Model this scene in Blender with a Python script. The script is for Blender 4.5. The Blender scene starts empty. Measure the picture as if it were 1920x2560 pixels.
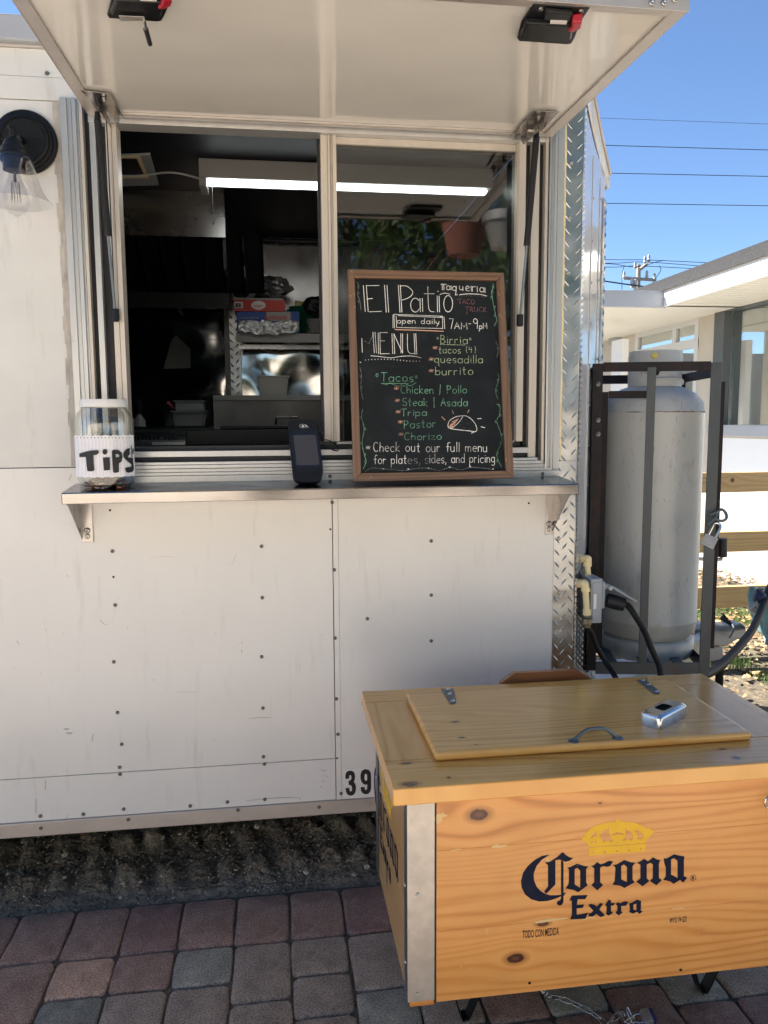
import bpy, bmesh, math, random
from mathutils import Vector, Matrix, noise
from mathutils.geometry import tessellate_polygon
R=math.radians
random.seed(7)
sc=bpy.context.scene
COL=sc.collection
# ---------------------------------------------------------------- camera
CAM=Vector((0,-2.40,1.50)); FPX=1950.0
yaw,pit,rol=R(7.9),R(6.5),R(.36)
fw=Vector((math.sin(yaw)*math.cos(pit),math.cos(yaw)*math.cos(pit),-math.sin(pit)))
r0=Vector((math.cos(yaw),-math.sin(yaw),0)); u0=r0.cross(fw)
rt=r0*math.cos(rol)-u0*math.sin(rol); up=u0*math.cos(rol)+r0*math.sin(rol)
cd=bpy.data.cameras.new('camera'); cam=bpy.data.objects.new('camera',cd); COL.objects.link(cam)
cam.matrix_world=Matrix(((rt.x,up.x,-fw.x,CAM.x),(rt.y,up.y,-fw.y,CAM.y),(rt.z,up.z,-fw.z,CAM.z),(0,0,0,1)))
cd.sensor_fit='HORIZONTAL'; cd.sensor_width=36; cd.lens=36*FPX/1920; cd.clip_start=.05; cd.clip_end=3000
sc.camera=cam
# ---------------------------------------------------------------- light
SD=Vector((-.87,.5,0)).normalized()*math.cos(R(43))+Vector((0,0,math.sin(R(43))))
wd=bpy.data.worlds.new('World'); sc.world=wd; wd.use_nodes=True
nt=wd.node_tree; bg=nt.nodes['Background']; sk=nt.nodes.new('ShaderNodeTexSky')
sk.sky_type='NISHITA'; sk.sun_disc=False; sk.sun_elevation=R(43); sk.sun_rotation=math.atan2(SD.x,SD.y)
sk.air_density=.85; sk.dust_density=.05; sk.ozone_density=5.0; sk.altitude=600
nt.links.new(sk.outputs[0],bg.inputs[0]); bg.inputs[1].default_value=.052
sl=bpy.data.lights.new('sun','SUN'); sl.energy=5.0; sl.angle=R(.5); sl.color=(1,.93,.83)
so=bpy.data.objects.new('sun',sl); COL.objects.link(so); so.rotation_euler=SD.to_track_quat('Z','Y').to_euler()
so.location=(-6,4,9)
sc.view_settings.view_transform='Standard'; sc.view_settings.look='None'
sc.view_settings.exposure=2.15; sc.view_settings.gamma=1
sc.view_settings.use_curve_mapping=False
# ---------------------------------------------------------------- pixel to place
def ray(x,y): return fw+rt*((x-960)/FPX)-up*((y-1280)/FPX)
def AY(x,y,Y=0): d=ray(x,y); return CAM+d*((Y-CAM.y)/d.y)
def AZ(x,y,Z=0): d=ray(x,y); return CAM+d*((Z-CAM.z)/d.z)
def AX(x,y,X): d=ray(x,y); return CAM+d*((X-CAM.x)/d.x)
def AP(x,y,p0,n): d=ray(x,y); return CAM+d*((p0-CAM).dot(n)/d.dot(n))
def CR(ox,oy,s): return lambda x,y:(ox+x/s,oy+y/s)
# ---------------------------------------------------------------- materials
def nodes(name):
    m=bpy.data.materials.new(name); m.use_nodes=True
    return m,m.node_tree,m.node_tree.nodes['Principled BSDF']
def link(t,a,b): t.links.new(a,b)
def texco(t,scale=(1,1,1),kind='Object'):
    tc=t.nodes.new('ShaderNodeTexCoord'); mp=t.nodes.new('ShaderNodeMapping'); mp.inputs['Scale'].default_value=scale
    link(t,tc.outputs[kind],mp.inputs[0]); return mp.outputs[0]
def nz(t,vec,scale,detail=4,rough=.55,dist=0):
    n=t.nodes.new('ShaderNodeTexNoise'); n.inputs['Scale'].default_value=scale; n.inputs['Detail'].default_value=detail
    n.inputs['Roughness'].default_value=rough; n.inputs['Distortion'].default_value=dist
    link(t,vec,n.inputs['Vector']); return n.outputs['Fac']
def ramp(t,fac,stops):
    r=t.nodes.new('ShaderNodeValToRGB'); e=r.color_ramp.elements
    while len(e)<len(stops): e.new(.5)
    for i,(p,c) in enumerate(stops):
        e[i].position=p; e[i].color=(c if len(c)==4 else (*c,1)) if not isinstance(c,(int,float)) else (c,c,c,1)
    link(t,fac,r.inputs[0]); return r.outputs[0]
def mixc(t,f,a,b,mode='MIX'):
    m=t.nodes.new('ShaderNodeMix'); m.data_type='RGBA'; m.blend_type=mode
    for k,s in ((0,f),(6,a),(7,b)):
        if hasattr(s,'is_output'): link(t,s,m.inputs[k])
        else: m.inputs[k].default_value=s if k==0 else (*s,1)
    return m.outputs[2]
def bump(t,b,h,strength,dist=.01,prev=None):
    n=t.nodes.new('ShaderNodeBump'); n.inputs['Strength'].default_value=strength; n.inputs['Distance'].default_value=dist
    link(t,h,n.inputs['Height'])
    if prev: link(t,prev,n.inputs['Normal'])
    link(t,n.outputs[0],b.inputs['Normal']); return n.outputs[0]
def pm(name,col,rough=.5,metal=0,var=0,vs=6,vst=(1,1,1),dirt=None,bs=0,bstr=0,bdist=.002,bst=(1,1,1),wav=0,wscale=2.5,coat=0,spec=.5,rvar=0,random_obj=0):
    m,t,b=nodes(name)
    b.inputs['Roughness'].default_value=rough; b.inputs['Metallic'].default_value=metal
    b.inputs['Specular IOR Level'].default_value=spec; b.inputs['Coat Weight'].default_value=coat
    c=None
    if var:
        f=nz(t,texco(t,vst),vs,5)
        c=ramp(t,f,[(.3,tuple(x*(1-var) for x in col)),(.7,tuple(min(1,x*(1+var)) for x in col))])
    if dirt:
        f=nz(t,texco(t,dirt.get('st',(1,1,1))),dirt['s'],6,.65)
        msk=ramp(t,f,[(dirt.get('lo',.55),0),(dirt.get('hi',.75),1)])
        mu=t.nodes.new('ShaderNodeMath'); mu.operation='MULTIPLY'; mu.inputs[1].default_value=dirt.get('a',.6)
        link(t,msk,mu.inputs[0])
        c=mixc(t,mu.outputs[0],c if c else col,dirt['c'])
    if random_obj:
        oi=t.nodes.new('ShaderNodeObjectInfo'); rr=ramp(t,oi.outputs['Random'],[(0,1-random_obj),(1,1)])
        c=mixc(t,1.0,c if c else col,rr,'MULTIPLY')
    if c: link(t,c,b.inputs['Base Color'])
    else: b.inputs['Base Color'].default_value=(*col,1)
    if rvar:
        rf=nz(t,texco(t),9,4); rr=ramp(t,rf,[(.3,max(.02,rough-rvar)),(.7,rough+rvar)]); link(t,rr,b.inputs['Roughness'])
    p=None
    if wav: p=bump(t,b,nz(t,texco(t),wscale,1),wav,.05)
    if bstr: bump(t,b,nz(t,texco(t,bst),bs,5),bstr,bdist,p)
    return m
M={}
M['white']=pm('white_wall_paint',(.71,.705,.68),.26,0,.03,3,dirt=dict(s=7,st=(3,3,.5),lo=.58,hi=.80,a=.40,c=(.40,.36,.30)),wav=.22,wscale=2.2,bs=260,bstr=.04,bdist=.001,coat=.15)
M['whiteold']=pm('aged_white_paint',(.64,.64,.61),.42,0,.05,5,dirt=dict(s=9,st=(2,2,.35),lo=.55,hi=.8,a=.5,c=(.34,.30,.25)),wav=.06,bs=200,bstr=.05,bdist=.001)
M['awn']=pm('white_awning_sheet',(.68,.67,.64),.10,0,.02,3,dirt=dict(s=14,st=(2,1,1),lo=.70,hi=.82,a=.5,c=(.35,.28,.22)),wav=.16,wscale=3.0,bs=300,bstr=.015,bdist=.001,coat=.4)
M['nose']=pm('glossy_white_nose_sheet',(.68,.69,.70),.08,0,.02,3,wav=.35,wscale=3.2,coat=.6)
M['alu']=pm('mill_aluminium',(.62,.63,.63),.34,1,.07,14,(1,1,.15),bs=120,bstr=.06,bdist=.001,bst=(1,1,.05),rvar=.07)
M['alub']=pm('anodised_frame_aluminium',(.50,.51,.51),.32,.55,.06,12,(3,3,.2),dirt=dict(s=20,lo=.62,hi=.8,a=.4,c=(.25,.22,.18)))
M['beige']=pm('beige_window_sash_metal',(.55,.51,.45),.38,.35,.05,10,(3,3,.3),dirt=dict(s=26,lo=.62,hi=.8,a=.5,c=(.25,.19,.13)))
M['ss']=pm('brushed_stainless_steel',(.36,.345,.335),.26,1,.06,10,(.2,3,3),bs=200,bstr=.05,bdist=.0006,bst=(.03,1,1),wav=.06,wscale=6,rvar=.05)
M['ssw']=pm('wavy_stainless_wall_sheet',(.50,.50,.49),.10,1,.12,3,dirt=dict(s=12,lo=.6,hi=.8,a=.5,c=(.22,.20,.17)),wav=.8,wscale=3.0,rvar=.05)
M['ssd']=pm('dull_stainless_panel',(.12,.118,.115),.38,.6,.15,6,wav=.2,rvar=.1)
M['tread']=pm('diamond_tread_aluminium',(.43,.44,.44),.32,1,.10,18,dirt=dict(s=30,lo=.58,hi=.75,a=.45,c=(.22,.22,.22)),wav=.30,wscale=7,rvar=.06)
M['rail']=pm('dull_aluminium_rail',(.60,.56,.53),.42,.75,.08,12,(.3,1,1),dirt=dict(s=20,lo=.6,hi=.8,a=.4,c=(.26,.22,.18)))
M['rubber']=pm('black_rubber',(.012,.013,.016),.55,0,.2,20)
M['blackp']=pm('black_plastic',(.008,.009,.011),.42,0,.1,20,bs=300,bstr=.05,bdist=.0005,spec=.3)
M['bmetal']=pm('black_painted_metal',(.009,.010,.011),.42,0,.1,12,spec=.22)
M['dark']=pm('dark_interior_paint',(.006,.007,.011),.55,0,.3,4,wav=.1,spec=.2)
M['darkf']=pm('dark_filter_metal',(.012,.012,.013),.4,.5,.2,10)
M['screw']=pm('zinc_screw_head',(.42,.42,.40),.35,1,.2,60)
M['screwd']=pm('dark_rivet',(.16,.16,.16),.4,.9,.2,60)
M['hole']=pm('empty_screw_hole',(.004,.004,.004),.9)
M['red']=pm('red_release_lever',(.35,.015,.03),.3,0,.05)
M['sil']=pm('dirty_sealant',(.42,.39,.34),.6,0,.25,18,(4,4,1.2),bs=80,bstr=.4)
M['pvc']=pm('cream_pvc_pipe',(.80,.68,.38),.33,0,.04,12,dirt=dict(s=30,lo=.62,hi=.8,a=.4,c=(.35,.27,.16)))
M['brassd']=pm('tarnished_brass_fitting',(.20,.17,.11),.5,.8,.25,40,bs=90,bstr=.3)
M['hose']=pm('grey_black_hose_rubber',(.010,.011,.011),.55,0,.2,20,spec=.25)
M['gbox']=pm('grey_electrical_plastic',(.33,.36,.38),.42,0,.05,10,dirt=dict(s=40,lo=.62,hi=.72,a=.5,c=(.12,.10,.09)))
M['cage']=pm('grey_painted_cage_steel',(.058,.070,.074),.5,.0,.15,16,(1,1,.4),dirt=dict(s=14,lo=.58,hi=.75,a=.6,c=(.09,.04,.022)),bs=60,bstr=.15)
M['caged']=pm('rusty_dark_cage_steel',(.016,.014,.016),.6,0,.3,14,dirt=dict(s=12,lo=.52,hi=.72,a=.7,c=(.055,.022,.014)),bs=60,bstr=.2,spec=.25)
M['cloth']=pm('pale_blue_cloth',(.24,.42,.46),.9,0,.1,20,bs=200,bstr=.3)
M['paper']=pm('white_paper',(.80,.80,.82),.85,0,.02,20,wav=.3,wscale=14)
M['ink']=pm('black_marker_ink',(.012,.012,.014),.6,0,.2,60)
M['board']=pm('black_chalkboard',(.006,.009,.011),.6,0,.35,7,dirt=dict(s=9,lo=.50,hi=.85,a=.22,c=(.06,.07,.075)),spec=.25)
M['decal']=pm('navy_print',(.006,.010,.030),.6,0,.15,40,dirt=dict(s=55,lo=.68,hi=.74,a=.6,c=(.5,.27,.1)),spec=.15)
M['gold']=pm('yellow_print',(.72,.43,.012),.45,0,.05,40,dirt=dict(s=50,lo=.68,hi=.76,a=.6,c=(.5,.27,.1)))
M['greyfascia']=pm('grey_fascia_metal',(.36,.38,.41),.5,0,.03,1)
M['fascia']=pm('white_fascia_metal',(.80,.80,.80),.5,0,.02,1)
M['stucco']=pm('beige_stucco',(.50,.46,.40),.9,0,.05,2,bs=60,bstr=.3)
M['soffit']=pm('vinyl_soffit',(.62,.60,.54),.6)
M['wframe']=pm('dark_grey_window_frame',(.10,.11,.12),.5,.2)
M['wtrim']=pm('white_window_trim',(.60,.60,.60),.4)
M['door']=pm('pale_door_paint',(.58,.58,.58),.4)
M['shingle']=pm('asphalt_shingle',(.018,.018,.019),.9,0,.5,9,(1,1,6),bs=40,bstr=.6,bdist=.01)
M['concrete']=pm('pale_concrete',(.33,.315,.285),.9,0,.10,1.5,dirt=dict(s=3,lo=.5,hi=.8,a=.3,c=(.30,.27,.23)),bs=80,bstr=.2)
M['pole']=pm('weathered_pole_wood',(.30,.27,.23),.9,0,.15,6,(6,6,.5))
M['wire']=pm('cable_black',(.03,.035,.04),.7)
M['bark']=pm('bark',(.10,.075,.055),.95,0,.3,6,(4,4,1),bs=20,bstr=.6)
M['coupler']=pm('silver_painted_cast_steel',(.40,.42,.43),.35,.55,.1,8,bs=50,bstr=.1)
M['chrome']=pm('chromed_steel',(.55,.55,.55),.17,1,.05,20,dirt=dict(s=60,lo=.62,hi=.75,a=.5,c=(.2,.2,.19)),rvar=.05)
M['galv']=pm('galvanised_sheet',(.50,.48,.45),.50,.8,.10,35,dirt=dict(s=60,st=(1,1,.15),lo=.6,hi=.8,a=.3,c=(.30,.27,.24)),rvar=.08)
M['galvd']=pm('dark_galvanised_sheet',(.13,.16,.18),.42,.7,.15,30)
M['bluebox']=pm('blue_carton',(.008,.06,.28),.55)
M['redbox']=pm('red_carton',(.50,.035,.025),.55)
M['greyc']=pm('grey_carton',(.32,.32,.32),.6)
M['foil']=pm('crumpled_foil',(.82,.82,.82),.33,.85,.05,10,wav=.4,wscale=22)
M['green']=pm('green_plastic_bowl',(.006,.09,.05),.35)
M['wplate']=pm('white_plate',(.5,.5,.5),.4)
M['yellowbag']=pm('yellow_seasoning_bag',(.30,.24,.06),.4,0,.3,10)
M['bagc']=pm('clear_dark_plastic_bag',(.10,.10,.10),.2,0,.6,12,wav=1,wscale=14,coat=.5)
M['tub']=pm('translucent_tub',(.34,.34,.32),.35)
M['screen']=pm('unlit_screen',(.055,.052,.050),.18,0,.05,3)
M['shelfw']=pm('white_shelf_edge',(.30,.30,.29),.5)
M['terra']=pm('terracotta_clay',(.26,.10,.065),.9)
M['coin']=pm('mixed_coins',(.42,.34,.27),.35,1,.4,60,random_obj=0)
M['copper']=pm('copper_coin',(.45,.17,.09),.35,1,.2,60)
M['leafdry']=pm('dry_fallen_leaves',(.34,.20,.10),.8,0,.6,3)
M['label']=pm('white_sticker',(.72,.72,.70),.5)

def emis(name,col,st):
    m,t,b=nodes(name); b.inputs['Base Color'].default_value=(.8,.8,.8,1)
    b.inputs['Emission Color'].default_value=(*col,1); b.inputs['Emission Strength'].default_value=st; return m
M['tube']=emis('lit_fluorescent_tube',(.95,1,.98),2.6)
def glassy(name,tint,refl,rough=.0,ior=1.5):
    m=bpy.data.materials.new(name); m.use_nodes=True; t=m.node_tree; t.nodes.clear()
    o=t.nodes.new('ShaderNodeOutputMaterial'); tr=t.nodes.new('ShaderNodeBsdfTransparent'); tr.inputs[0].default_value=(*tint,1)
    g=t.nodes.new('ShaderNodeBsdfGlossy'); g.inputs['Roughness'].default_value=rough; g.inputs['Color'].default_value=(1,1,1,1)
    fr=t.nodes.new('ShaderNodeLayerWeight'); fr.inputs[0].default_value=.5
    pw=t.nodes.new('ShaderNodeMath'); pw.operation='POWER'; pw.inputs[1].default_value=4.5; link(t,fr.outputs['Facing'],pw.inputs[0])
    mu=t.nodes.new('ShaderNodeMath'); mu.operation='MULTIPLY_ADD'; mu.inputs[1].default_value=.9; mu.inputs[2].default_value=.042*refl; mu.use_clamp=True
    link(t,pw.outputs[0],mu.inputs[0]); mx=t.nodes.new('ShaderNodeMixShader')
    link(t,mu.outputs[0],mx.inputs[0]); link(t,tr.outputs[0],mx.inputs[1]); link(t,g.outputs[0],mx.inputs[2]); link(t,mx.outputs[0],o.inputs[0])
    return m
M['pane']=glassy('tinted_window_glass',(.62,.64,.64),1.15,.02)
M['bglass']=glassy('building_glass',(.70,.76,.73),9)
M['jar']=glassy('clear_jar_plastic',(.93,.94,.94),1.5,.03)
M['shade']=glassy('clear_lamp_glass',(.95,.95,.95),1.0)
# translucent foliage
def leafm(name,c1,c2):
    m,t,b=nodes(name); oi=texco(t); f=nz(t,oi,1.4,3); c=ramp(t,f,[(.35,c1),(.65,c2)]); link(t,c,b.inputs['Base Color'])
    b.inputs['Roughness'].default_value=.5
    tr=t.nodes.new('ShaderNodeBsdfTranslucent'); link(t,c,tr.inputs[0]); mx=t.nodes.new('ShaderNodeMixShader'); mx.inputs[0].default_value=.35
    o=t.nodes['Material Output']; link(t,b.outputs[0],mx.inputs[1]); link(t,tr.outputs[0],mx.inputs[2]); link(t,mx.outputs[0],o.inputs[0]); return m
M['leaf']=leafm('tree_leaves',(.035,.07,.018),(.10,.16,.04))
M['grass']=leafm('grass_blades',(.06,.12,.025),(.16,.24,.06))
# chalk
def chalk(name,col,lo=.38):
    m,t,b=nodes(name); f=nz(t,texco(t),420,3,.7); c=ramp(t,f,[(lo,(.03,.035,.04)),(lo+.14,col)])
    f2=nz(t,texco(t),11,2); c2=mixc(t,ramp(t,f2,[(.30,.7),(.5,0)]),c,(.035,.045,.05))
    link(t,c2,b.inputs['Base Color']); b.inputs['Roughness'].default_value=.95; return m
M['ckw']=chalk('white_chalk',(.80,.80,.76),.30); M['ckg']=chalk('green_chalk',(.22,.52,.33)); M['cky']=chalk('pale_green_chalk',(.46,.58,.36))
M['ckp']=chalk('pink_chalk',(.42,.17,.20),.45); M['cko']=chalk('orange_chalk',(.80,.45,.30),.25); M['ckf']=chalk('faint_chalk',(.30,.32,.32),.42)
# soil, ground
def soil():
    m,t,b=nodes('loose_soil'); v=texco(t)
    a=nz(t,v,9,8,.7); c=ramp(t,a,[(.3,(.13,.105,.075)),(.5,(.32,.26,.185)),(.7,(.52,.44,.33))])
    s=nz(t,v,110,5,.75); c2=mixc(t,ramp(t,s,[(.56,0),(.64,1)]),c,(.52,.44,.34)); s0=nz(t,v,70,5,.8); c2=mixc(t,ramp(t,s0,[(.36,.8),(.46,0)]),c2,(.035,.028,.02)); link(t,c2,b.inputs['Base Color'])
    b.inputs['Roughness'].default_value=.95
    p=bump(t,b,nz(t,v,40,8,.7),.9,.02); bump(t,b,s,.8,.006,p); return m
M['soil']=soil()
def groundm():
    m,t,b=nodes('dry_ground_with_thin_grass'); v=texco(t)
    a=nz(t,v,1.1,6,.6); g=nz(t,v,26,6,.7)
    c=ramp(t,a,[(.35,(.065,.052,.04)),(.5,(.11,.09,.065)),(.62,(.05,.065,.022))])
    c2=mixc(t,ramp(t,g,[(.45,0),(.62,1)]),c,(.19,.155,.10)); link(t,c2,b.inputs['Base Color'])
    b.inputs['Roughness'].default_value=.95; bump(t,b,g,.8,.03); return m
M['ground']=groundm()
def paver(name,c1,c2,c3):
    m,t,b=nodes(name); v=texco(t,(1,1,1),'Object')
    oi=t.nodes.new('ShaderNodeObjectInfo'); ad=t.nodes.new('ShaderNodeVectorMath'); ad.operation='ADD'
    sc_=t.nodes.new('ShaderNodeVectorMath'); sc_.operation='SCALE'; sc_.inputs[3].default_value=.37
    link(t,oi.outputs['Location'],sc_.inputs[0]); link(t,v,ad.inputs[0]); link(t,sc_.outputs[0],ad.inputs[1]); vv=ad.outputs[0]
    f=nz(t,vv,11,6,.6); c=ramp(t,f,[(.3,c1),(.5,c2),(.72,c3)])
    s=nz(t,vv,210,2,.5); c=mixc(t,ramp(t,s,[(.40,.55),(.55,0)]),c,(.03,.028,.026))
    s2=nz(t,vv,150,2,.5); c=mixc(t,ramp(t,s2,[(.70,0),(.74,.8)]),c,(.34,.31,.28))
    s3=nz(t,vv,28,5,.7); c=mixc(t,ramp(t,s3,[(.52,0),(.72,.55)]),c,(.34,.29,.24))
    s4=nz(t,vv,7,6,.75,.6); c=mixc(t,ramp(t,s4,[(.58,0),(.68,.35)]),c,(.07,.06,.055))
    link(t,c,b.inputs['Base Color']); b.inputs['Roughness'].default_value=.82
    p=bump(t,b,nz(t,vv,24,4),.35,.006); bump(t,b,s,.5,.0015,p); return m
PV=[paver('paver_red_brown',(0.225,0.132,0.102),(0.332,0.204,0.154),(0.425,0.273,0.204)),
    paver('paver_dark_red',(0.197,0.112,0.091),(0.277,0.155,0.125),(0.345,0.214,0.165)),
    paver('paver_brown_grey',(0.232,0.180,0.136),(0.342,0.261,0.200),(0.437,0.345,0.262)),
    paver('paver_grey',(0.212,0.201,0.170),(0.325,0.300,0.245),(0.463,0.423,0.322)),
    paver('paver_tan',(0.457,0.343,0.210),(0.619,0.459,0.283),(0.732,0.563,0.362)),
    paver('paver_salmon',(0.395,0.233,0.162),(0.553,0.342,0.235),(0.665,0.431,0.302)),
    paver('paver_charcoal',(0.145,0.142,0.123),(0.225,0.215,0.181),(0.299,0.280,0.228))]
M['joint']=pm('joint_sand',(.10,.085,.068),.95,0,.4,60,bs=200,bstr=.6)
def farpave():
    m,t,b=nodes('distant_paving'); br=t.nodes.new('ShaderNodeTexBrick'); link(t,texco(t),br.inputs['Vector'])
    br.inputs['Scale'].default_value=3.1; br.inputs['Color1'].default_value=(.54,.46,.38,1); br.inputs['Color2'].default_value=(.60,.53,.45,1)
    br.inputs['Mortar'].default_value=(.12,.10,.09,1); br.inputs['Mortar Size'].default_value=.02; link(t,br.outputs[0],b.inputs['Base Color'])
    b.inputs['Roughness'].default_value=.9; return m
M['farpave']=farpave()
def pine(name,dark,mid,light,knots=(),axes='xz',rough=.28,scale=1.0,spread=0,endgrain=False,seed=0):
    """varnished pine; grain runs along axes[0]; knots: (a,b,ra,rb) in object coordinates of the two axes"""
    m,t,b=nodes(name); tc=t.nodes.new('ShaderNodeTexCoord'); sp=t.nodes.new('ShaderNodeSeparateXYZ'); link(t,tc.outputs['Object'],sp.inputs[0])
    def mth(op,x,y=None,z=None):
        n=t.nodes.new('ShaderNodeMath'); n.operation=op
        for i,s in enumerate((x,y,z)):
            if s is None: continue
            if hasattr(s,'is_output'): link(t,s,n.inputs[i])
            else: n.inputs[i].default_value=s
        return n.outputs[0]
    ix={'x':0,'y':1,'z':2}; A=sp.outputs[ix[axes[0]]]; B=sp.outputs[ix[axes[1]]]
    km=None; rg=None; push=None
    for (a,bb,ra,rb) in knots:
        dx=mth('MULTIPLY',mth('SUBTRACT',A,a),1/ra); dz=mth('MULTIPLY',mth('SUBTRACT',B,bb),1/rb)
        d2=mth('ADD',mth('MULTIPLY',dx,dx),mth('MULTIPLY',dz,dz)); d=mth('SQRT',d2)
        g=mth('DIVIDE',dz,mth('ADD',mth('MULTIPLY',d2,.22),1.0)); g=mth('MULTIPLY',g,rb*1.6)
        push=g if push is None else mth('ADD',push,g)
        km=d if km is None else mth('MINIMUM',km,d)
    Bp=B if push is None else mth('SUBTRACT',B,push)
    cb=t.nodes.new('ShaderNodeCombineXYZ'); link(t,mth('MULTIPLY',A,1.0),cb.inputs[0]); link(t,mth('MULTIPLY',Bp,9.0),cb.inputs[1]); cb.inputs[2].default_value=seed
    low=nz(t,cb.outputs[0],.9*scale,2,.4)
    ph=mth('ADD',mth('MULTIPLY',Bp,95.0*scale),mth('MULTIPLY',low,20.0))
    sn=mth('ADD',mth('MULTIPLY',mth('SINE',mth('MULTIPLY',ph,3.0)),.5),.5); sn=mth('POWER',sn,2.2)
    cb2=t.nodes.new('ShaderNodeCombineXYZ'); link(t,mth('MULTIPLY',A,3.0),cb2.inputs[0]); link(t,mth('MULTIPLY',Bp,240.0),cb2.inputs[1]); cb2.inputs[2].default_value=seed
    fine=nz(t,cb2.outputs[0],1.0,4,.6)
    amp=ramp(t,nz(t,cb.outputs[0],.8,2),[(.35,.25),(.65,1)])
    f=mth('ADD',mth('MULTIPLY',mth('MULTIPLY',sn,amp),.56),mth('MULTIPLY',fine,.35))
    c=ramp(t,f,[(.08,light),(.45,mid),(.95,dark)])
    blot=nz(t,tc.outputs['Object'],6,4); c=mixc(t,ramp(t,blot,[(.45,0),(.75,.35)]),c,tuple(x*.75 for x in mid))
    scr=t.nodes.new('ShaderNodeMapping'); scr.inputs['Scale'].default_value=(1,1,1); link(t,tc.outputs['Object'],scr.inputs[0])
    sf=nz(t,scr.outputs[0],55,2,.4,1.5); c=mixc(t,ramp(t,sf,[(.72,0),(.75,.35)]),c,(.62,.42,.22))
    if km is not None:
        c=mixc(t,ramp(t,km,[(1.0/3.0,.55),(.75,0)] ) if False else ramp(t,mth('MULTIPLY',km,.33),[(.33,.7),(.62,0)]),c,tuple(x*.62 for x in dark))
        kn=nz(t,tc.outputs['Object'],90,3); kk=mth('ADD',km,mth('MULTIPLY',mth('SUBTRACT',kn,.5),.5))
        c=mixc(t,ramp(t,kk,[(.90,1),(1.02,0)]),c,(.065,.018,.008))
        c=mixc(t,ramp(t,kk,[(.30,.7),(.5,0)]),c,(.14,.055,.025))
    link(t,c,b.inputs['Base Color']); b.inputs['Roughness'].default_value=rough; b.inputs['Coat Weight'].default_value=.25; b.inputs['Coat Roughness'].default_value=.18
    p=bump(t,b,f,.12,.001); bump(t,b,nz(t,tc.outputs['Object'],30,3),.12,.004,p)
    return m
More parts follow.
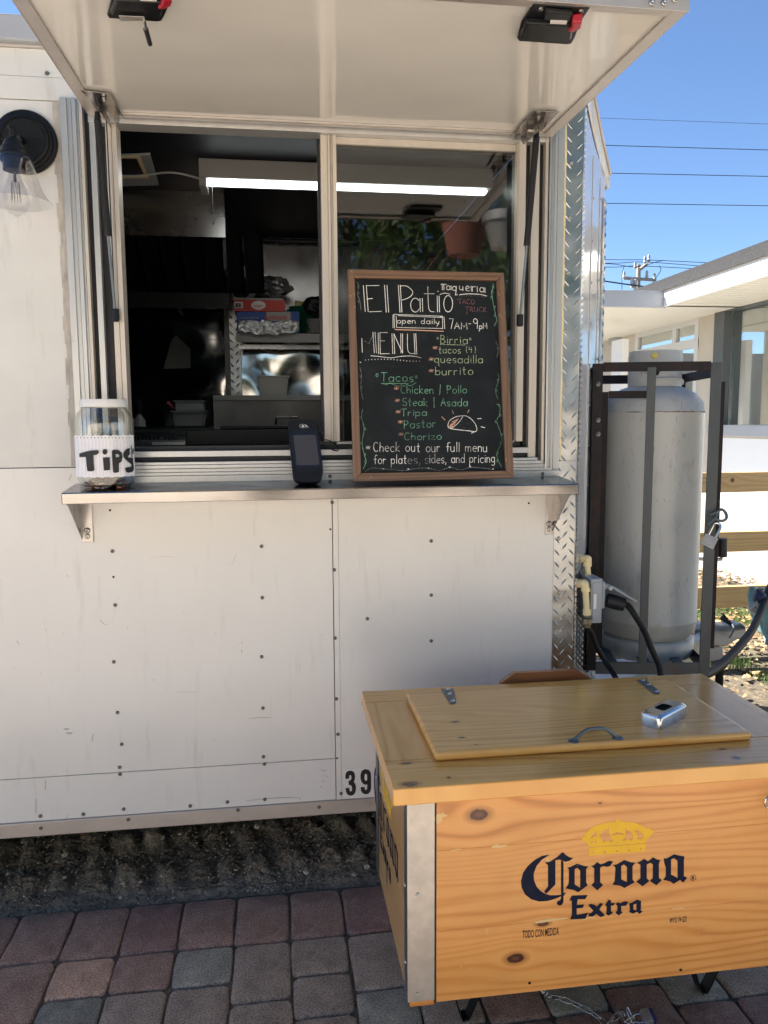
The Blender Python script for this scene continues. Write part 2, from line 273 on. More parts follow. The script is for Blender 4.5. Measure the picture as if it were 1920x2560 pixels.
# ---------------------------------------------------------------- mesh helpers
class MB:
    def __init__(s): s.v=[]; s.f=[]
    def add(s,vs,fs):
        o=len(s.v); s.v+= [tuple(x) for x in vs]; s.f+=[tuple(i+o for i in f) for f in fs]; return s
    def box(s,a,b):
        (x0,y0,z0),(x1,y1,z1)=a,b
        x0,x1=sorted((x0,x1)); y0,y1=sorted((y0,y1)); z0,z1=sorted((z0,z1))
        return s.add([(x0,y0,z0),(x1,y0,z0),(x1,y1,z0),(x0,y1,z0),(x0,y0,z1),(x1,y0,z1),(x1,y1,z1),(x0,y1,z1)],
                     [(0,3,2,1),(4,5,6,7),(0,1,5,4),(1,2,6,5),(2,3,7,6),(3,0,4,7)])
    def obox(s,c,size,mat):
        c=Vector(c); h=[x/2 for x in size]; vs=[]
        for k in (-1,1):
            for (i,j) in ((-1,-1),(1,-1),(1,1),(-1,1)): vs.append(c+mat@Vector((i*h[0],j*h[1],k*h[2])))
        return s.add(vs,[(0,3,2,1),(4,5,6,7),(0,1,5,4),(1,2,6,5),(2,3,7,6),(3,0,4,7)])
    def beam(s,p,q,w,h,upv=(0,0,1)):
        p=Vector(p);q=Vector(q);d=(q-p);L=d.length;d.normalize();side=d.cross(Vector(upv)).normalized();u2=side.cross(d)
        m=Matrix((side,d,u2)).transposed(); return s.obox((p+q)/2,(w,L,h),m)
    def tube(s,pts,r,n=10,cap=True,closed=False):
        pts=[Vector(p) for p in pts]; N=len(pts); rs=r if isinstance(r,(list,tuple)) else [r]*N
        prev=None; rings=[]
        for i,p in enumerate(pts):
            if closed: d=(pts[(i+1)%N]-pts[i-1])
            else: d=(pts[min(i+1,N-1)]-pts[max(i-1,0)])
            d.normalize()
            if prev is None: a=d.orthogonal().normalized()
            else: a=(prev-d*prev.dot(d)).normalized()
            prev=a; b=d.cross(a)
            rings.append([p+(a*math.cos(2*math.pi*k/n)+b*math.sin(2*math.pi*k/n))*rs[i] for k in range(n)])
        vs=[v for rg in rings for v in rg]; fs=[]
        for i in range(N if closed else N-1):
            j=(i+1)%N
            for k in range(n): fs.append((i*n+k,i*n+(k+1)%n,j*n+(k+1)%n,j*n+k))
        if cap and not closed: fs.append(tuple(range(n))[::-1]); fs.append(tuple((N-1)*n+k for k in range(n)))
        return s.add(vs,fs)
    def lathe(s,prof,c=(0,0,0),n=32,mat=None,caps=True,seg=None):
        c=Vector(c); mat=mat or Matrix.Identity(3); vs=[]; fs=[]
        for (r,z) in prof:
            for k in range(n):
                a=2*math.pi*k/n; vs.append(c+mat@Vector((r*math.cos(a),r*math.sin(a),z)))
        for i in range(len(prof)-1):
            for k in range(n): fs.append((i*n+k,i*n+(k+1)%n,(i+1)*n+(k+1)%n,(i+1)*n+k))
        if caps: fs.append(tuple(range(n))[::-1]); fs.append(tuple((len(prof)-1)*n+k for k in range(n)))
        return s.add(vs,fs)
    def slab(s,pts,n,th):
        """polygon pts (3D) extruded by -n*th"""
        pts=[Vector(p) for p in pts]; n=Vector(n); k=len(pts)
        tris=tessellate_polygon([pts]); vs=pts+[p-n*th for p in pts]
        fs=[]
        for a,b,c in tris:
            nn=(pts[b]-pts[a]).cross(pts[c]-pts[a])
            if nn.dot(n)<0: a,b,c=a,c,b
            fs.append((a,b,c)); fs.append((a+k,c+k,b+k))
        ar=sum(((pts[i]-pts[0]).cross(pts[(i+1)%k]-pts[0])).dot(n) for i in range(k))
        for i in range(k):
            j=(i+1)%k; fs.append((i,j,j+k,i+k)[::-1] if ar>0 else (i,j,j+k,i+k))
        return s.add(vs,fs)
    def flat(s,loops,off=(0,0,0)):
        """filled polygon with holes"""
        off=Vector(off); loops=[[Vector(p) for p in l] for l in loops]; vs=[p+off for l in loops for p in l]
        return s.add(vs,[tuple(t_) for t_ in tessellate_polygon(loops)])
    def build(s,name,mat,parent=None,smooth=False,bevel=0,seg=2,kind=None,label=None,auto=35):
        me=bpy.data.meshes.new(name); me.from_pydata(s.v,[],s.f); me.validate(); me.materials.append(mat)
        bm=bmesh.new(); bm.from_mesh(me)
        if smooth!='flatdecal': bmesh.ops.recalc_face_normals(bm,faces=bm.faces)
        bm.to_mesh(me); bm.free()
        if smooth is True or bevel:
            for p in me.polygons: p.use_smooth=True
            me.set_sharp_from_angle(angle=R(auto))
        o=bpy.data.objects.new(name,me); COL.objects.link(o)
        if bevel:
            b=o.modifiers.new('bevel','BEVEL'); b.width=bevel; b.segments=seg; b.limit_method='ANGLE'; b.angle_limit=R(40); b.harden_normals=False
        if parent: setp(o,parent)
        if kind: o['kind']=kind
        if label: o['label']=label
        return o
def origin(o):
    """move a mesh's own origin to the foot of its bounds, keeping it in place"""
    me=o.data; xs=[v.co for v in me.vertices]
    c=Vector((sum(v.x for v in xs)/len(xs),sum(v.y for v in xs)/len(xs),min(v.z for v in xs)))
    me.transform(Matrix.Translation(-c)); o.location=c; return o
TL={}
def setp(o,p):
    o.parent=p
    q=p; off=Vector((0,0,0))
    if p.name in TL: off=TL[p.name]
    o.matrix_parent_inverse=Matrix.Translation(-off); TL[o.name]=Vector((0,0,0))
def thing(name,loc,label,cat,group=None):
    o=bpy.data.objects.new(name,None); COL.objects.link(o); o.location=loc; TL[o.name]=Vector(loc); o.empty_display_size=.1
    o['label']=label; o['category']=cat
    if group: o['group']=group
    return o
def tag(o,label,cat,group=None,kind=None):
    if label: o['label']=label
    if cat: o['category']=cat
    if group: o['group']=group
    if kind: o['kind']=kind
    return o
def struct(o): o['kind']='structure'; return o
def inst(src,name,loc,parent,rot=None,mat=None,scale=None):
    o=bpy.data.objects.new(name,src); COL.objects.link(o)
    o.location=loc
    if rot is not None: o.rotation_euler=rot
    if scale: o.scale=scale
    if parent: setp(o,parent)
    if mat: o.material_slots[0].link='OBJECT'; o.material_slots[0].material=mat
    return o
def catmull(p,n=5):
    p=[Vector(x) for x in p]; out=[]
    for i in range(len(p)-1):
        a=p[max(i-1,0)];b=p[i];c=p[i+1];d=p[min(i+2,len(p)-1)]
        for k in range(n):
            u=k/n; out.append(.5*((2*b)+(c-a)*u+(2*a-5*b+4*c-d)*u*u+(3*b-a-3*c+d)*u**3))
    out.append(p[-1]); return out
def fontmesh(txt,size,mapf,name,mat,parent,sx=1,bold=0,smooth='flatdecal'):
    cu=bpy.data.curves.new('text','FONT'); cu.body=txt; cu.size=size; cu.offset=bold; cu.resolution_u=3
    o=bpy.data.objects.new('text',cu); COL.objects.link(o); dg=bpy.context.evaluated_depsgraph_get(); dg.update()
    me=bpy.data.meshes.new_from_object(o.evaluated_get(dg)); bpy.data.objects.remove(o)
    mb=MB(); mb.add([mapf(v.co.x*sx,v.co.y) for v in me.vertices],[tuple(p.vertices) for p in me.polygons])
    return mb.build(name,mat,parent,smooth)
# ================================================================ SETTING
def sheet(name,poly,mat,z=None):
    mb=MB(); pts=[(p[0],p[1],z if z is not None else p[2]) for p in poly]
    mb.add(pts,[tuple(range(len(pts)))]); o=mb.build(name,mat); struct(o); return o
sheet('ground',[(-900,-900),(900,-900),(900,900),(-900,900)],M['ground'],-.035)
sheet('driveway',[(4.36,3.2),(9.0,3.2),(9.0,60),(3.9,60),(4.3,5.2)],M['concrete'],-.022)
# tyre-churned soil under the trailer
def soilbed():
    nx,ny=760,300; x0,x1,y0,y1=-1.45,1.15,-.03,1.05; vs=[];fs=[]
    N=noise.noise
    for j in range(ny+1):
        y=y0+(y1-y0)*j/ny
        for i in range(nx+1):
            x=x0+(x1-x0)*i/nx
            n=N(Vector((x*2.2,y*2.2,3)))*.012+N(Vector((x*9,y*9,1)))*.010+abs(N(Vector((x*30,y*30,5))))*.012+N(Vector((x*75,y*75,8)))*.0045+max(0,N(Vector((x*120,y*120,2)))-.15)*.010
            t=0
            for yc,w,ph in ((.17,.085,0),(.38,.085,.45)):
                e=math.exp(-((y-yc)/w)**2*1.3); k=(x*9.2+(y-yc)*(3.2 if ph else 2.0)+ph+N(Vector((x*3,y*3,9)))*.4+N(Vector((x*14,y*14,4)))*.22)
                sv=.5+.5*math.sin(2*math.pi*k); t+=e*(sv*sv*(3-2*sv))*.034*(.75+.5*N(Vector((x*5,y*5,6))))
            edge=max(0,min(1,y/.05))
            vs.append((x,y,-.030+(n+t)*edge+.010*edge))
    for j in range(ny):
        for i in range(nx): a=j*(nx+1)+i; fs.append((a,a+1,a+nx+2,a+nx+1))
    mb=MB(); mb.add(vs,fs); struct(mb.build('soil_bed',M['soil'],None,True,auto=80))
soilbed()
def stones():
    ico=bmesh.new(); bmesh.ops.create_icosphere(ico,subdivisions=1,radius=1); V=[v.co.copy() for v in ico.verts]; F=[tuple(v.index for v in f.verts) for f in ico.faces]; ico.free()
    mb=MB(); rd=random.Random(3)
    for i in range(5200):
        x=rd.uniform(-1.3,.6); y=rd.uniform(.0,.7); s=rd.choice([.0014,.0018,.002,.0025,.003,.004]) if rd.random()<.985 else rd.uniform(.007,.013)
        q=Matrix.Rotation(rd.uniform(0,6),3,'Z'); z=-.012+rd.uniform(-.008,.014)+(.012 if .08<y<.5 else 0)
        mb.add([q@Vector((v.x*s*rd.uniform(.8,1.3),v.y*s*rd.uniform(.7,1.2),v.z*s*.7))+Vector((x,y,z)) for v in V],F)
    o=mb.build('gravel',pm('pebble_grey',(.36,.31,.25),.85,0,.7,50)); tag(o,'pale grit and pebbles scattered over the soil under the trailer','gravel',None,'stuff')
stones()
def litter():
    rd=random.Random(21); m=MB()
    for (px,py,s_,nm) in ((770,2062,.022,0),(655,2082,.018,0),(207,2092,.014,1),(1330,0,0,0)):
        if not s_: continue
        q=AZ(px,py,.012); a=rd.uniform(0,6); P=[]
        for k,(u,v) in enumerate(((-1,0),(-.5,.5),(.3,.55),(1,.1),(.5,-.4),(-.4,-.5))): P.append((q.x+s_*(u*math.cos(a)-v*math.sin(a)),q.y+s_*(u*math.sin(a)+v*math.cos(a)),q.z+.004+abs(v)*s_*.6))
        mm=MB(); mm.add(P+[(q.x,q.y,q.z)],[(k,(k+1)%6,6) for k in range(6)]); o=mm.build('dry_leaf',M['leafdry'],None,'flatdecal'); origin(o); tag(o,['curled brown leaf on the soil below the number thirty nine','small brown leaf on the soil under the trailer edge','tiny pale leaf on the soil at the far left under the trailer'][[770,655,207].index(px)],'leaf')
litter()
# pavement: joint bed + individual stones
PAVX=.1635
bed=MB(); bed.box((-2.6,-1.9,-.034),(3.0,-.004,-.011)); pav=bed.build('pavement',M['joint']); struct(pav)
sheet('patio',[(-30,-40),(30,-40),(30,-1.9),(-30,-1.9)],M['farpave'],-.006)
def pvmesh(w,d,seed):
    rd=random.Random(seed); g=.0028; w2=w/2-g; d2=d/2-g; r=.016
    base=[]
    for cx,cy,a0 in ((w2-r,d2-r,0),(-w2+r,d2-r,90),(-w2+r,-d2+r,180),(w2-r,-d2+r,270)):
        for k in range(3):
            a=R(a0+45*k); base.append((cx+r*math.cos(a),cy+r*math.sin(a)))
    mids=[]
    pts=[]
    for i,p in enumerate(base):
        q=base[(i+1)%12]; pts.append(p)
        if i%3==2:
            for u in (.33,.66): pts.append((p[0]+(q[0]-p[0])*u,p[1]+(q[1]-p[1])*u))
    pts=[(x+rd.uniform(-.0020,.0020),y+rd.uniform(-.0020,.0020)) for x,y in pts]; n=len(pts)
    mb=MB(); vs=[]
    for ins,z in ((0,-.03),(0,-.0065),(.0035,-.0022),(.011,0)):
        for x,y in pts:
            vs.append((x*(1-ins/w2),y*(1-ins/d2),z+(rd.uniform(-.0007,.0007) if z>-.01 else 0)))
    vs.append((0,0,.0006)); fs=[]
    for k in range(3):
        for i in range(n): j=(i+1)%n; fs.append((k*n+i,k*n+j,(k+1)*n+j,(k+1)*n+i))
    for i in range(n): fs.append((3*n+i,3*n+(i+1)%n,4*n))
    mb.add(vs,fs); me=bpy.data.meshes.new('paver'); me.from_pydata(mb.v,[],mb.f); me.materials.append(PV[0])
    for p in me.polygons: p.use_smooth=True
    me.set_sharp_from_angle(angle=R(50)); return me
PL={'L':[pvmesh(PAVX,.235,i) for i in range(5)],'S':[pvmesh(PAVX,.155,i+9) for i in range(5)]}
known={(-5,0):0,(-4,0):0,(-3,0):0,(-2,0):1,(-1,0):0,(0,0):0,(1,0):0,(-5,1):4,(-4,1):0,(-3,1):5,(-2,1):0,(-1,1):3,(0,1):2,(1,1):2,(-3,2):6,(-2,2):2,(-1,2):2,(0,2):2,(1,2):2}
rd=random.Random(11)
for c in range(-11,14):
    x=-.15+PAVX*(c+1)-PAVX/2; y=-.020+rd.uniform(-.004,.004)-.0012*c; row=0; seqs=rd.choice(['LSLSSL','LSSLSL','LLSSLS'])
    if c in (-5,-3,-1): seqs='LSSLSL'
    if c in (-4,0): seqs='LLSLSS'
    if c==-2: seqs='LSLSSL'
    if c==1: seqs='LSSLSL'
    k=0
    while y>-1.86 and k<11:
        s=seqs[k%6]; d=.235 if s=='L' else .155
        if y-d<-1.9: break
        mi=known.get((c,k)); mi=mi if mi is not None else rd.choice([0,0,0,1,1,2,2,2,3,5,6,4] if rd.random()<.5 else [0,1,2,2])
        inst(rd.choice(PL[s]),'paver',(x+rd.uniform(-.0015,.0015),y-d/2,rd.uniform(-.0012,.0012)),pav,(rd.uniform(-.004,.004),rd.uniform(-.004,.004),rd.uniform(-.008,.008)+(math.pi if rd.random()<.5 else 0)),PV[mi])
        y-=d; k+=1
# grass and fallen leaves by the fence
def grass():
    rd=random.Random(5); mb=MB(); vs=[];fs=[]
    def blade(x,y,h,w,lean,a):
        o=len(vs); dx,dy=math.cos(a),math.sin(a); lx,ly=-dy*lean,dx*lean; z=-.035
        vs.extend([(x-dx*w,y-dy*w,z),(x+dx*w,y+dy*w,z),(x+dx*w*.7+lx*.4*h,y+dy*w*.7+ly*.4*h,z+h*.55),(x-dx*w*.7+lx*.4*h,y-dy*w*.7+ly*.4*h,z+h*.55),(x+lx*h,y+ly*h,z+h)])
        fs.append((o,o+1,o+2,o+3)); fs.append((o+3,o+2,o+4))
    n=0
    for i in range(60000):
        x=rd.uniform(1.9,4.3); y=rd.uniform(-.1,4.6)
        f=noise.noise(Vector((x*1.3,y*1.3,2)))+.6*noise.noise(Vector((x*4,y*4,7)))
        near=(y<1.35 and x>2.0)
        if f<(-.05 if near else .22): continue
        if not near and y<2.7 and f<.34: continue
        blade(x,y,rd.uniform(.02,.07),rd.uniform(.0012,.003),rd.uniform(0,1.1),rd.uniform(0,6.3)); n+=1
    mb.add(vs,fs); o=mb.build('grass',M['grass'],None,'flatdecal'); tag(o,'patchy green grass growing between the trailer nose and the fence','grass',None,'stuff')
    vs=[];fs=[]; mb=MB()
    for i in range(5200):
        y=rd.uniform(.9,5.0); x=rd.uniform(1.9,4.5)
        dens=.9 if y>2.1 else .22
        if rd.random()>dens: continue
        s=rd.uniform(.012,.038); a=rd.uniform(0,6.3); t=rd.uniform(-.5,.5); o=len(vs); z=-.025+rd.uniform(0,.03)
        c,sn=math.cos(a),math.sin(a)
        for (u,v) in ((-1,0),(-.3,.4),(.5,.35),(1,0),(.4,-.38),(-.4,-.35)):
            u*=s;v*=s; vs.append((x+u*c-v*sn,y+u*sn+v*c,z+t*v+abs(u)*rd.uniform(0,.5)))
        fs.append(tuple(range(o,o+6)))
    mb.add(vs,fs); o=mb.build('fallen_leaves',M['leafdry'],None,'flatdecal'); tag(o,'brown and yellow fallen leaves strewn around the foot of the fence','leaves',None,'stuff')
grass()
# ================================================================ FENCE
M['fencew']=pine('fence_pine',(.34,.20,.07),(.52,.34,.14),(.60,.42,.20),axes='xz',rough=.7,scale=.8,knots=((2.82+.12,1.118,.012,.012),))
fe=thing('wooden_fence',(2.9,2.3,-.03),'three rail pale pine fence standing behind the gas cylinder','fence')
for k,(a,b) in enumerate(((1182,1232),(1331,1381),(1468,1521))):
    z1=AY(1790,a,2.3).z; z0=AY(1790,b,2.3).z
    MB().box((1.9,2.30,z0),(4.34,2.338,z1)).build('rail',M['fencew'],fe,bevel=.003)
    MB().box((4.343,2.30,z0),(7.0,2.338,z1)).build('rail',M['fencew'],fe,bevel=.003)
M['fencep']=pine('fence_post_pine',(.20,.13,.06),(.33,.23,.11),(.42,.31,.16),axes='zx',rough=.7)
for x in (1.95,4.34,6.8): MB().box((x-.045,2.34,-.08),(x+.045,2.43,1.24)).build('post',M['fencep'],fe,bevel=.004)
# ================================================================ BUILDING
XW=8.265; OV=1.5; XF=XW-OV
bl=thing('commercial_building',(XW,12,-.03),'single storey cream building with white fascia and dark framed windows behind the fence','building')
def wallquad(x,y0,y1,z0,z1,th=.2): return ((x,y0,z0),(x+th,y1,z1))
wz=3.80
# openings on the wall: big window, door set, far window
wl=AX(1789,900,XW).y; fwid=wl-AX(1814,900,XW).y; sill=1.43; wt=AX(1789,769,XW).z
dl=AX(1588,900,XW).y; dr=AX(1745,900,XW).y; dtop=AX(1600,830,XW).z
fl_=17.6; 
w=MB()
w.box((XW,2.0,-.05),(XW+.2,wl,sill-.002)).box((XW,2.0,wt),(XW+.2,wl,wz))
w.box((XW,wl,-.05),(XW+.2,dr,wz)).box((XW,dr,dtop),(XW+.2,dl,wz)).box((XW,dl,-.05),(XW+.2,fl_,wz))
w.box((XW,fl_,-.05),(XW+.2,30,.9)).box((XW,fl_,2.9),(XW+.2,30,wz))
w.build('wall',M['stucco'],bl)
MB().box((XW-.004,2.0,-.03),(XW-.0005,wl,AX(1793,1090,XW).z-.03)).build('sunlit_wall_base',M['fascia'],bl)  # lower wall coloured whiter to stand in for sunlight below the eaves
MB().box((XW-.10,2.0,AX(1793,1086,XW).z-.02),(XW-.002,wl+.05,sill)).build('window_sill',M['greyfascia'],bl,bevel=.01)
f=MB()
f.box((XW-.06,2.0,wt-.13),(XW+.1,wl,wt-.002)).box((XW-.06,wl-fwid,sill),(XW+.1,wl,wt-.13))
wf=f.build('window_frame',M['wframe'],bl,bevel=.004)
MB().box((XW+.12,2.0,sill),(XW+.14,wl-fwid,wt-.13)).build('window_pane',M['bglass'],bl)
for yy in (wl-fwid-1.2,wl-fwid-2.6,wl-fwid-3.6): MB().box((XW+.145,yy,sill),(XW+.25,yy+.32,wt-.13)).build('interior_post',M['wtrim'],bl)
# room behind
rm=MB(); rm.box((XW+3.8,1.8,-.05),(XW+3.9,30,wz)).box((XW+.21,1.8,.0),(XW+3.79,30,.05)).box((XW+.21,1.8,3.75),(XW+3.79,30,3.8)); rm.build('inner_wall',M['fascia'],bl)
# door set
tz=AX(1593,852,XW).z
ds=MB(); t_=.07
ymid=AX(1682,960,XW).y
ds.box((XW-.02,dr,dtop-.12),(XW+.08,dl,dtop-.002)).box((XW-.02,dr,2.95),(XW+.08,dl,3.12))
for yy in (dl-.14,ymid-.08,dr): ds.box((XW-.018,yy,-.03),(XW+.078,yy+.14,dtop-.12))
ds.build('door_frame',M['wtrim'],bl,bevel=.004)
MB().box((XW+.03,dr+.14,3.12),(XW+.04,dl-.14,dtop-.12)).build('transom_pane',M['bglass'],bl)
MB().box((XW+.03,dr+.14,.8),(XW+.04,ymid-.08,2.95)).build('sidelight_pane',M['bglass'],bl)
MB().box((XW+.02,dr+.14,-.03),(XW+.05,ymid-.08,.8)).build('sidelight_panel',M['door'],bl)
dd=MB(); dd.box((XW+.01,ymid+.06,-.03),(XW+.05,dl-.14,2.95)); dob=dd.build('door',M['door'],bl,bevel=.004)
MB().box((XW-.01,ymid+.25,.2),(XW+.0085,dl-.35,1.3)).box((XW-.01,ymid+.25,1.5),(XW+.0085,dl-.35,2.75)).build('door_panel',M['door'],dob,bevel=.01)
MB().box((XW+.1,fl_,.9),(XW+.12,26,2.9)).build('window_pane',M['bglass'],bl)
f=MB(); f.box((XW-.03,fl_,2.75),(XW+.1,26,2.898)).box((XW-.03,fl_,.902),(XW+.1,26,1.0)).box((XW-.03,fl_,1.0),(XW+.1,fl_+.12,2.75)).box((XW-.03,21,1.0),(XW+.1,21.12,2.75)); f.build('window_frame',M['wframe'],bl)
# roof, fascia, soffit
yc=AX(1660,740,XF).y
zt=AX(1660,724,XF).z; zb=AX(1664,765,XF).z
hgt=zt-zb
MB().box((XF,1.5,zb),(XF+.05,yc,zb+hgt*.46)).build('fascia_board',M['fascia'],bl,bevel=.004)
MB().box((XF-.012,1.5,zb+hgt*.47),(XF+.05,yc,zt)).build('fascia_board',M['fascia'],bl,bevel=.004)
so_=MB(); y=1.5
while y<yc: so_.box((XF+.052,y,zb+.02),(XW+.0,y+.155,zb+.035)); so_.box((XF+.052,y+.155,zb+.028),(XW,y+.18,zb+.045)); y+=.18
so_.build('soffit',M['soffit'],bl)
# canopy wing in grey
xc0=AY(1500,740,yc).x-.3
MB().box((xc0,yc,zb-.02),(XF+.06,yc+.06,zt-.02)).build('canopy_fascia',M['greyfascia'],bl,bevel=.01)
MB().box((xc0,yc+.06,zb),(XF+.06,yc+3.5,zb+.04)).build('canopy_ceiling',M['soffit'],bl)
MB().box((xc0,yc+.06,zt-.12),(XF+.06,yc+3.5,zt-.04)).build('canopy_roof',M['greyfascia'],bl)
MB().box((XF+.062,yc+.002,zb+.02),(XW,30,zb+.04)).build('soffit',M['soffit'],bl)
MB().box((xc0+.3,yc+3.0,-.03),(xc0+.6,yc+3.3,zb)).build('canopy_column',M['stucco'],bl)
# shingle roof courses
pitch=.425; courses=11; cd_=.30
for k in range(courses):
    x0=XF-.05+k*cd_; z0=zt-.03+k*cd_*pitch
    m=MB(); th=.02
    m.add([(x0,1.2,z0-.005),(x0+cd_+.02,1.2,z0+(cd_+.02)*pitch-.005),(x0+cd_+.02,30,z0+(cd_+.02)*pitch-.005),(x0,30,z0-.005),
           (x0,1.2,z0+th),(x0+cd_+.02,1.2,z0+(cd_+.02)*pitch+.004),(x0+cd_+.02,30,z0+(cd_+.02)*pitch+.004),(x0,30,z0+th)],
          [(0,3,2,1),(4,5,6,7),(0,1,5,4),(1,2,6,5),(2,3,7,6),(3,0,4,7)])
    m.build('shingle_course',M['shingle'],bl)
# conduit, meter box
pc=AX(1546,825,XW); b1=MB().box((XW-.16,pc.y-.2,pc.z-.35),(XW-.002,pc.y+.2,pc.z+.25)).build('meter_box',M['gbox'],bl,bevel=.01)
MB().tube([(XW-.08,pc.y-.15,pc.z-.35),(XW-.08,pc.y-.15,1.9),(XW-.10,pc.y-.45,1.6),(XW-.10,pc.y-.5,.0)],.05).build('conduit',M['wtrim'],bl,True)
q=AX(1558,880,XW-1.2)
pst=MB().box((XW-1.3,q.y-.15,-.03),(XW-1.15,q.y+.35,q.z+.25)).build('white_board',M['fascia'],None,bevel=.01)
origin(pst); pst.name='signboard_back'; tag(pst,'plain white upright board in sunlight beside the far building door','board')
# building behind wing to close the view
MB().box((xc0-9,yc+10,-.05),(XW,yc+10.3,3.6)).build('rear_wall',M['stucco'],bl)
# ================================================================ UTILITY POLE + WIRES
YP=46
def pole():
    top=AY(1597,662,YP); t=thing('utility_pole',(top.x,YP,-.03),'grey wooden utility pole with two crossarms behind the building roof','utility pole')
    MB().tube([(top.x,YP,-.03),(top.x,YP,top.z)],[.2,.13],12).build('post',M['pole'],t,True)
    a=AY(1584,680,YP-.3); b=AY(1622,658,YP+.3)
    MB().beam((a.x,YP-1.2,a.z),(b.x,YP+.6,b.z),.13,.18).build('crossarm',M['pole'],t)
    a=AY(1558,695,YP-.2); b=AY(1640,700,YP-.2)
    MB().beam((a.x,YP-.2,a.z),(b.x,YP-.2,b.z),.13,.18).build('crossarm',M['pole'],t)
    for px,py in ((1588,668),(1612,655),(1622,650),(1560,692),(1617,690),(1636,697)):
        p=AY(px,py,YP-.2); MB().lathe([(.09,-.1),(.12,.0),(.07,.1),(.10,.2),(.05,.34)],p,8).build('insulator',M['greyfascia'],t,True)
    for px,py in ((1580,708),(1588,712)):
        p=AY(px,py,YP-.4); MB().lathe([(.1,-.3),(.12,.25),(.03,.35)],p,8).build('fuse',M['greyfascia'],t,True)
pole()
def wire(name,pts,Y,r,label,grp,e0=.9,e1=.7):
    P=[AY(px,py,Y) for px,py in pts]; a,b=P[0],P[-1]; d=(b-a)
    ext=([a-d*e0] if e0 else [])+P+([b+d*e1] if e1 else [])
    o=MB().tube(catmull(ext,4),r,5).build(name,M['wire']); origin(o); tag(o,label,'wire',grp)
labs=['faint topmost cable high across the blue sky','second cable from the top crossing the blue sky','third cable from the top crossing the sky right of the trailer','lowest of the four widely spaced cables above the building']
for (a,b,r,l) in ((295,310,.010,labs[0]),(363,375,.020,labs[1]),(432.5,441,.020,labs[2]),(508,514.5,.020,labs[3])):
    wire('overhead_cable',[(1500,a),(1920,b)],24,r*.62,l,'overhead cables across the sky')
labs=['upper distribution wire passing the pole top','middle thin wire running past the upper crossarm','thin wire running past the upper crossarm on its far side','wire meeting the upper crossarm from the left']
for kk,(pts,l) in enumerate((([(1515,649),(1620,650),(1820,659)],labs[0]),([(1515,658),(1612,655),(1800,668)],labs[1]),([(1515,668),(1600,665),(1790,674)],labs[2]),([(1515,659),(1590,668),(1640,655),(1660,651)],labs[3]))):
    wire('power_line',pts,YP-.4,.020,l,'power lines at the utility pole',.9,0 if kk==3 else .7)
wire('twisted_cable',[(1512,703),(1560,710),(1600,715),(1640,720)],YP-.6,.045,'thick twisted service cable sagging low past the utility pole','power lines at the utility pole')
wire('jumper_wire',[(1559,668),(1555,690),(1555,730)],YP-.7,.022,'thin vertical jumper wire left of the utility pole',None,0,0)
wire('jumper_wire',[(1648,664),(1652,676),(1636,700),(1626,716)],YP-.7,.022,'curved jumper wire hanging right of the utility pole',None,0,0)
# ================================================================ TREES BEHIND THE PHOTOGRAPHER (seen in the reflections)
def tree(x,y,h,cr,seed,label,n=5200,leaf=.16):
    rd=random.Random(seed); t=thing('broadleaf_tree',(x,y,-.03),label,'tree','trees mirrored in the serving window')
    tr=MB(); tr.tube([(x,y,-.05),(x+.1,y,h*.25),(x-.05,y+.1,h*.5),(x+.1,y,h*.75)],[.24,.2,.15,.07],10)
    cl=[]
    for i in range(16):
        a=rd.uniform(0,6.3); rr=cr*rd.uniform(.25,.9); z=h*rd.uniform(.42,.98); c=Vector((x+rr*math.cos(a),y+rr*math.sin(a),z)); cl.append((c,cr*rd.uniform(.28,.5)))
        tr.tube([(x,y,h*rd.uniform(.2,.5)),((x+c.x)/2,(y+c.y)/2,z*.75),tuple(c)],[.08,.05,.02],6)
    tr.build('trunk',M['bark'],t,True)
    vs=[];fs=[]
    for i in range(n):
        c,r=rd.choice(cl); d=Vector((rd.gauss(0,1),rd.gauss(0,1),rd.gauss(0,.8))).normalized()*r*rd.uniform(.35,1.05)**.6
        p=c+d; u=Vector((rd.gauss(0,1),rd.gauss(0,1),rd.gauss(0,1))).normalized(); w_=u.orthogonal().normalized(); s=leaf*rd.uniform(.5,1.3); o=len(vs)
        vs.extend([p-u*s,p+w_*s*.4,p+u*s,p-w_*s*.4]); fs.append((o,o+1,o+2,o+3))
    m=MB(); m.add(vs,fs); m.build('crown',M['leaf'],t,'flatdecal')
tree(6.5,-11,8.5,3.4,1,'broad leafy tree standing right behind the photographer, mirrored in the window pane')
tree(1.5,-14,8,3.6,2,'leafy tree straight behind the photographer, mirrored in the stainless wall')
tree(-5,-13,9,3.8,3,'leafy tree left behind the photographer, mirrored in the jar and lamp')
tree(13,-8,9,3.6,4,'leafy tree far right behind the photographer, mirrored in the glossy trailer nose')
def hedge():
    rd=random.Random(8); vs=[];fs=[]
    for i in range(9000):
        p=Vector((rd.uniform(-14,16),rd.uniform(-17.2,-16),rd.uniform(0,2.4)+rd.uniform(0,.5)*math.sin(i))); u=Vector((rd.gauss(0,1),rd.gauss(0,1),rd.gauss(0,1))).normalized(); w_=u.orthogonal().normalized(); s=.2*rd.uniform(.6,1.3); o=len(vs)
        vs.extend([p-u*s,p+w_*s*.5,p+u*s,p-w_*s*.5]); fs.append((o,o+1,o+2,o+3))
    m=MB(); m.add(vs,fs); m.box((-14,-17.0,-.03),(16,-16.3,1.9)); o=m.build('hedge',M['leaf'],None,'flatdecal'); tag(o,'long dense green hedge behind the photographer, seen only in reflections','hedge',None,'stuff')
hedge()
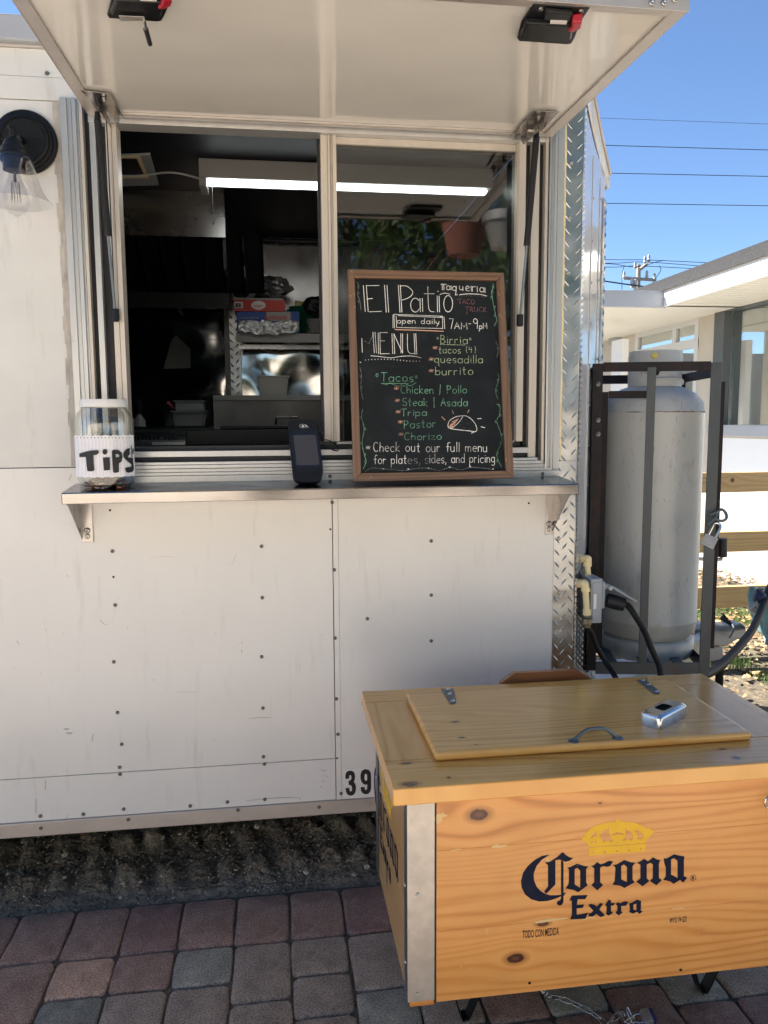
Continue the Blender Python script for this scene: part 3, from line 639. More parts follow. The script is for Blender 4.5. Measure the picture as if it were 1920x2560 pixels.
def hanging_pot(px,py,Y,rad,h,mat,label):
    q=AY(px,py,.03); d=ray(px,py); u=(.03-Y)/d.y; c=Vector((q.x+d.x*u,Y,q.z+d.z*u)); t=thing('hanging_pot',c,label,'pot')
    m=MB(); m.lathe([(.0001,0),(rad*.62,0),(rad*.92,h*.74),(rad*1.02,h*.75),(rad*1.04,h),(rad*.94,h),(rad*.9,h*.8),(.0001,h*.8)],c,28,caps=False); m.build('pot_body',M[mat],t,True)
    m=MB()
    for k in range(3): a=k*2.094; m.tube([c+Vector((rad*math.cos(a),rad*math.sin(a),h)),c+Vector((0,0,h+.9))],.004,5)
    m.tube([c+Vector((0,0,h+.9)),c+Vector((0,0,h+3.5))],.004,5); m.build('hanger',M['wire'],t)
hanging_pot(1160,640,-2.9,.17,.30,'terra','terracotta pot hanging behind the photographer, mirrored in the window pane')
hanging_pot(1262,622,-2.7,.15,.22,'galv','pale metal pot hanging behind the photographer, mirrored in the window pane')
def bwall(x0,x1,label):  # walls added out of view to bounce warm sunlight onto the trailer front
    t=thing('bounce_wall',((x0+x1)/2,-9.2,-.006),label,'wall'); MB().box((x0,-9.4,-.006),(x1,-9.2,3.1)).build('wall_face',M['cream'],t); MB().box((x0-.05,-9.45,3.101),(x1+.05,-9.15,3.2)).build('coping',M['concrete'],t)
M['cream']=pm('cream_render',(.70,.65,.57),.9,0,.05,2,bs=40,bstr=.3)
bwall(-15,-.6,'long cream wall added left behind the photographer to bounce warm light'); bwall(7.5,17,'cream wall added right behind the photographer to bounce warm light')
# ================================================================ FOOD TRAILER
T=thing('food_trailer',(-1.0,1.1,0),'white food trailer with a raised awning over its serving window','food trailer')
XL=-4.2; XR=.956; YB=2.2
def wp(a,b,name='wall_panel',m='white',bev=.0012,lab=None): return MB().box(a,b).build(name,M[m],T,bevel=bev,label=lab)
wp((XL,0,.4315),(.1700,.04,1.3755))
wp((XL,.0008,.2915),(.1700,.04,.4295))
wp((.1722,-.0022,.2915),(.90,.04,1.3755))
wp((XL,.0005,1.3775),(-.5725,.04,2.3990),m='whiteold')
wp((XL,-.0022,2.4005),(-.30,.04,2.4610),'seam_strip','whiteold')
wp((XL,.0005,2.4625),(XR,.04,2.535),m='whiteold')
wp((-.2995,0,2.4005),(XR,.04,2.4610))
wp((.864,.001,1.3775),(XR-.002,.04,2.3990))
MB().box((.188,-.0030,.2925),(.1895,-.0023,1.30)).build('seam_line',M['sil'],T)
wp((XL,-.006,.245),(XR-.002,.05,.2905),'bottom_rail','rail',.002)
wp((XL,-.030,2.542),(XR,.03,2.611),'gutter','greyfascia',.006)
wp((XL,-.010,2.5355),(XR,.03,2.5415),'gutter_lip','rail',.001)
s=MB(); n_=26
for i in range(n_):
    z0=1.38+i*(2.399-1.38)/n_; z1=1.38+(i+1)*(2.399-1.38)/n_; w_=.0025*math.sin(i*1.7)+.0015*math.sin(i*4.1)
    s.box((-.594+w_,-.0025,z0),(-.5715,.0,z1))
s.build('sealant_strip',M['sil'],T)
# shell
wp((XL,0,2.565),(XR,YB,2.60),'roof','whiteold'); wp((XL,YB-.04,.245),(1.12,YB,2.565),'rear_side_wall','white')
wp((XL,.041,.245),(XL+.04,YB-.041,2.565),'end_wall','white')
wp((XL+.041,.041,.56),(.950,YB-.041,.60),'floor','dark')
fr_=MB()
for x in (-3,-2,-1,0,.9): fr_.box((x,.10,.40),(x+.06,YB-.05,.555))
fr_.box((XL,.10,.33),(1.0,.18,.399)); fr_.build('chassis',M['bmetal'],T)
# nose: chamfer A->B, flat face, far chamfer
A_=Vector((.956,0,0)); B_=Vector((1.188,.355,0)); cn=Vector((B_.y-A_.y,-(B_.x-A_.x),0)).normalized()
def CH(u,z,o=0): p=A_+(B_-A_)*u+cn*o; return Vector((p.x,p.y,z))
zA=2.49; zB=2.37; sg=.96
nm=MB(); N_=10
ztop=lambda u: zA+(zB-zA)*u-.03*math.sin(math.pi*u)
# lower edge of glossy sheet is slanted above the stone guard
zg=lambda u: 1.005+.13*u if u<.55 else 1.0765+.35*(u-.55)
def strip(z0f,z1f,o,th,name,mat,u0=0,u1=1,**k):
    vs=[];m=MB()
    for i in range(N_+1):
        u=u0+(u1-u0)*i/N_; vs+= [CH(u,z0f(u),o),CH(u,z1f(u),o),CH(u,z0f(u),o-th),CH(u,z1f(u),o-th)]
    fs=[]
    for i in range(N_):
        a=i*4;b=a+4; fs+=[(a,b,b+1,a+1),(a+2,a+3,b+3,b+2),(a,a+2,b+2,b),(a+1,b+1,b+3,a+3)]
    fs+=[(0,1,3,2),(N_*4,N_*4+2,N_*4+3,N_*4+1)]
    m.add(vs,fs); return m.build(name,mat,T,**k)
strip(lambda u:.90,ztop,0,.02,'nose_panel',M['nose'])
strip(lambda u:.2455,lambda u:.8995,0,.02,'nose_panel',M['white'])
strip(lambda u:1.0+.25*u,lambda u:ztop(u)-.05,.003,.002,'nose_seam',M['nose'],.40,.44)
strip(lambda u:1.0+.25*u,lambda u:ztop(u)-.05,.003,.002,'nose_seam',M['nose'],.72,.76)
wp((1.168,.3555,.2455),(1.188,1.85,2.365),'nose_front_panel','nose')
m=MB(); m.add([(1.188,1.85,.2455),(.956,YB,.2455),(.956,YB,2.49),(1.188,1.85,2.325)],[(0,1,2,3)]); m.build('nose_panel',M['nose'],T)
m=MB(); m.add([(.956,0,2.50),(1.188,.355,2.33),(1.188,1.85,2.33),(.956,YB,2.50)],[(0,1,2,3)]); m.build('nose_cap',M['whiteold'],T)
def trimline(pts,w,name):
    m=MB(); m.tube(catmull(pts,4),w,6); m.build(name,M['rail'],T,True)
trimline([AY(1463,232,-.004),AY(1484,340,.17),AY(1508,458,.345),AY(1520,470,.35)],.006,'nose_gutter')
trimline([AY(1468,180,.02),AY(1484,232,.08),AY(1505,340,.22),AY(1526,436,.36)],.006,'nose_gutter')
m=MB(); m.add([AY(1463,232,-.002),AY(1484,340,.172),AY(1508,458,.348),AY(1525,470,.353),AY(1526,436,.362),AY(1505,340,.222),AY(1484,232,.082),AY(1468,180,.022)],[(0,1,6,7),(1,2,5,6),(2,3,4,5)]); m.build('nose_cap_band',M['nose'],T)
# tread plate: a sheet and its raised bars
def treads(name,mp,u0,u1,z0,z1,du,dz,L,W,h,par,keep=None,mat='tread',seed=1):
    m=MB(); rd=random.Random(seed); nz_=int((z1-z0)/dz); nu=max(1,int(round((u1-u0)/du)))
    for r in range(nz_+1):
        for c in range(nu+1):
            o=(c+r)%2; u=u0+(c)*du; z=z0+r*dz
            if (c+r)%2: continue
            sgn=1 if c%2 else -1
            if keep and not keep(u,z): continue
            a=R(48)*sgn; ca,sa=math.cos(a),math.sin(a); sl=L*.5
            pts=[(-sl,0,0),(-sl*.45,W*.5,0),(sl*.45,W*.5,0),(sl,0,0),(sl*.45,-W*.5,0),(-sl*.45,-W*.5,0),(-sl*.45,0,h),(sl*.45,0,h)]
            vs=[]
            for (p,q,hh) in pts:
                uu=u+p*ca-q*sa; zz=z+p*sa+q*ca; uu=max(u0-du*.45,min(u1+du*.45,uu)); vs.append(mp(uu,zz,hh))
            m.add(vs,[(0,1,6),(1,2,7,6),(2,3,7),(3,4,7),(4,5,6,7),(5,0,6)])
    return m.build(name,M[mat],par,kind='stuff')
ct=wp((.8865,-.0045,.2915),(.956,-.0026,1.3760),'corner_trim','tread',.0005,'diamond tread corner strip')
ct2=wp((.9035,-.0045,1.3762),(.956,-.0006,2.4845),'corner_trim','tread',.0005,'diamond tread corner strip')
treads('tread_bar',lambda u,z,h:(u,-.0045-h,z),.8975,.9465,.30,1.372,.0245,.0195,.030,.0056,.0016,ct)
treads('tread_bar',lambda u,z,h:(u,-.0045-h,z),.912,.9455,1.385,2.47,.0168*2,.0195,.030,.0056,.0016,ct2,seed=3)
strip(lambda u:.2915,lambda u:2.47,.004,.003,'corner_trim_return',M['tread'],.001,.045)
m=MB()
for i in range(115):
    z=.30+i*.0188; m.add([CH(.0,z,.004),CH(.045,z+.004,.005),CH(.045,z+.010,.010),CH(.0,z+.012,.009)],[(0,1,2,3)])
m.build('tread_edge',M['tread'],T,kind='stuff')
strip(lambda u:.30,lambda u:2.28,.004,.003,'corner_trim',M['tread'],.86,1.0)
treads('tread_bar',lambda u,z,h:CH(.86+u,z,.004+h),.04,.11,.31,2.27,.07,.0195,.024,.006,.003,T,seed=5)
gp=strip(lambda u:.30,lambda u:.995 if u<.2 else .995+.11*min(1,(u-.2)/.5),.003,.002,'stone_guard',M['tread'],.05,.85)
treads('tread_bar',lambda u,z,h:CH(u,z,.003+h),.07,.83,.31,1.08,.048,.0105,.016,.0045,.0022,gp,keep=lambda u,z:z<(.985 if u<.2 else .985+.11*min(1,(u-.2)/.5)),seed=6)
MB().tube([CH(.03,.30,.006),CH(.03,.99,.006)],.004,6).build('guard_edge',M['rail'],T,True)
# ---- rivets, screws and empty holes
def rivmesh(r,mat,dent=True):
    m=MB(); m.lathe([(r*1.0,0),(r*1.0,r*.25),(r*.8,r*.55),(r*.45,r*.7),(r*.38,r*.45),(.0001,r*.4)],(0,0,0),12,Matrix.Rotation(R(90),3,'X'),caps=False)
    me=bpy.data.meshes.new('rivet'); me.from_pydata(m.v,[],m.f); me.materials.append(mat)
    for p in me.polygons: p.use_smooth=True
    return me
RV=rivmesh(.0058,M['screwd']); RS=rivmesh(.0062,M['screw']); HO=rivmesh(.0032,M['hole'])
c1=CR(0,1150,1.929); c2=CR(0,1800,1.728); c3=CR(0,0,5.53)
L_=[c1(*p) for p in ((541,440),(555,701),(548,975),(566,1219),(1261,417),(1265,665),(1262,950),(1268,1198),(1602,205),(1612,530),(1616,859),(1622,1152))]
L_+=[c2(*p) for p in ((525,106),(516,206),(518,236),(1138,160),(1142,192),(173,417),(359,409),(533,387),(178,465),(555,428),(821,373),(982,356),(1144,345),(1028,387),(1378,374),(1460,62),(1473,318))]
L_+=[(932*1.157,1169*1.157),(794*1.157,1337*1.157),(932*1.157,1286*1.157),(932*1.157,1385*1.157),c3(650,1012)]
for p in L_: q=AY(*p,-.003); inst(RV,'rivet',(q.x,-.0065 if q.z<.291 else -.0022 if q.x>.165 or q.z>2.4 else .0,q.z),T)
for p in [c1(530,243),c1(547,564),c1(1593,334),(1321.6,1257.8),c2(1456,164)]: q=AY(*p,-.001); inst(HO,'screw_hole',(q.x,-.0024 if q.x>.165 else -.0002,q.z),T)
for p in ((1427.8,408),(1423.5,545),(1421,682),(1413,828),(1406.5,1099),(1397,1346),(1398,1481),(1394,1592)): q=AY(*p,-.005); inst(RS,'screw',(q.x,-.0047,q.z),T)
for i in range(9):
    z=1.15+i*.135; inst(RS,'screw',tuple(CH(.42,z,.004)),T,(0,0,R(50)),scale=(.7,.7,.7)); inst(RS,'screw',tuple(CH(.74,z+.03,.004)),T,(0,0,R(50)),scale=(.7,.7,.7))
# house number decals 39
c8=CR(780,1820,9.217)
plq=MB(); plq.slab([AY(*c8(*p),-.0024) for p in ((705,950),(1060,945),(1075,1590),(725,1597))],(0,-1,0),.0004); plq.slab([AY(*c8(*p),-.0024) for p in ((1066,935),(1415,925),(1420,1565),(1080,1585))],(0,-1,0),.0004); plq.build('number_sticker',M['label'],T)
three=[(768,1175),(768,1080),(790,1020),(830,990),(885,982),(940,995),(980,1040),(992,1110),(985,1190),(962,1245),(1000,1290),(1015,1360),(1010,1440),(985,1510),(945,1550),(890,1562),(835,1545),(795,1500),(775,1430),(772,1382),(862,1378),(865,1430),(880,1462),(905,1460),(922,1430),(920,1370),(900,1320),(845,1312),(843,1215),(880,1208),(905,1180),(908,1110),(895,1085),(872,1085),(857,1110),(855,1168)]
nine=[(1120,1365),(1212,1358),(1215,1405),(1232,1430),(1255,1425),(1272,1395),(1272,1300),(1240,1310),(1190,1295),(1140,1240),(1118,1160),(1118,1080),(1140,1000),(1190,955),(1245,948),(1310,965),(1350,1020),(1362,1100),(1362,1390),(1345,1460),(1300,1515),(1235,1530),(1170,1505),(1130,1450)]
nineh=[(1210,1110),(1225,1060),(1250,1055),(1270,1090),(1272,1180),(1250,1222),(1222,1205),(1210,1165)]
m=MB(); m.flat([[AY(*c8(*p),-.0032) for p in three]]); m.flat([[AY(*c8(*p),-.0032) for p in nine],[AY(*c8(*p),-.0032) for p in nineh]]); m.build('number_print',M['ink'],T,'flatdecal')
M['scuff']=pm('grey_scuff',(.40,.39,.37),.6,0,.1,60); M['scuffd']=pm('dark_scratch',(.22,.20,.18),.7,0,.1,60); M['drip']=pm('brown_drip',(.50,.46,.39),.5,0,.1,40)
def scuff(pts,f,w,mat,name='scuff'):
    P=[AY(*f(*p),-.001) for p in pts]; P=[Vector((p.x,-.0026 if p.x>.172 else (-.0065 if p.z<.29 else -.0004),p.z)) for p in P]
    P=catmull(P,3) if len(P)>2 else P; m=MB(); vs=[]; n=len(P)
    for i,p in enumerate(P):
        d=(P[min(i+1,n-1)]-P[max(i-1,0)]).normalized(); k=w*(.25+.75*math.sin(math.pi*(i+.5)/n)); sd=Vector((-d.z,0,d.x))*k; vs+=[p+sd,p-sd]
    m.add(vs,[(2*i,2*i+1,2*i+3,2*i+2) for i in range(n-1)]); return m.build(name,M[mat],T,'flatdecal')
for pts,w_,mt in (([(274,38),(288,40),(300,38)],.0028,'scuff'),([(284,55),(300,58),(314,55)],.003,'scuff'),([(404,58),(400,75),(397,95)],.0016,'scuff'),([(925,86),(922,95)],.001,'scuff'),([(1384,212),(1396,219),(1412,219)],.0007,'scuffd'),([(1398,235),(1408,243),(1420,245)],.0007,'scuff'),([(1392,262),(1402,266)],.001,'scuffd'),
    ([(1385,287),(1387,291)],.0018,'scuffd'),([(1060,350),(1150,340),(1240,335),(1296,336)],.0016,'scuff'),([(1296,336),(1298,345)],.0016,'scuff'),([(292,405),(288,420),(282,432)],.0012,'drip'),([(150,448),(150,465)],.0035,'drip'),([(155,340),(153,400)],.002,'drip'),([(196,262),(195,300)],.002,'drip')): scuff(pts,c2,w_,mt)
for pts,w_,mt in (([(1141,450),(1130,480),(1114,515)],.0006,'scuff'),([(845,1118),(905,1120),(965,1119)],.0008,'drip'),([(480,770),(500,790),(520,795)],.0015,'drip'),([(320,556),(326,562)],.002,'drip'),([(1166,875),(1166,885)],.0016,'scuff'),([(1165,915),(1167,930)],.0016,'scuff'),([(1128,902),(1124,908)],.001,'scuff'),([(83,872),(84,884)],.0018,'scuff'),([(1200,1247),(1260,1242),(1310,1243)],.0013,'scuff'),([(305,836),(308,839)],.0018,'scuff'),([(345,65),(338,85),(330,100)],.0008,'scuffd'),
    ([(528,236),(538,240)],.0009,'scuffd'),([(535,660),(536,667)],.0008,'scuff'),([(573,665),(578,668)],.0008,'scuff'),([(720,472),(800,466),(860,470)],.0006,'drip'),([(1550,840),(1555,850)],.001,'scuff')): scuff(pts,c1,w_,mt)
rdm=random.Random(31)
for k in range(22): x=rdm.uniform(20,1500); y=rdm.uniform(320,1240); scuff([(x,y),(x+rdm.uniform(-8,8),y+rdm.uniform(3,22))],c1,rdm.uniform(.0004,.0012),rdm.choice(['drip','scuff','drip']))
# ---- serving window: casing, tracks, sash
W=thing_w=None
zb0,zt0=1.352,2.405
def vbar(pxa,pxb,yf,yb,mat,name,z0=None,z1=None,py=350,bev=.0008):
    xa=AY(pxa,py,yf).x; xb=AY(pxb,py,yf).x
    return MB().box((xa,yf,z0 if z0 else zb0),(xb-.0003,yb,z1 if z1 else zt0)).build(name,M[mat],T,bevel=bev)
def hbar(pya,pyb,yf,yb,mat,name,x0,x1,px=860,bev=.0008):
    za=AY(px,pya,yf).z; zb_=AY(px,pyb,yf).z
    return MB().box((x0,yf,zb_+.0003),(x1,yb,za)).build(name,M[mat],T,bevel=bev)
for a,b,y,mm in ((153,170,-.018,'alub'),(170,182,-.012,'alub'),(182,192.5,-.019,'alub'),(192.5,200,-.010,'alub'),(200,208.5,-.016,'beige')): vbar(a,b,y,.04,mm,'frame_stile')
vbar(208.8,223.5,.012,.05,'rubber','track_gap'); vbar(223.8,239,-.003,.05,'alub','frame_stile'); vbar(239.3,263.5,.022,.06,'rubber','track_gap')
vbar(263.8,279,.004,.06,'beige','sash_stile',1.46); vbar(279.3,291.6,-.002,.06,'beige','sash_stile',1.46)
for a,b,y,mm in ((1298.8,1316.6,-.002,'beige'),(1294.3,1298.6,.006,'beige')): vbar(a,b,y,.06,mm,'sash_stile',1.44)
vbar(1316.9,1331,.022,.06,'rubber','track_gap'); vbar(1331.3,1351,-.001,.05,'beige','frame_stile'); vbar(1351.3,1365,.014,.05,'rubber','track_gap')
for a,b,y,mm in ((1365.3,1373,-.012,'beige'),(1373.2,1376,-.008,'alub'),(1376.2,1381,-.018,'alu'),(1381.2,1389,-.010,'alub'),(1389.2,1396,-.016,'alub'),(1396.2,1413.5,-.011,'alub')): vbar(a,b,y,.04,mm,'frame_stile')
xl,xr=-.571,.897
s=MB()
for i in range(30):
    z0=1.38+i*.036; s.box((.8975+.001*math.sin(i*2.1),-.0065,z0),(.9032+.001*math.sin(i*1.3),-.0045,z0+.0355))
s.build('sealant_strip',M['pvc'],T)
# sill courses
for a,b,y,mm in ((1150,1157,-.014,'alub'),(1157.4,1166,-.020,'alub'),(1166.4,1175,-.013,'alub'),(1175.3,1183,-.017,'alub'),(1183.3,1199,-.013,'alub')):
    za=AY(860,a,y).z; zb_=AY(860,b,y).z; ins=(1199-b)/1199*.9
    MB().box((xl+.07-min(.07,(b-1150)/49*.075),y,zb_+.0003),(xr-.085+min(.085,(b-1150)/49*.085),.04,za)).build('frame_sill',M[mm],T,bevel=.0008)
hbar(1138.3,1149.6,.010,.05,'rubber','track_gap',-.478,.835); hbar(1123.5,1137.9,-.002,.05,'alub','frame_sill',-.478,.80); hbar(1111,1123.2,.024,.06,'rubber','track_gap',-.45,.78)
hbar(1104,1110.7,.03,.06,'alub','frame_sill',.19,.76)
MB().box((-.50,-.010,2.345),(.86,.05,2.4045)).build('frame_head',M['alub'],T,bevel=.001)
# middle stiles, glass
for a,b,y,mm in ((792.5,801,.045,'rubber'),(801.3,818.7,.012,'beige'),(819,825,.006,'beige'),(825.3,831,.014,'beige'),(831.3,841,.006,'beige')): vbar(a,b,y,.062,mm,'meeting_stile',1.445,2.345,380)
MB().box((AY(1290,380,.03).x*0+.187,.030,1.445),(.752,.034,2.344)).build('window_pane',M['pane'],T)
MB().box((.187,.020,2.325),(.752,.06,2.3445)).build('sash_rail',M['beige'],T)
for p in (c1(1591,79),CR(1250,1080,7.54)(803,790)): q=AY(*p,-.014); inst(RV,'screw',(q.x,-.0135,q.z),T)
# ---- serving shelf
sx0,sx1=-.5785,.893; yb_,yf_=-.0215,-.186; zb1,zf1=1.3300,1.3165
m=MB(); prof=[(yb_,zb1),(yf_+.003,zf1+.0003),(yf_,zf1-.003),(yf_,zf1-.0295),(yf_+.002,zf1-.031),(yf_+.012,zf1-.031),(yf_+.012,zf1-.029),(yf_+.004,zf1-.028),(yf_+.004,zf1-.004),(yb_,zb1-.003)]
k=len(prof); vs=[(sx0,y,z) for y,z in prof]+[(sx1,y,z) for y,z in prof]; m.add(vs,[(i,(i+1)%k,(i+1)%k+k,i+k) for i in range(k)])
for x in (sx0,sx1-.0015): m.add([(x,yb_,zb1-.0005),(x,yf_,zf1-.001),(x,yf_,zf1-.030),(x,yb_,zb1-.030),(x+.0015,yb_,zb1-.0005),(x+.0015,yf_,zf1-.001),(x+.0015,yf_,zf1-.030),(x+.0015,yb_,zb1-.030)],[(0,1,2,3),(7,6,5,4),(0,4,5,1),(3,2,6,7),(0,3,7,4),(1,5,6,2)])
M['shelf']=pm('shelf_stainless',(.34,.325,.315),.16,1,.08,10,(.2,3,3),wav=.12,wscale=5,rvar=.06,bs=300,bstr=.03,bdist=.0005,bst=(.05,1,1))
sh=m.build('serving_shelf',M['shelf'],T,smooth='x')
def bracket(xa,xb,side,ztip):
    m=MB(); m.box((xa,-.0055,ztip),(xb,-.0028,1.297)); gx=xa if side<0 else xb
    m.slab([(gx,-.0056,1.297),(gx,-.165,1.284),(gx,-.140,1.275),(gx,-.0056,ztip+.01)],(side,0,0),.0025)
    m.box((xa+.001,-.15,1.2975),(xb-.001,-.006,1.2995)); b=m.build('shelf_bracket',M['ss'],T,bevel=.0006)
    inst(RS,'bolt',((xa+xb)/2,-.0057,ztip+.035),T,scale=(1.5,1.5,1.5)); inst(RS,'bolt',((xa+xb)/2,-.0057,ztip+.018),T,scale=(1.3,1,1.3))
xa=AY(203,1300).x; xb=AY(232,1300).x; bracket(xa,xb,-1,AY(220,1355).z)
xa=AY(1362,1300).x; xb=AY(1381,1300).x; bracket(xa,xb,1,AY(1372,1336).z)
# ---- awning
p0=Vector((0,-.02,2.362)); p1=Vector((0,-.81,2.333)); ad=(p1-p0).normalized(); an=Vector((0,ad.z,-ad.y)); an=an if an.z<0 else -an   # an points down
def AW(px,py,o=0): return AP(px,py,p0+an*o,an)
ax0,ax1=-.493,.850
def aw(x,t,o): q=p0+(p1-p0)*t+an*o; return Vector((x,q.y,q.z))
def awbox(x0,x1,t0,t1,o0,o1,name,mat,bev=.001,parent=None,mb=None):
    m=mb or MB(); v=[aw(x,t,o) for o in (o0,o1) for (x,t) in ((x0,t0),(x1,t0),(x1,t1),(x0,t1))]
    m.add(v,[(0,3,2,1),(4,5,6,7),(0,1,5,4),(1,2,6,5),(2,3,7,6),(3,0,4,7)])
    return m.build(name,M[mat],parent or T,bevel=bev) if not mb else None
awn=awbox(ax0+.004,ax1-.004,.006,.995,-.002,-.030,'awning','awn')
for (a,b,c_,d) in ((ax0,ax0+.030,0,1),(ax1-.030,ax1,0,1),(ax0+.0305,ax1-.0305,0,.032),(ax0+.0305,ax1-.0305,.965,1)):
    awbox(a,b,c_,d,.004,-.0015,'awning_frame','rail',.0006,awn)
awbox(ax0-.003,ax0-.0005,0,1,.004,-.034,'awning_frame','rail',.0005,awn); awbox(ax1+.0005,ax1+.003,0,1,.004,-.034,'awning_frame','rail',.0005,awn)
awbox(ax0-.003,ax1+.003,1.0005,1.004,.006,-.040,'awning_frame','rail',.0005,awn)
MB().tube([(ax0,-.012,2.372),(ax1,-.012,2.372)],.007,8).build('awning_hinge',M['rail'],T,True)
MB().box((-.495,-.016,2.378),(.852,.0,2.399)).build('hinge_rail',M['rail'],T)
for c_ in (CR(1280,0,2.592)(905,20),CR(1280,0,2.592)(985,20),CR(1280,0,2.592)(1055,0)):
    q=AY(c_[0],c_[1],-.815); inst(RS,'screw',(q.x,-.815,min(q.z,2.36)),T)
cr=CR(1280,0,2.592); cl_=CR(0,0,2.592)
def awslab(pts,o,th,name,mat,par,bev=.002,f=cr): m=MB(); m.slab([AW(*f(*p),o) for p in pts],an,th); return m.build(name,M[mat],par,bevel=bev)
def latch(f,dx,dy,right=True):
    g=lambda x,y:f(x+dx,y+dy)
    plate=awslab([(140,30),(505,55),(455,130),(403,255),(385,285),(355,290),(45,268),(33,250),(60,150)],.006,.006,'latch',"blackp",awn,.002,g)
    awslab([(90,155),(395,170),(385,262),(52,248)],.020,.014,'latch_paddle','blackp',plate,.004,g)
    awslab([(215,75),(395,95),(385,150),(205,135)],.016,.010,'latch_body','blackp',plate,.003,g)
    awslab([(390,148),(455,145),(448,190),(395,213),(360,208),(388,185)],.026,.018,'release_lever','red',plate,.003,g)
    awslab([(250,133),(358,137),(352,160),(246,156)],.0172,.001,'latch_sticker','label',plate,0,g)
    for p in ((187,57),(447,72),(123,138)):
        q=AW(*g(*p),.006); m=MB(); m.lathe([(.0055,0),(.005,.002),(.0001,.0025)],q,10,Matrix.Rotation(R(180),3,'X'),caps=False); m.build('latch_screw',M['screw'],plate,True)
    return plate
latch(cr,0,0)
for pts,f_,w_ in (([(155,250),(160,275),(152,300),(158,325)],CR(640,0,2.592),.0012),([(845,415),(850,422)],CR(640,0,2.592),.002),([(950,272),(953,278)],CR(640,0,2.592),.0018),([(1205,40),(1212,60)],CR(640,0,2.592),.001),([(480,345),(498,370)],cl_,.0008),([(720,270),(770,276)],cl_,.0008),([(10,35),(60,42)],CR(640,0,2.592),.001)):
    P=[AW(*f_(*p),.0003) for p in pts]; m=MB(); vs=[]
    for i,p in enumerate(P): d=(P[min(i+1,len(P)-1)]-P[max(i-1,0)]).normalized(); sd=an.cross(d)*w_*(.4+.6*(0<i<len(P)-1)); vs+=[p+sd,p-sd]
    m.add(vs,[(2*i,2*i+1,2*i+3,2*i+2) for i in range(len(P)-1)]); m.build('stain',M['drip'],awn,'flatdecal')
lc=latch(cl_,0+662,-148)
g=cl_
m=MB(); pts=[AW(*g(*p),.027) for p in ((770,105),(935,112),(940,150),(925,135),(785,138))]; m.slab(pts,an,.0015); m.build('strike_bracket',M['rail'],lc)
a=AW(*g(935,130),.028); m=MB(); m.tube([a,AW(*g(945,190),.032)],.0032,8); m.build('strike_pin',M['screw'],lc,True)
m=MB(); m.tube([AW(*g(945,190),.032),AW(*g(972,285),.034)],.0052,8); m.build('strike_pin_sleeve',M['rubber'],lc,True)
# hinge brackets and gas struts
def corner(px_flange,px_web,f,xside):
    fl=MB(); fl.slab([AW(*f(*p),.0062) for p in px_flange],an,.002); b=fl.build('strut_bracket',M['ss'],awn)
    top=[AW(*f(*p),.0064) for p in px_web[:2]]; x=(top[0].x+top[1].x)/2
    P=[AX(*f(*p),x) for p in px_web]; w=MB(); w.slab(P,(xside,0,0),.0025); w.build('bracket_web',M['ss'],b)
    return b,x
c2r=CR(1260,260,8.295); c2l=CR(150,240,8.295)
b,xw_=corner([(140,650),(640,152),(1150,168),(700,640)],[(350,690),(895,172),(820,490),(410,840)],c2r,1)
for p,r in (((710,255),.007),((295,660),.007)): q=AW(*c2r(*p),.008); m=MB(); m.lathe([(r,0),(r,.004),(r*.6,.0042),(r*.6,.010),(.0001,.011)],q,6,Matrix.Rotation(R(180),3,'X'),caps=False); m.build('bracket_bolt',M['screw'],b)
q=AX(*c2r(568,560),xw_); m=MB(); m.tube([(xw_-.012,q.y,q.z),(xw_+.012,q.y,q.z)],.006,6); m.build('pivot_bolt',M['screw'],b)
def strut(top,ytop,mid,bot,ybot,r):
    a=AY(*top,ytop); c_=AY(*bot,ybot); u=(mid[1]-top[1])/(bot[1]-top[1]); mm=a+(c_-a)*u
    m=MB(); m.tube([a,mm],r,16); g_=m.build('gas_strut',M['bmetal'],T,True)
    MB().tube([mm,c_],r*.42,10).build('strut_rod',M['galvd'],g_,True)
    MB().tube([c_+Vector((0,0,.02)),c_-Vector((0,0,.012)),c_-Vector((0,0,.016))],[.0105,.0105,.007],10).build('strut_end',M['blackp'],g_,True)
    MB().tube([a+Vector((0,0,-.0)),a+Vector((0,0,.02))],[r*.9,r*.7],10).build('strut_socket',M['blackp'],g_,True)
strut((1341,345),-.10,(1321,608),(1300,803),-.02,.0098)
c5=CR(240,0,1)
b,xw_=corner([(520-0,585),(715,612),(815,785),(640,700)],[(720,800),(615,600),(640,710),(722,838)],cl_,-1)
for p in ((675,637),(760,775)): q=AW(*cl_(*p),.008); m=MB(); m.lathe([(.007,0),(.007,.004),(.0042,.0042),(.0042,.010),(.0001,.011)],q,6,Matrix.Rotation(R(180),3,'X'),caps=False); m.build('bracket_bolt',M['screw'],b)
strut((244,300),-.10,(272,583),(289,790),-.02,.0098)
m=MB(); m.tube([AY(266,300,-.03),AY(278,560,-.008),AY(288,790,-.006)],.0018,6); m.build('strut_cable',M['blackp'],T,True)
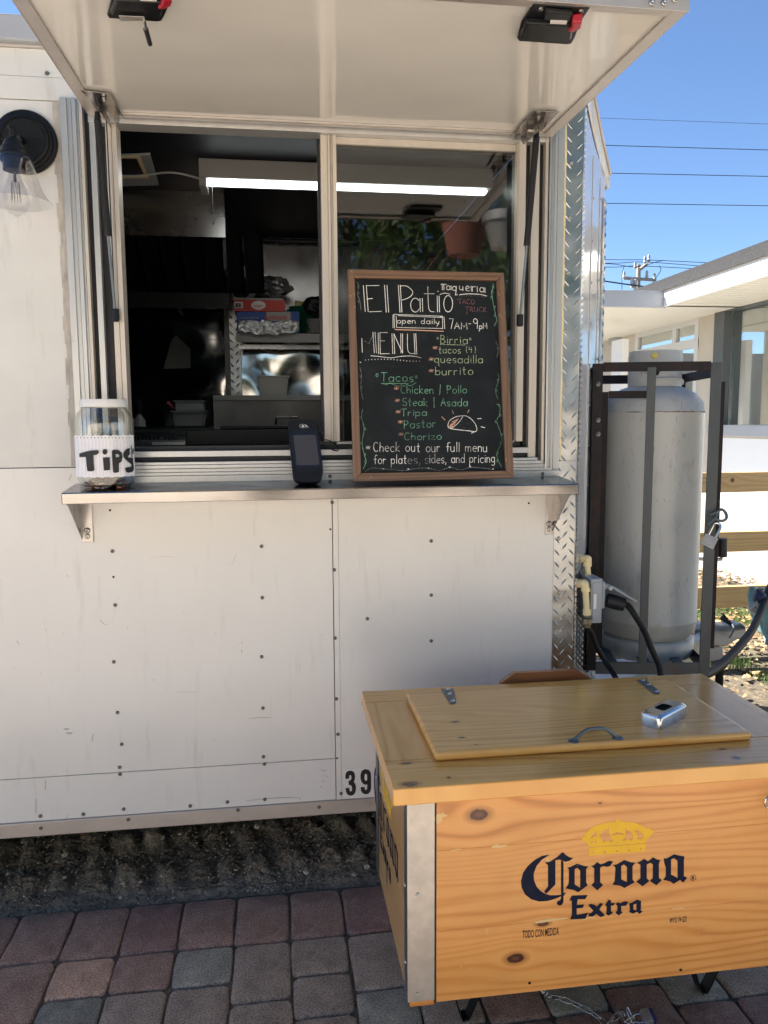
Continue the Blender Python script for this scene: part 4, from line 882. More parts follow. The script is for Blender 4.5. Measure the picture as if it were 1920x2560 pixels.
# ================================================================ TRAILER INTERIOR (parts)
ZC=2.535
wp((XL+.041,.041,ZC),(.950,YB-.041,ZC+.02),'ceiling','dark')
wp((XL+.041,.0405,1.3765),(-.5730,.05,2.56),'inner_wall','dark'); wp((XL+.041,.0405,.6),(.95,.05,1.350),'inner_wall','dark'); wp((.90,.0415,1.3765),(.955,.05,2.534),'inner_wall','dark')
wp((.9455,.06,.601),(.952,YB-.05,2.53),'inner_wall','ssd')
yW=YB-.06
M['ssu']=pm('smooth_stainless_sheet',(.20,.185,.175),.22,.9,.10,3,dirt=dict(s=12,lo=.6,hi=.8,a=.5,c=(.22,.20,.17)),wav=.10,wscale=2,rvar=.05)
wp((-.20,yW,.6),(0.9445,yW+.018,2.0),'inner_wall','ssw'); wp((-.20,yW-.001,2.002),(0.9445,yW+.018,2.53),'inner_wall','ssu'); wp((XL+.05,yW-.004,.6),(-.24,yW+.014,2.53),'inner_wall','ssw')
xp=AY(588,900,yW-.03).x
tp=wp((AY(575,900,yW-.03).x,yW-.03,.9),(AY(603,900,yW-.03).x,yW-.005,2.53),'wall_trim','tread'); treads('tread_bar',lambda u,z,h:(u,yW-.031-h,z),AY(580,900,yW-.03).x,AY(598,900,yW-.03).x,1.3,2.5,.03,.022,.03,.008,.003,tp)
wp((AY(562,900,yW-.03).x,yW-.022,.9),(AY(575,900,yW-.03).x-.001,yW-.005,2.53),'wall_trim','ssd')
# hood
hy=1.30; hx1=AY(563,560,hy).x; hz0=AY(500,590,hy).z; hz1=2.534
wp((-2.6,hy,hz0),(hx1,hy+.02,hz1),'hood','ss'); m=MB(); m.box((-2.6,hy-.004,hz0-.004),(hx1,hy+.004,hz0+.006)); m.build('hood_lip',M['ss'],T)
wp((hx1-.015,hy+.021,AY(560,735,2.0).z),(hx1,yW-.006,hz1),'hood','darkf')
fz0=AY(450,735,1.75).z
ft=MB()
for i in range(26): x=-2.5+i*.095; ft.add([(x,1.70,fz0),(x+.09,1.70,fz0),(x+.09,1.36,hz0+.02),(x,1.36,hz0+.02),(x+.015,1.715,fz0+.005),(x+.075,1.715,fz0+.005),(x+.075,1.375,hz0+.03),(x+.015,1.375,hz0+.03)],[(0,1,5,4),(1,2,6,5),(2,3,7,6),(3,0,4,7),(4,5,6,7)])
ft.build('grease_filter',M['darkf'],T); wp((-2.6,1.70,AY(450,770,1.7).z),(hx1-.016,1.72,fz0),'hood','bmetal')
# light fixture
ly=.85; lx0=AY(497,440,ly).x; lx1=AY(1232,480,ly).x; lz0=AY(600,447,ly).z; 
fx=wp((lx0,ly,lz0),(lx1,ly+.13,ZC-.001),'light_fixture','shelfw',.003); 
MB().box((lx0+.03,ly+.006,lz0-.020),(lx1-.02,ly+.050,lz0-.001)).build('fluorescent_tube',M['tube'],fx,bevel=.008)
MB().box((lx0,ly+.001,lz0-.030),(lx0+.028,ly+.129,lz0-.001)).build('end_cap',M['shelfw'],fx)
m=MB(); m.tube([(lx0+.05,ly-.002,lz0-.02),(lx0+.05,ly-.002,lz0-.17)],.0012,5); m.lathe([(.0001,-.006),(.004,-.004),(.004,.004),(.0001,.006)],(lx0+.05,ly-.002,lz0-.173),8); m.build('pull_chain',M['screw'],fx,True)
m=MB(); m.tube(catmull([(lx0,ly+.05,lz0+.01),(lx0-.12,ly+.1,ZC-.03),(lx0-.3,ly+.2,ZC-.02),(lx0-.6,ly+.2,ZC-.01)],5),.004,6); m.build('fixture_cable',M['wtrim'],T,True)
# ceiling vent
vq=[AZ(px,py,ZC-.002) for px,py in ((250,385),(375,380),(397,458),(250,462))]
m=MB(); m.slab([Vector((p.x,p.y,ZC-.012)) for p in vq],(0,0,-1),.01); v=m.build('ceiling_vent',M['gbox'],T,bevel=.004)
vi=[AZ(px,py,ZC-.016) for px,py in ((250,392),(350,392),(372,446),(250,448))]
m=MB(); m.slab([Vector((p.x,p.y,ZC-.016)) for p in vi],(0,0,-1),.003); m.build('vent_inner_frame',M['pvc'],v); vi=[AZ(px,py,ZC-.017) for px,py in ((250,396),(342,397),(360,436),(250,438))]
m=MB(); m.slab([Vector((p.x,p.y,ZC-.018)) for p in vi],(0,0,-1),.001); m.build('vent_mesh',M['darkf'],v)
# wall shelf, conduit, junction box
ys=1.86; s1=AY(588,832,ys); s2=AY(588,855,ys)
wsf=wp((AY(590,840,ys).x,ys,s2.z),(0.945,ys+.012,s1.z),'wall_shelf','shelfw'); MB().box((AY(590,840,ys).x,ys+.0125,s1.z-.006),(0.945,yW-.005,s1.z-.001)).build('shelf_board',M['ssd'],wsf)
MB().box((AY(597,870,ys+.04).x,ys+.1,AY(600,872,ys+.1).z),(0.945,ys+.11,s2.z-.002)).build('shelf_rail',M['ss'],wsf)
jb=[AY(px,py,yW-.06) for px,py in ((592,665),(638,665),(640,720),(592,720))]
m=MB(); m.slab(jb,(0,-1,0),.05); m.build('junction_box',M['gbox'],T,bevel=.004)
m=MB(); m.tube(catmull([AY(613,665,yW-.04),AY(612,640,yW-.04),AY(622,615,yW-.04),AY(648,600,yW-.04),AY(700,603,yW-.04),AY(900,606,yW-.04)],5),.013,10); m.build('conduit',M['bmetal'],T,True)
for py,a,b in ((610,590,760),(875,600,800)):
    for px in range(a,b,50): q=AY(px,py,yW-.002); inst(RV,'rivet',(q.x,yW-.001,q.z),T,scale=(1.2,1.2,1.2))
# counters
yc1=1.45; z1=AY(650,988,yc1).z; xcl=AY(532,990,yc1).x
wp((xcl,yc1,z1-.025),(0.945,yW-.005,z1),'counter_top','shelfw'); wp((xcl,yc1+.01,.601),(0.945,yc1+.03,z1-.026),'counter_front','ssd')
m=MB(); q1=AY(690,1050,yc1-.02); q2=AY(742,1050,yc1-.02); q3=AY(690,1043,yc1-.02); m.tube([(q1.x,yc1+.008,q1.z-.02),(q1.x,yc1-.02,q1.z),(q3.x,yc1-.02,q3.z),(q2.x,yc1-.02,q3.z),(q2.x,yc1+.008,q1.z-.02)],.005,8); m.build('counter_handle',M['ss'],T,True)
wp((-2.4,1.35,.601),(xcl-.02,yW-.02,AY(400,1072,1.35).z),'griddle','ssd'); wp((-2.4,1.36,AY(400,1072,1.35).z+.001),(xcl-.03,yW-.03,AY(400,1072,1.35).z+.01),'griddle_top','darkf')
wp((-2.4,.35,.601),(AY(465,1090,.35).x,.80,AY(400,1100,.35).z),'inner_counter','ssd')
wp((AY(465,1090,.35).x+.002,.30,.601),(1.0,.80,AY(600,1112,.30).z-.001),'inner_counter','ssd')
gz=AY(400,1086,.35).z
g_=MB()
for i in range(12): x=AY(335,1090,.36).x+i*.0125; g_.box((x,.352,gz-.035),(x+.006,.36,gz))
g_.box((AY(335,1090,.36).x-.1,.35,gz+.0005),(AY(465,1090,.36).x,.37,gz+.008)); g_.build('vent_grate',M['darkf'],T)
m=MB(); m.box((AY(381,1107,.30).x,.29,AY(400,1112,.3).z),(AY(464,1107,.30).x,.30,AY(400,1105,.3).z)); m.build('card_edge',M['galv'],T)
# trailer tongue
tg=MB(); tg.beam((1.19,.35,.42),(2.05,1.05,.42),.06,.11); tg.beam((1.19,1.85,.42),(2.05,1.15,.42),.06,.11); tg.box((1.20,.10,.395),(1.72,.95,.402)); tg.build('tongue_frame',M['coupler'],T,bevel=.003)
# ================================================================ WALL LAMP
def lamp():
    c=AY(63,355,-.01); rr=.086
    t=thing('wall_lamp',(c.x,0,c.z),'black wall lamp with clear bell glass shade left of the serving window','wall lamp')
    rx=Matrix.Rotation(R(90),3,'X')
    m=MB(); m.lathe([(rr,0),(rr,.008),(rr*.96,.012),(rr*.90,.013),(rr*.87,.019),(rr*.81,.020),(rr*.78,.027),(rr*.70,.029),(rr*.66,.024),(.0001,.024)],(c.x,-.003,c.z),48,rx,caps=False); p=m.build('back_plate',M['bmetal'],t,True)
    for px,py in ((98,352),(5,345)):
        q=AY(px,py,-.03); m=MB(); m.lathe([(.005,0),(.0045,.003),(.0001,.005)],(q.x,-.027,q.z),10,rx,caps=False); m.build('cap_nut',M['bmetal'],p,True)
    yl=-.125; ax=AY(37,440,yl).x; z=lambda py: AY(37,py,yl).z
    m=MB(); m.tube([(c.x,-.02,c.z-.005),(c.x+.0,-.06,c.z-.004),(ax+.01,-.10,z(350)),(ax,yl,z(348))],.008,10); m.build('arm',M['bmetal'],t,True)
    m=MB(); P=[(.0001,316),(.010,317),(.011,321),(.0075,324),(.0075,342),(.012,344),(.013,348),(.020,351),(.024,358),(.0245,362),(.026,364),(.031,372),(.031,377),(.033,380),(.040,388),(.041,392),(.040,394)]
    m.lathe([(r,z(p)) for r,p in P],(ax,yl,0),32,caps=False); m.build('socket_cover',M['bmetal'],t,True)
    m=MB(); m.lathe([(.028,z(395)),(.028,z(427)),(.018,z(428)),(.0001,z(428))],(ax,yl,0),24,caps=False); m.build('lamp_holder',M['blackp'],t,True)
    m=MB(); G=[(.040,392),(.043,398),(.048,410),(.054,430),(.061,455),(.070,478),(.082,496),(.0895,505)]
    pr=[(r,z(p)) for r,p in G]; pr+=[(.0905,pr[-1][1]-.001),(.0895,pr[-1][1]-.002)]+[(r-.0016,zz) for r,zz in pr[::-1]]
    m.lathe(pr,(ax,yl,0),48,caps=False); m.build('glass_shade',M['shade'],t,True)
    m=MB(); B=[(.013,428),(.014,436),(.020,452),(.028,474),(.0335,496),(.034,510),(.030,523),(.020,534),(.007,538),(.006,542),(.0001,544)]; m.lathe([(r,z(p)) for r,p in B],(ax,yl,0),32,caps=False); b=m.build('bulb',M['shade'],t,True)
    m=MB(); m.tube([(ax,yl,z(430)),(ax,yl,z(455))],.004,8)
    for k in range(10):
        a=k*.63; m.tube([(ax+.010*math.cos(a),yl+.010*math.sin(a),z(455)),(ax+.012*math.cos(a+.3),yl+.012*math.sin(a+.3),z(505))],.0006,4)
    m.build('filament',M['brassd'],b)
lamp()
# ================================================================ TIP JAR
def jar():
    yj=-.098; c=AY(263,1100,yj); cx=c.x; R0=(AY(337,1100,yj).x-AY(189,1100,yj).x)/2*.985
    zz=lambda p:AY(263,p,yj).z
    zbt=1.3245; t=thing('tip_jar',(cx,yj,zbt),'clear plastic tip jar with white lid and handwritten paper sign','jar')
    P=[(.0001,1222),(.55*R0,1222),(.80*R0,1220),(.93*R0,1208),(R0,1190),(R0,1060),(.97*R0,1045),(.90*R0,1034),(.80*R0,1025),(.76*R0,1019),(.76*R0,1004)]
    def Z(p): return max(zbt+.001,zz(p))
    out=[(r,Z(p)) for r,p in P]; out[0]=(.0001,zbt+.001); out[1]=(out[1][0],zbt+.001); out[2]=(out[2][0],zbt+.004)
    m=MB(); m.lathe(out+[(r-.0015,z_+.0005) for r,z_ in out[::-1][:-1]],(cx,yj,0),48,caps=False); m.build('jar_body',M['jar'],t,True)
    m=MB(); lr=.80*R0; m.lathe([(lr,Z(1018)),(lr*1.01,Z(1015)),(lr*1.01,Z(1003)),(lr*.97,Z(999)),(.0001,Z(999))],(cx,yj,0),64,caps=False); m.build('lid',M['label'],t,True)
    f=CR(140,1080,6.38); Rp=R0+.0012; C2=Vector((cx,yj))
    def cyl(px,py,rr):
        d=ray(px,py); o=Vector((CAM.x-cx,CAM.y-yj)); a=d.x**2+d.y**2; b=2*(o.x*d.x+o.y*d.y); cc=o.x**2+o.y**2-rr*rr; D=b*b-4*a*cc
        if D<0: tt=-b/(2*a); q=CAM+d*tt; v=Vector((q.x-cx,q.y-yj)).normalized()*rr; return Vector((cx+v.x,yj+v.y,q.z))
        return CAM+d*((-b-math.sqrt(D))/(2*a))
    # paper wrapped round the jar
    m=MB(); N=44; top=AY(263,f(0,55)[1],yj-R0).z; bot=AY(263,f(0,722)[1],yj-R0).z; vs=[];rd=random.Random(2)
    for i in range(N+1):
        a=R(180+8+ (164)*i/N); w1=.0009*math.sin(i*1.3)+.0006*math.sin(i*2.9)
        for k,zk in enumerate((top,(top*2+bot)/3,(top+bot*2)/3,bot)):
            rr=Rp+.0006*math.sin(i*.9+k)+(.004*(1-math.cos((i-N/2)/(N/2)*1.2))*.5 if k in(3,) else 0)
            vs.append((cx+rr*math.cos(a),yj+rr*math.sin(a),zk+(w1 if k in(0,3) else 0)))
    m.add(vs,[(i*4+k,(i+1)*4+k,(i+1)*4+k+1,i*4+k+1) for i in range(N) for k in range(3)])
    lab=m.build('paper_sign',M['paper'],t,'flatdecal')
    for p in lab.data.polygons: p.use_smooth=True
    m=MB()
    for x in range(355,1240,56): a=cyl(*f(x,120),Rp+.0016); b=cyl(*f(x+6,700),Rp+.0016); m.tube([a,b],.0003,3,cap=False)
    m.build('ruled_line',pm('ruled_blue_line',(.45,.47,.58),.8),lab)
    m=MB()
    for x in range(338,1240,56):
        c_=cyl(*f(x,92),Rp+.0016); n=Vector((c_.x-cx,c_.y-yj,0)).normalized(); s=n.cross(Vector((0,0,1)))
        m.add([c_+s*.0016*math.cos(k*1.047)+Vector((0,0,.0016*math.sin(k*1.047))) for k in range(6)],[tuple(range(6))])
    m.build('binder_hole',M['ink'],lab,'flatdecal')
    tt=[[(475,385),(592,365),(600,500),(612,610),(580,628),(500,625),(485,520)],
        [(780+40*math.cos(k*.5236),318+45*math.sin(k*.5236)) for k in range(12)],[(748,408),(855,402),(862,500),(862,608),(765,615),(755,500)]]
    S_=[(1185,255),(1120,275),(1075,330),(1075,390),(1110,440),(1160,480),(1205,515),(1205,555),(1100,570),(1120,640),(1160,650),(1225,635),(1243,590),(1240,540),(1228,410),(1205,405),(1160,410),(1150,385),(1180,350),(1175,300)]
    m=MB(); q=lambda L,o:[cyl(*f(*p),Rp+.0034+o) for p in L]
    def dens(L):
        o=[]
        for i,p in enumerate(L):
            r_=L[(i+1)%len(L)]; o.append(p); d=math.hypot(p[0]-r_[0],p[1]-r_[1])
            if d>70:
                for k in range(1,int(d/50)+1): u=k/(int(d/50)+1); o.append((p[0]+(r_[0]-p[0])*u,p[1]+(r_[1]-p[1])*u))
        return o
    for i,L in enumerate(tt+[S_,[(1200,215),(1212,212),(1216,330),(1220,398),(1206,396)],[(1225,262),(1240,265),(1240,345),(1222,350)]]): m.flat([q(dens(L),0)])
    bt=[(370,345),(430,326),(490,310),(560,295),(615,292),(670,290),(682,325)]; bb_=[(372,402),(430,400),(478,398),(545,378),(595,370),(655,362),(682,330)]; vs=[v for a_,b_ in zip(bt,bb_) for v in (cyl(*f(*a_),Rp+.0037),cyl(*f((a_[0]+b_[0])/2,(a_[1]+b_[1])/2),Rp+.0037),cyl(*f(*b_),Rp+.0037))]; m.add(vs,[(3*i+k,3*i+k+1,3*i+k+4,3*i+k+3) for i in range(6) for k in (0,1)])
    Pp=[(890,300),(930,280),(1000,285),(1050,330),(1062,400),(1050,470),(1005,500),(1005,640),(940,655),(912,640),(900,500)]; Ph=[(950,355),(985,350),(1010,375),(1005,400),(955,405)]
    m.flat([q(dens(Pp),0),q(Ph,0)]); m.build('handwriting',M['ink'],lab,'flatdecal')
    # coins
    rd=random.Random(4); ring=[(math.cos(k*.5236),math.sin(k*.5236)) for k in range(12)]
    for nm,mt,n,lb in (('coins','coin',70,'heap of silver coins in the bottom of the tip jar'),('copper_coins','copper',26,'copper pennies mixed into the coins in the tip jar')):
        m=MB()
        for i in range(n):
            a=rd.uniform(0,6.28); r_=R0*.78*math.sqrt(rd.random()); z_=zbt+.004+rd.random()*.022*(1.15-r_/R0); rc=rd.choice([.0095,.0105,.012]); rot=Matrix.Rotation(rd.gauss(0,.45),3,'X')@Matrix.Rotation(rd.gauss(0,.4),3,'Y')
            if rd.random()<.25: rot=Matrix.Rotation(R(70+rd.uniform(-15,15)),3,'X')@Matrix.Rotation(rd.uniform(-.5,.5),3,'Y')
            m.lathe([(rc,-.0007),(rc,.0007)],(cx+r_*math.cos(a)*.9,yj+r_*math.sin(a)*.9,z_+.002),12,rot)
        o=m.build(nm,M[mt]); tag(o,lb,'coins',None,'stuff')
jar()
# ================================================================ CHALKBOARD
f=CR(860,650,3.7705)
bBL=AY(885,1203,-.125); bTL=AY(868.8,672.5,-.040); bBR=AY(1285.7,1196,-.125)
bu=(bBR-bBL).normalized(); bn=bu.cross(bTL-bBL).normalized()
if bn.y>0: bn=-bn
def BP(x,y,o=0): px,py=f(x,y); return AP(px,py,bBL+bn*o,bn)
def BD(px,py,o=0): return AP(px,py,bBL+bn*o,bn)
fx0=(BP(33,85)+BP(100,2085)).xyz
cb=thing('chalkboard_sign',(bBL+(bBR-bBL)/2),'black chalkboard menu in a brown wooden frame leaning on the serving window','menu board')
bwd=[pine('board_frame_wood_%s'%a,(.075,.038,.022),(.135,.075,.042),(.19,.11,.066),axes=a,rough=.45,seed=3) for a in ('xz','zx')]
O=[(33,85),(1508,118),(1605,2055),(92,2090)]; I=[(103,165),(1440,190),(1528,1985),(163,2008)]
for i in range(4):
    j=(i+1)%4; q=[BP(*O[i],.016),BP(*O[j],.016),BP(*I[j],.016),BP(*I[i],.016)]
    m=MB(); m.slab(q,bn,.020); m.build('frame_rail',bwd[0] if i in (0,2) else bwd[1],cb,bevel=.0022)
m=MB(); m.slab([BP(*p,.004) for p in ((90,150),(1455,178),(1545,2000),(150,2022))],bn,.006); m.build('slate',M['board'],cb)
# handwriting
def arc(cx,cy,rx,ry,a0,a1,n=12): return [(cx+rx*math.cos(R(a0+(a1-a0)*k/n)),cy+ry*math.sin(R(a0+(a1-a0)*k/n))) for k in range(n+1)]
A=arc
GL={'a':(.55,[A(.25,.28,.23,.28,25,335),[(.5,.58),(.5,0)]]),'b':(.5,[[(0,1),(0,0)],A(.23,.27,.23,.27,150,-150)]),'c':(.5,[A(.27,.28,.25,.28,45,315)]),
'd':(.55,[A(.25,.28,.23,.28,25,335),[(.5,1),(.5,0)]]),'e':(.5,[[(.03,.3),(.48,.33)],A(.26,.28,.24,.28,10,310)]),'f':(.4,[A(.33,.82,.15,.17,40,180,6)+[(.18,0)],[(.02,.52),(.36,.54)]]),
'g':(.55,[A(.25,.3,.23,.27,25,335),[(.48,.58),(.48,-.15)]+A(.27,-.17,.21,.18,0,-150,7)]),'h':(.45,[[(0,1),(0,0)],A(.2,.33,.2,.22,170,0,7)+[(.4,0)]]),
'i':(.12,[[(.06,.55),(.06,0)],[(.05,.76),(.07,.80)]]),'k':(.45,[[(0,1),(0,0)],[(.38,.6),(.02,.25),(.42,0)]]),'l':(.12,[[(.06,1),(.06,0)]]),
'm':(.7,[[(0,.55),(0,0)],A(.16,.35,.16,.2,170,0,6)+[(.32,0)],A(.48,.35,.16,.2,170,0,6)+[(.64,0)]]),'n':(.45,[[(0,.57),(0,0)],A(.2,.33,.2,.22,170,0,7)+[(.4,0)]]),
'o':(.52,[A(.26,.28,.24,.28,95,455,14)]),'p':(.5,[[(0,.57),(0,-.38)],A(.23,.28,.23,.27,150,-150)]),'q':(.55,[A(.25,.3,.23,.27,25,335),[(.48,.58),(.48,-.30),(.58,-.38)]]),
'r':(.38,[[(0,.57),(0,0)],A(.2,.30,.19,.24,170,60,6)]),'s':(.42,[A(.23,.42,.18,.15,40,250,8)+A(.2,.14,.18,.14,80,-150,9)]),'t':(.4,[[(.16,.92),(.16,.12)]+A(.27,.11,.11,.1,190,300,5),[(0,.58),(.34,.60)]]),
'u':(.5,[[(0,.55),(0,.2)]+A(.2,.2,.2,.2,180,350,7),[(.41,.57),(.42,0)]]),'y':(.5,[[(0,.55),(.04,.2),(.2,.1),(.38,.22)],[(.42,.57),(.38,.1),(.12,-.36)]]),'z':(.45,[[(0,.55),(.4,.56),(.02,0),(.44,.02)]]),
'A':(.6,[[(0,0),(.28,1),(.56,0)],[(.08,.38),(.48,.38)]]),'B':(.5,[[(0,1),(0,0)],A(0,.76,.38,.24,88,-90),A(0,.26,.46,.27,90,-90)]),'C':(.6,[A(.32,.5,.3,.5,50,310)]),'E':(.5,[[(.45,1),(0,1),(0,0),(.45,0)],[(0,.52),(.38,.53)]]),
'K':(.5,[[(0,1),(0,0)],[(.42,.95),(.02,.4),(.45,0)]]),'M':(.7,[[(0,0),(.04,1),(.32,.3),(.6,1),(.66,0)]]),'N':(.6,[[(0,0),(0,1),(.5,0),(.5,1)]]),'O':(.7,[A(.33,.5,.3,.5,95,455,14)]),'P':(.5,[[(0,1),(0,0)],A(0,.73,.44,.26,90,-90,8)]),
'R':(.55,[[(0,1),(0,0)],A(0,.73,.42,.26,90,-90,8),[(.12,.47),(.5,0)]]),'S':(.55,[A(.28,.74,.24,.25,40,250,8)+A(.26,.25,.25,.25,80,-150,9)]),'T':(.6,[[(0,1),(.58,1.01)],[(.28,1),(.28,0)]]),'U':(.6,[[(0,1),(0,.3)]+A(.27,.3,.27,.3,180,360,8)+[(.54,1)]]),
'7':(.5,[[(0,1),(.44,1.02),(.2,0)]]),'9':(.5,[A(.24,.74,.22,.25,20,340),[(.46,.85),(.44,.0)]]),'4':(.5,[[(.08,1),(.02,.5),(.42,.5)],[(.34,.8),(.33,.1)]]),'(':(.25,[A(.3,.5,.25,.6,130,230,6)]),')':(.25,[A(0,.5,.25,.6,50,-50,6)]),
'/':(.3,[[(.16,1.15),(.06,-.15)]]),'|':(.25,[[(.12,1.1),(.1,-.2)]]),',':(.15,[[(.08,.08),(.02,-.16)]]),'-':(.3,[[(.0,.45),(.28,.46)]]),'.':(.12,[[(.04,.03),(.07,.05)]]),' ':(.38,[]),
'*':(.4,[[(.02,.25),(.38,.6)],[(.05,.62),(.34,.22)],[(.0,.42),(.4,.43)],[(.2,.68),(.19,.18)]])}
CH_={}
def stroke(key,pts,w=9,smooth=False):
    """pts in crop pixels"""
    if smooth: pts=[(p.x,p.y) for p in catmull([Vector((x,y,0)) for x,y in pts],4)]
    CH_.setdefault(key,[]).append((pts,w))
rdt=random.Random(9)
def write(key,txt,x0,y0,x1,y1,h,w=8,xs=None):
    tot=sum(GL[c][0]+.16 for c in txt)-.16; s=1.0/tot; x=0
    L=math.hypot(x1-x0,y1-y0); ux,uy=(x1-x0)/L,(y1-y0)/L
    for c in txt:
        wd_,st=GL[c]; jy=rdt.uniform(-.03,.03)*h; sl=rdt.uniform(-.03,.03)
        for ps in st:
            out=[]
            for (gx,gy) in ps:
                t_=(x+gx)*s*L+gy*h*sl; out.append((x0+ux*t_,y0+uy*t_-gy*h+jy))
            stroke(key,out,w)
        x+=wd_+.16
# El Patio (double strokes)
for a in ([(182,240),(200,485)],[(210,238),(228,486)]): stroke('ckw',a,8)
stroke('ckw',[(214,242),(330,240)],8); stroke('ckw',[(214,368),(268,362)],8); stroke('ckw',[(240,488),(354,484)],8)
for x in (382,405): stroke('ckw',[(x,238),(x+16,492)],8)
for x in (512,530): stroke('ckw',[(x,236),(x+16,492)],8)
stroke('ckw',[(532,245),(590,246),(640,285),(645,320),(610,355),(548,378)],8,True)
stroke('ckw',A(672,425,44,66,-40,-330,14),8); 
for x in (716,738): stroke('ckw',[(x,362),(x+4,488)],8)
stroke('ckw',[(790,252),(796,430),(812,480),(848,488)],8,True); stroke('ckw',[(756,318),(850,318)],8)
for x in (878,896): stroke('ckw',[(x,338),(x+4,490)],8)
stroke('ckw',[(905,325),(945,312),(1000,322)],7,True); stroke('ckw',A(982,412,42,78,95,455,16),9); stroke('ckw',[(884,294),(888,297)],9)
# Taqueria
for x in (925,940): stroke('ckw',[(x,232),(x+2,282)],7)
stroke('ckw',[(912,228),(968,230)],7); stroke('ckw',A(982,262,16,20,-40,-320,10),7)
for x in (1000,1011): stroke('ckw',[(x,244),(x,282)],6)
stroke('ckw',A(1040,268,18,20,-30,-330,10),7); stroke('ckw',[(1058,248),(1056,300),(1050,330),(1068,325)],7,True)
stroke('ckw',[(1088,245),(1090,272),(1102,282),(1118,272),(1120,248),(1122,290)],7,True); stroke('ckw',[(1150,268),(1180,262),(1168,244),(1150,256),(1152,285),(1182,292)],7,True)
for x in (1198,1208): stroke('ckw',[(x,246),(x+3,296)],6)
stroke('ckw',[(1210,260),(1225,248),(1238,254)],6); stroke('ckw',[(1255,250),(1257,300)],7); stroke('ckw',A(1298,280,18,22,-30,-330,10),7)
for x in (1318,1328): stroke('ckw',[(x,260),(x+2,308)],6)
stroke('ckw',[(1088,328),(1150,320),(1220,320),(1290,325),(1345,340)],8,True)
for k in range(12): stroke('ckf',[(1090+k*21,338+(k>8)*(k-8)*3),(1093+k*21,340+(k>8)*(k-8)*3)],6)
write('ckp','TACO',1078,412,1232,418,46,7); write('ckp','TRUCK',1145,486,1345,488,44,7)
stroke('ckp',[(1062,372),(1074,372)],6); stroke('ckp',[(1158,490),(1160,515)],5)
# open daily
write('ckw','open daily',500,596,902,604,50,7)
for q in ([(474,512),(930,530)],[(470,512),(478,642)],[(492,526),(496,630)],[(928,535),(930,650)],[(942,536),(950,648)],[(462,518),(462,640)],[(496,636),(932,646)],[(512,524),(924,542)],[(900,540),(928,532)]): stroke('ckw',q,7)
stroke('cko',[(482,656),(700,662),(938,672)],9)
for k in range(13): stroke('ckf',[(510+k*33,626+k*.7),(513+k*33,628+k*.7)],7)
write('ckw','7',992,646,1035,648,92,8); write('ckw','AM',1042,650,1164,650,60,8); stroke('ckw',[(1176,602),(1196,600)],7); write('ckw','9',1220,640,1262,645,90,8); write('ckw','pM',1276,650,1350,648,55,8)
# MENU
stroke('ckw',[(168,740),(172,870)],8); stroke('ckf',[(190,760),(235,790),(280,690)],8); 
for x in (272,292): stroke('ckw',[(x,680),(x+14,876)],8)
for x in (322,338): stroke('ckw',[(x,684),(x+4,884)],8)
stroke('ckw',[(338,684),(410,684)],8); stroke('ckw',[(340,762),(384,762)],7); stroke('ckw',[(340,884),(428,882)],8)
for x in (452,470): stroke('ckw',[(x,694),(x+8,884)],8)
stroke('ckw',[(470,696),(552,878)],8)
for x in (536,552): stroke('ckw',[(x,694),(x,878)],7)
stroke('ckw',[(598,696),(600,840),(625,880),(665,880)],8,True)
for x in (660,676): stroke('ckw',[(x,694),(x+10,890)],8)
stroke('ckw',[(252,903),(340,910),(440,922),(540,908),(640,905),(726,922)],8,True)
for k in range(18): stroke('ckw',[(200+k*30,942-8*math.sin(k*.3)+(k>12)*3),(203+k*30,944-8*math.sin(k*.3)+(k>12)*3)],10)
stroke('ckw',[(152,964),(158,966)],13)
# birria
write('cky','Birria',912,790,1168,792,80,7); stroke('cky',[(908,796),(1140,802)],7); stroke('cky',A(884,738,7,11,0,360,8),6); stroke('cky',A(1190,745,7,11,0,360,8),6)
write('cky','tacos (4)',892,880,1240,880,68,7); write('cky','quesadilla',852,968,1310,974,76,7); write('cky','burrito',862,1086,1218,1078,76,7)
for (x,y) in ((842,855),(806,962),(804,1074)): write('cko','*',x-6,y,x+40,y,68,3.6)
# tacos
write('ckg','Tacos',348,1145,655,1148,82,7); stroke('ckg',A(312,1086,11,16,0,360,8),7); stroke('ckg',A(680,1102,9,12,0,360,8),7)
stroke('ckg',[(350,1163),(480,1163),(605,1166)],8); stroke('ckg',[(350,1163),(400,1175),(430,1160),(480,1178),(520,1188),(560,1160),(620,1185),(680,1155)],5,True)
write('ckg','Chicken / Pollo',536,1258,1158,1256,74,7); write('ckg','Steak | Asada',552,1374,1166,1378,74,7); write('ckg','Tripa',538,1472,782,1466,66,7)
write('ckg','Pastor',568,1590,868,1575,76,7); write('ckg','Chorizo',568,1698,920,1692,68,7)
for (x,y) in ((478,1240),(484,1350),(492,1460),(514,1555),(518,1672)): write('cko','*',x-6,y,x+42,y,68,3.6)
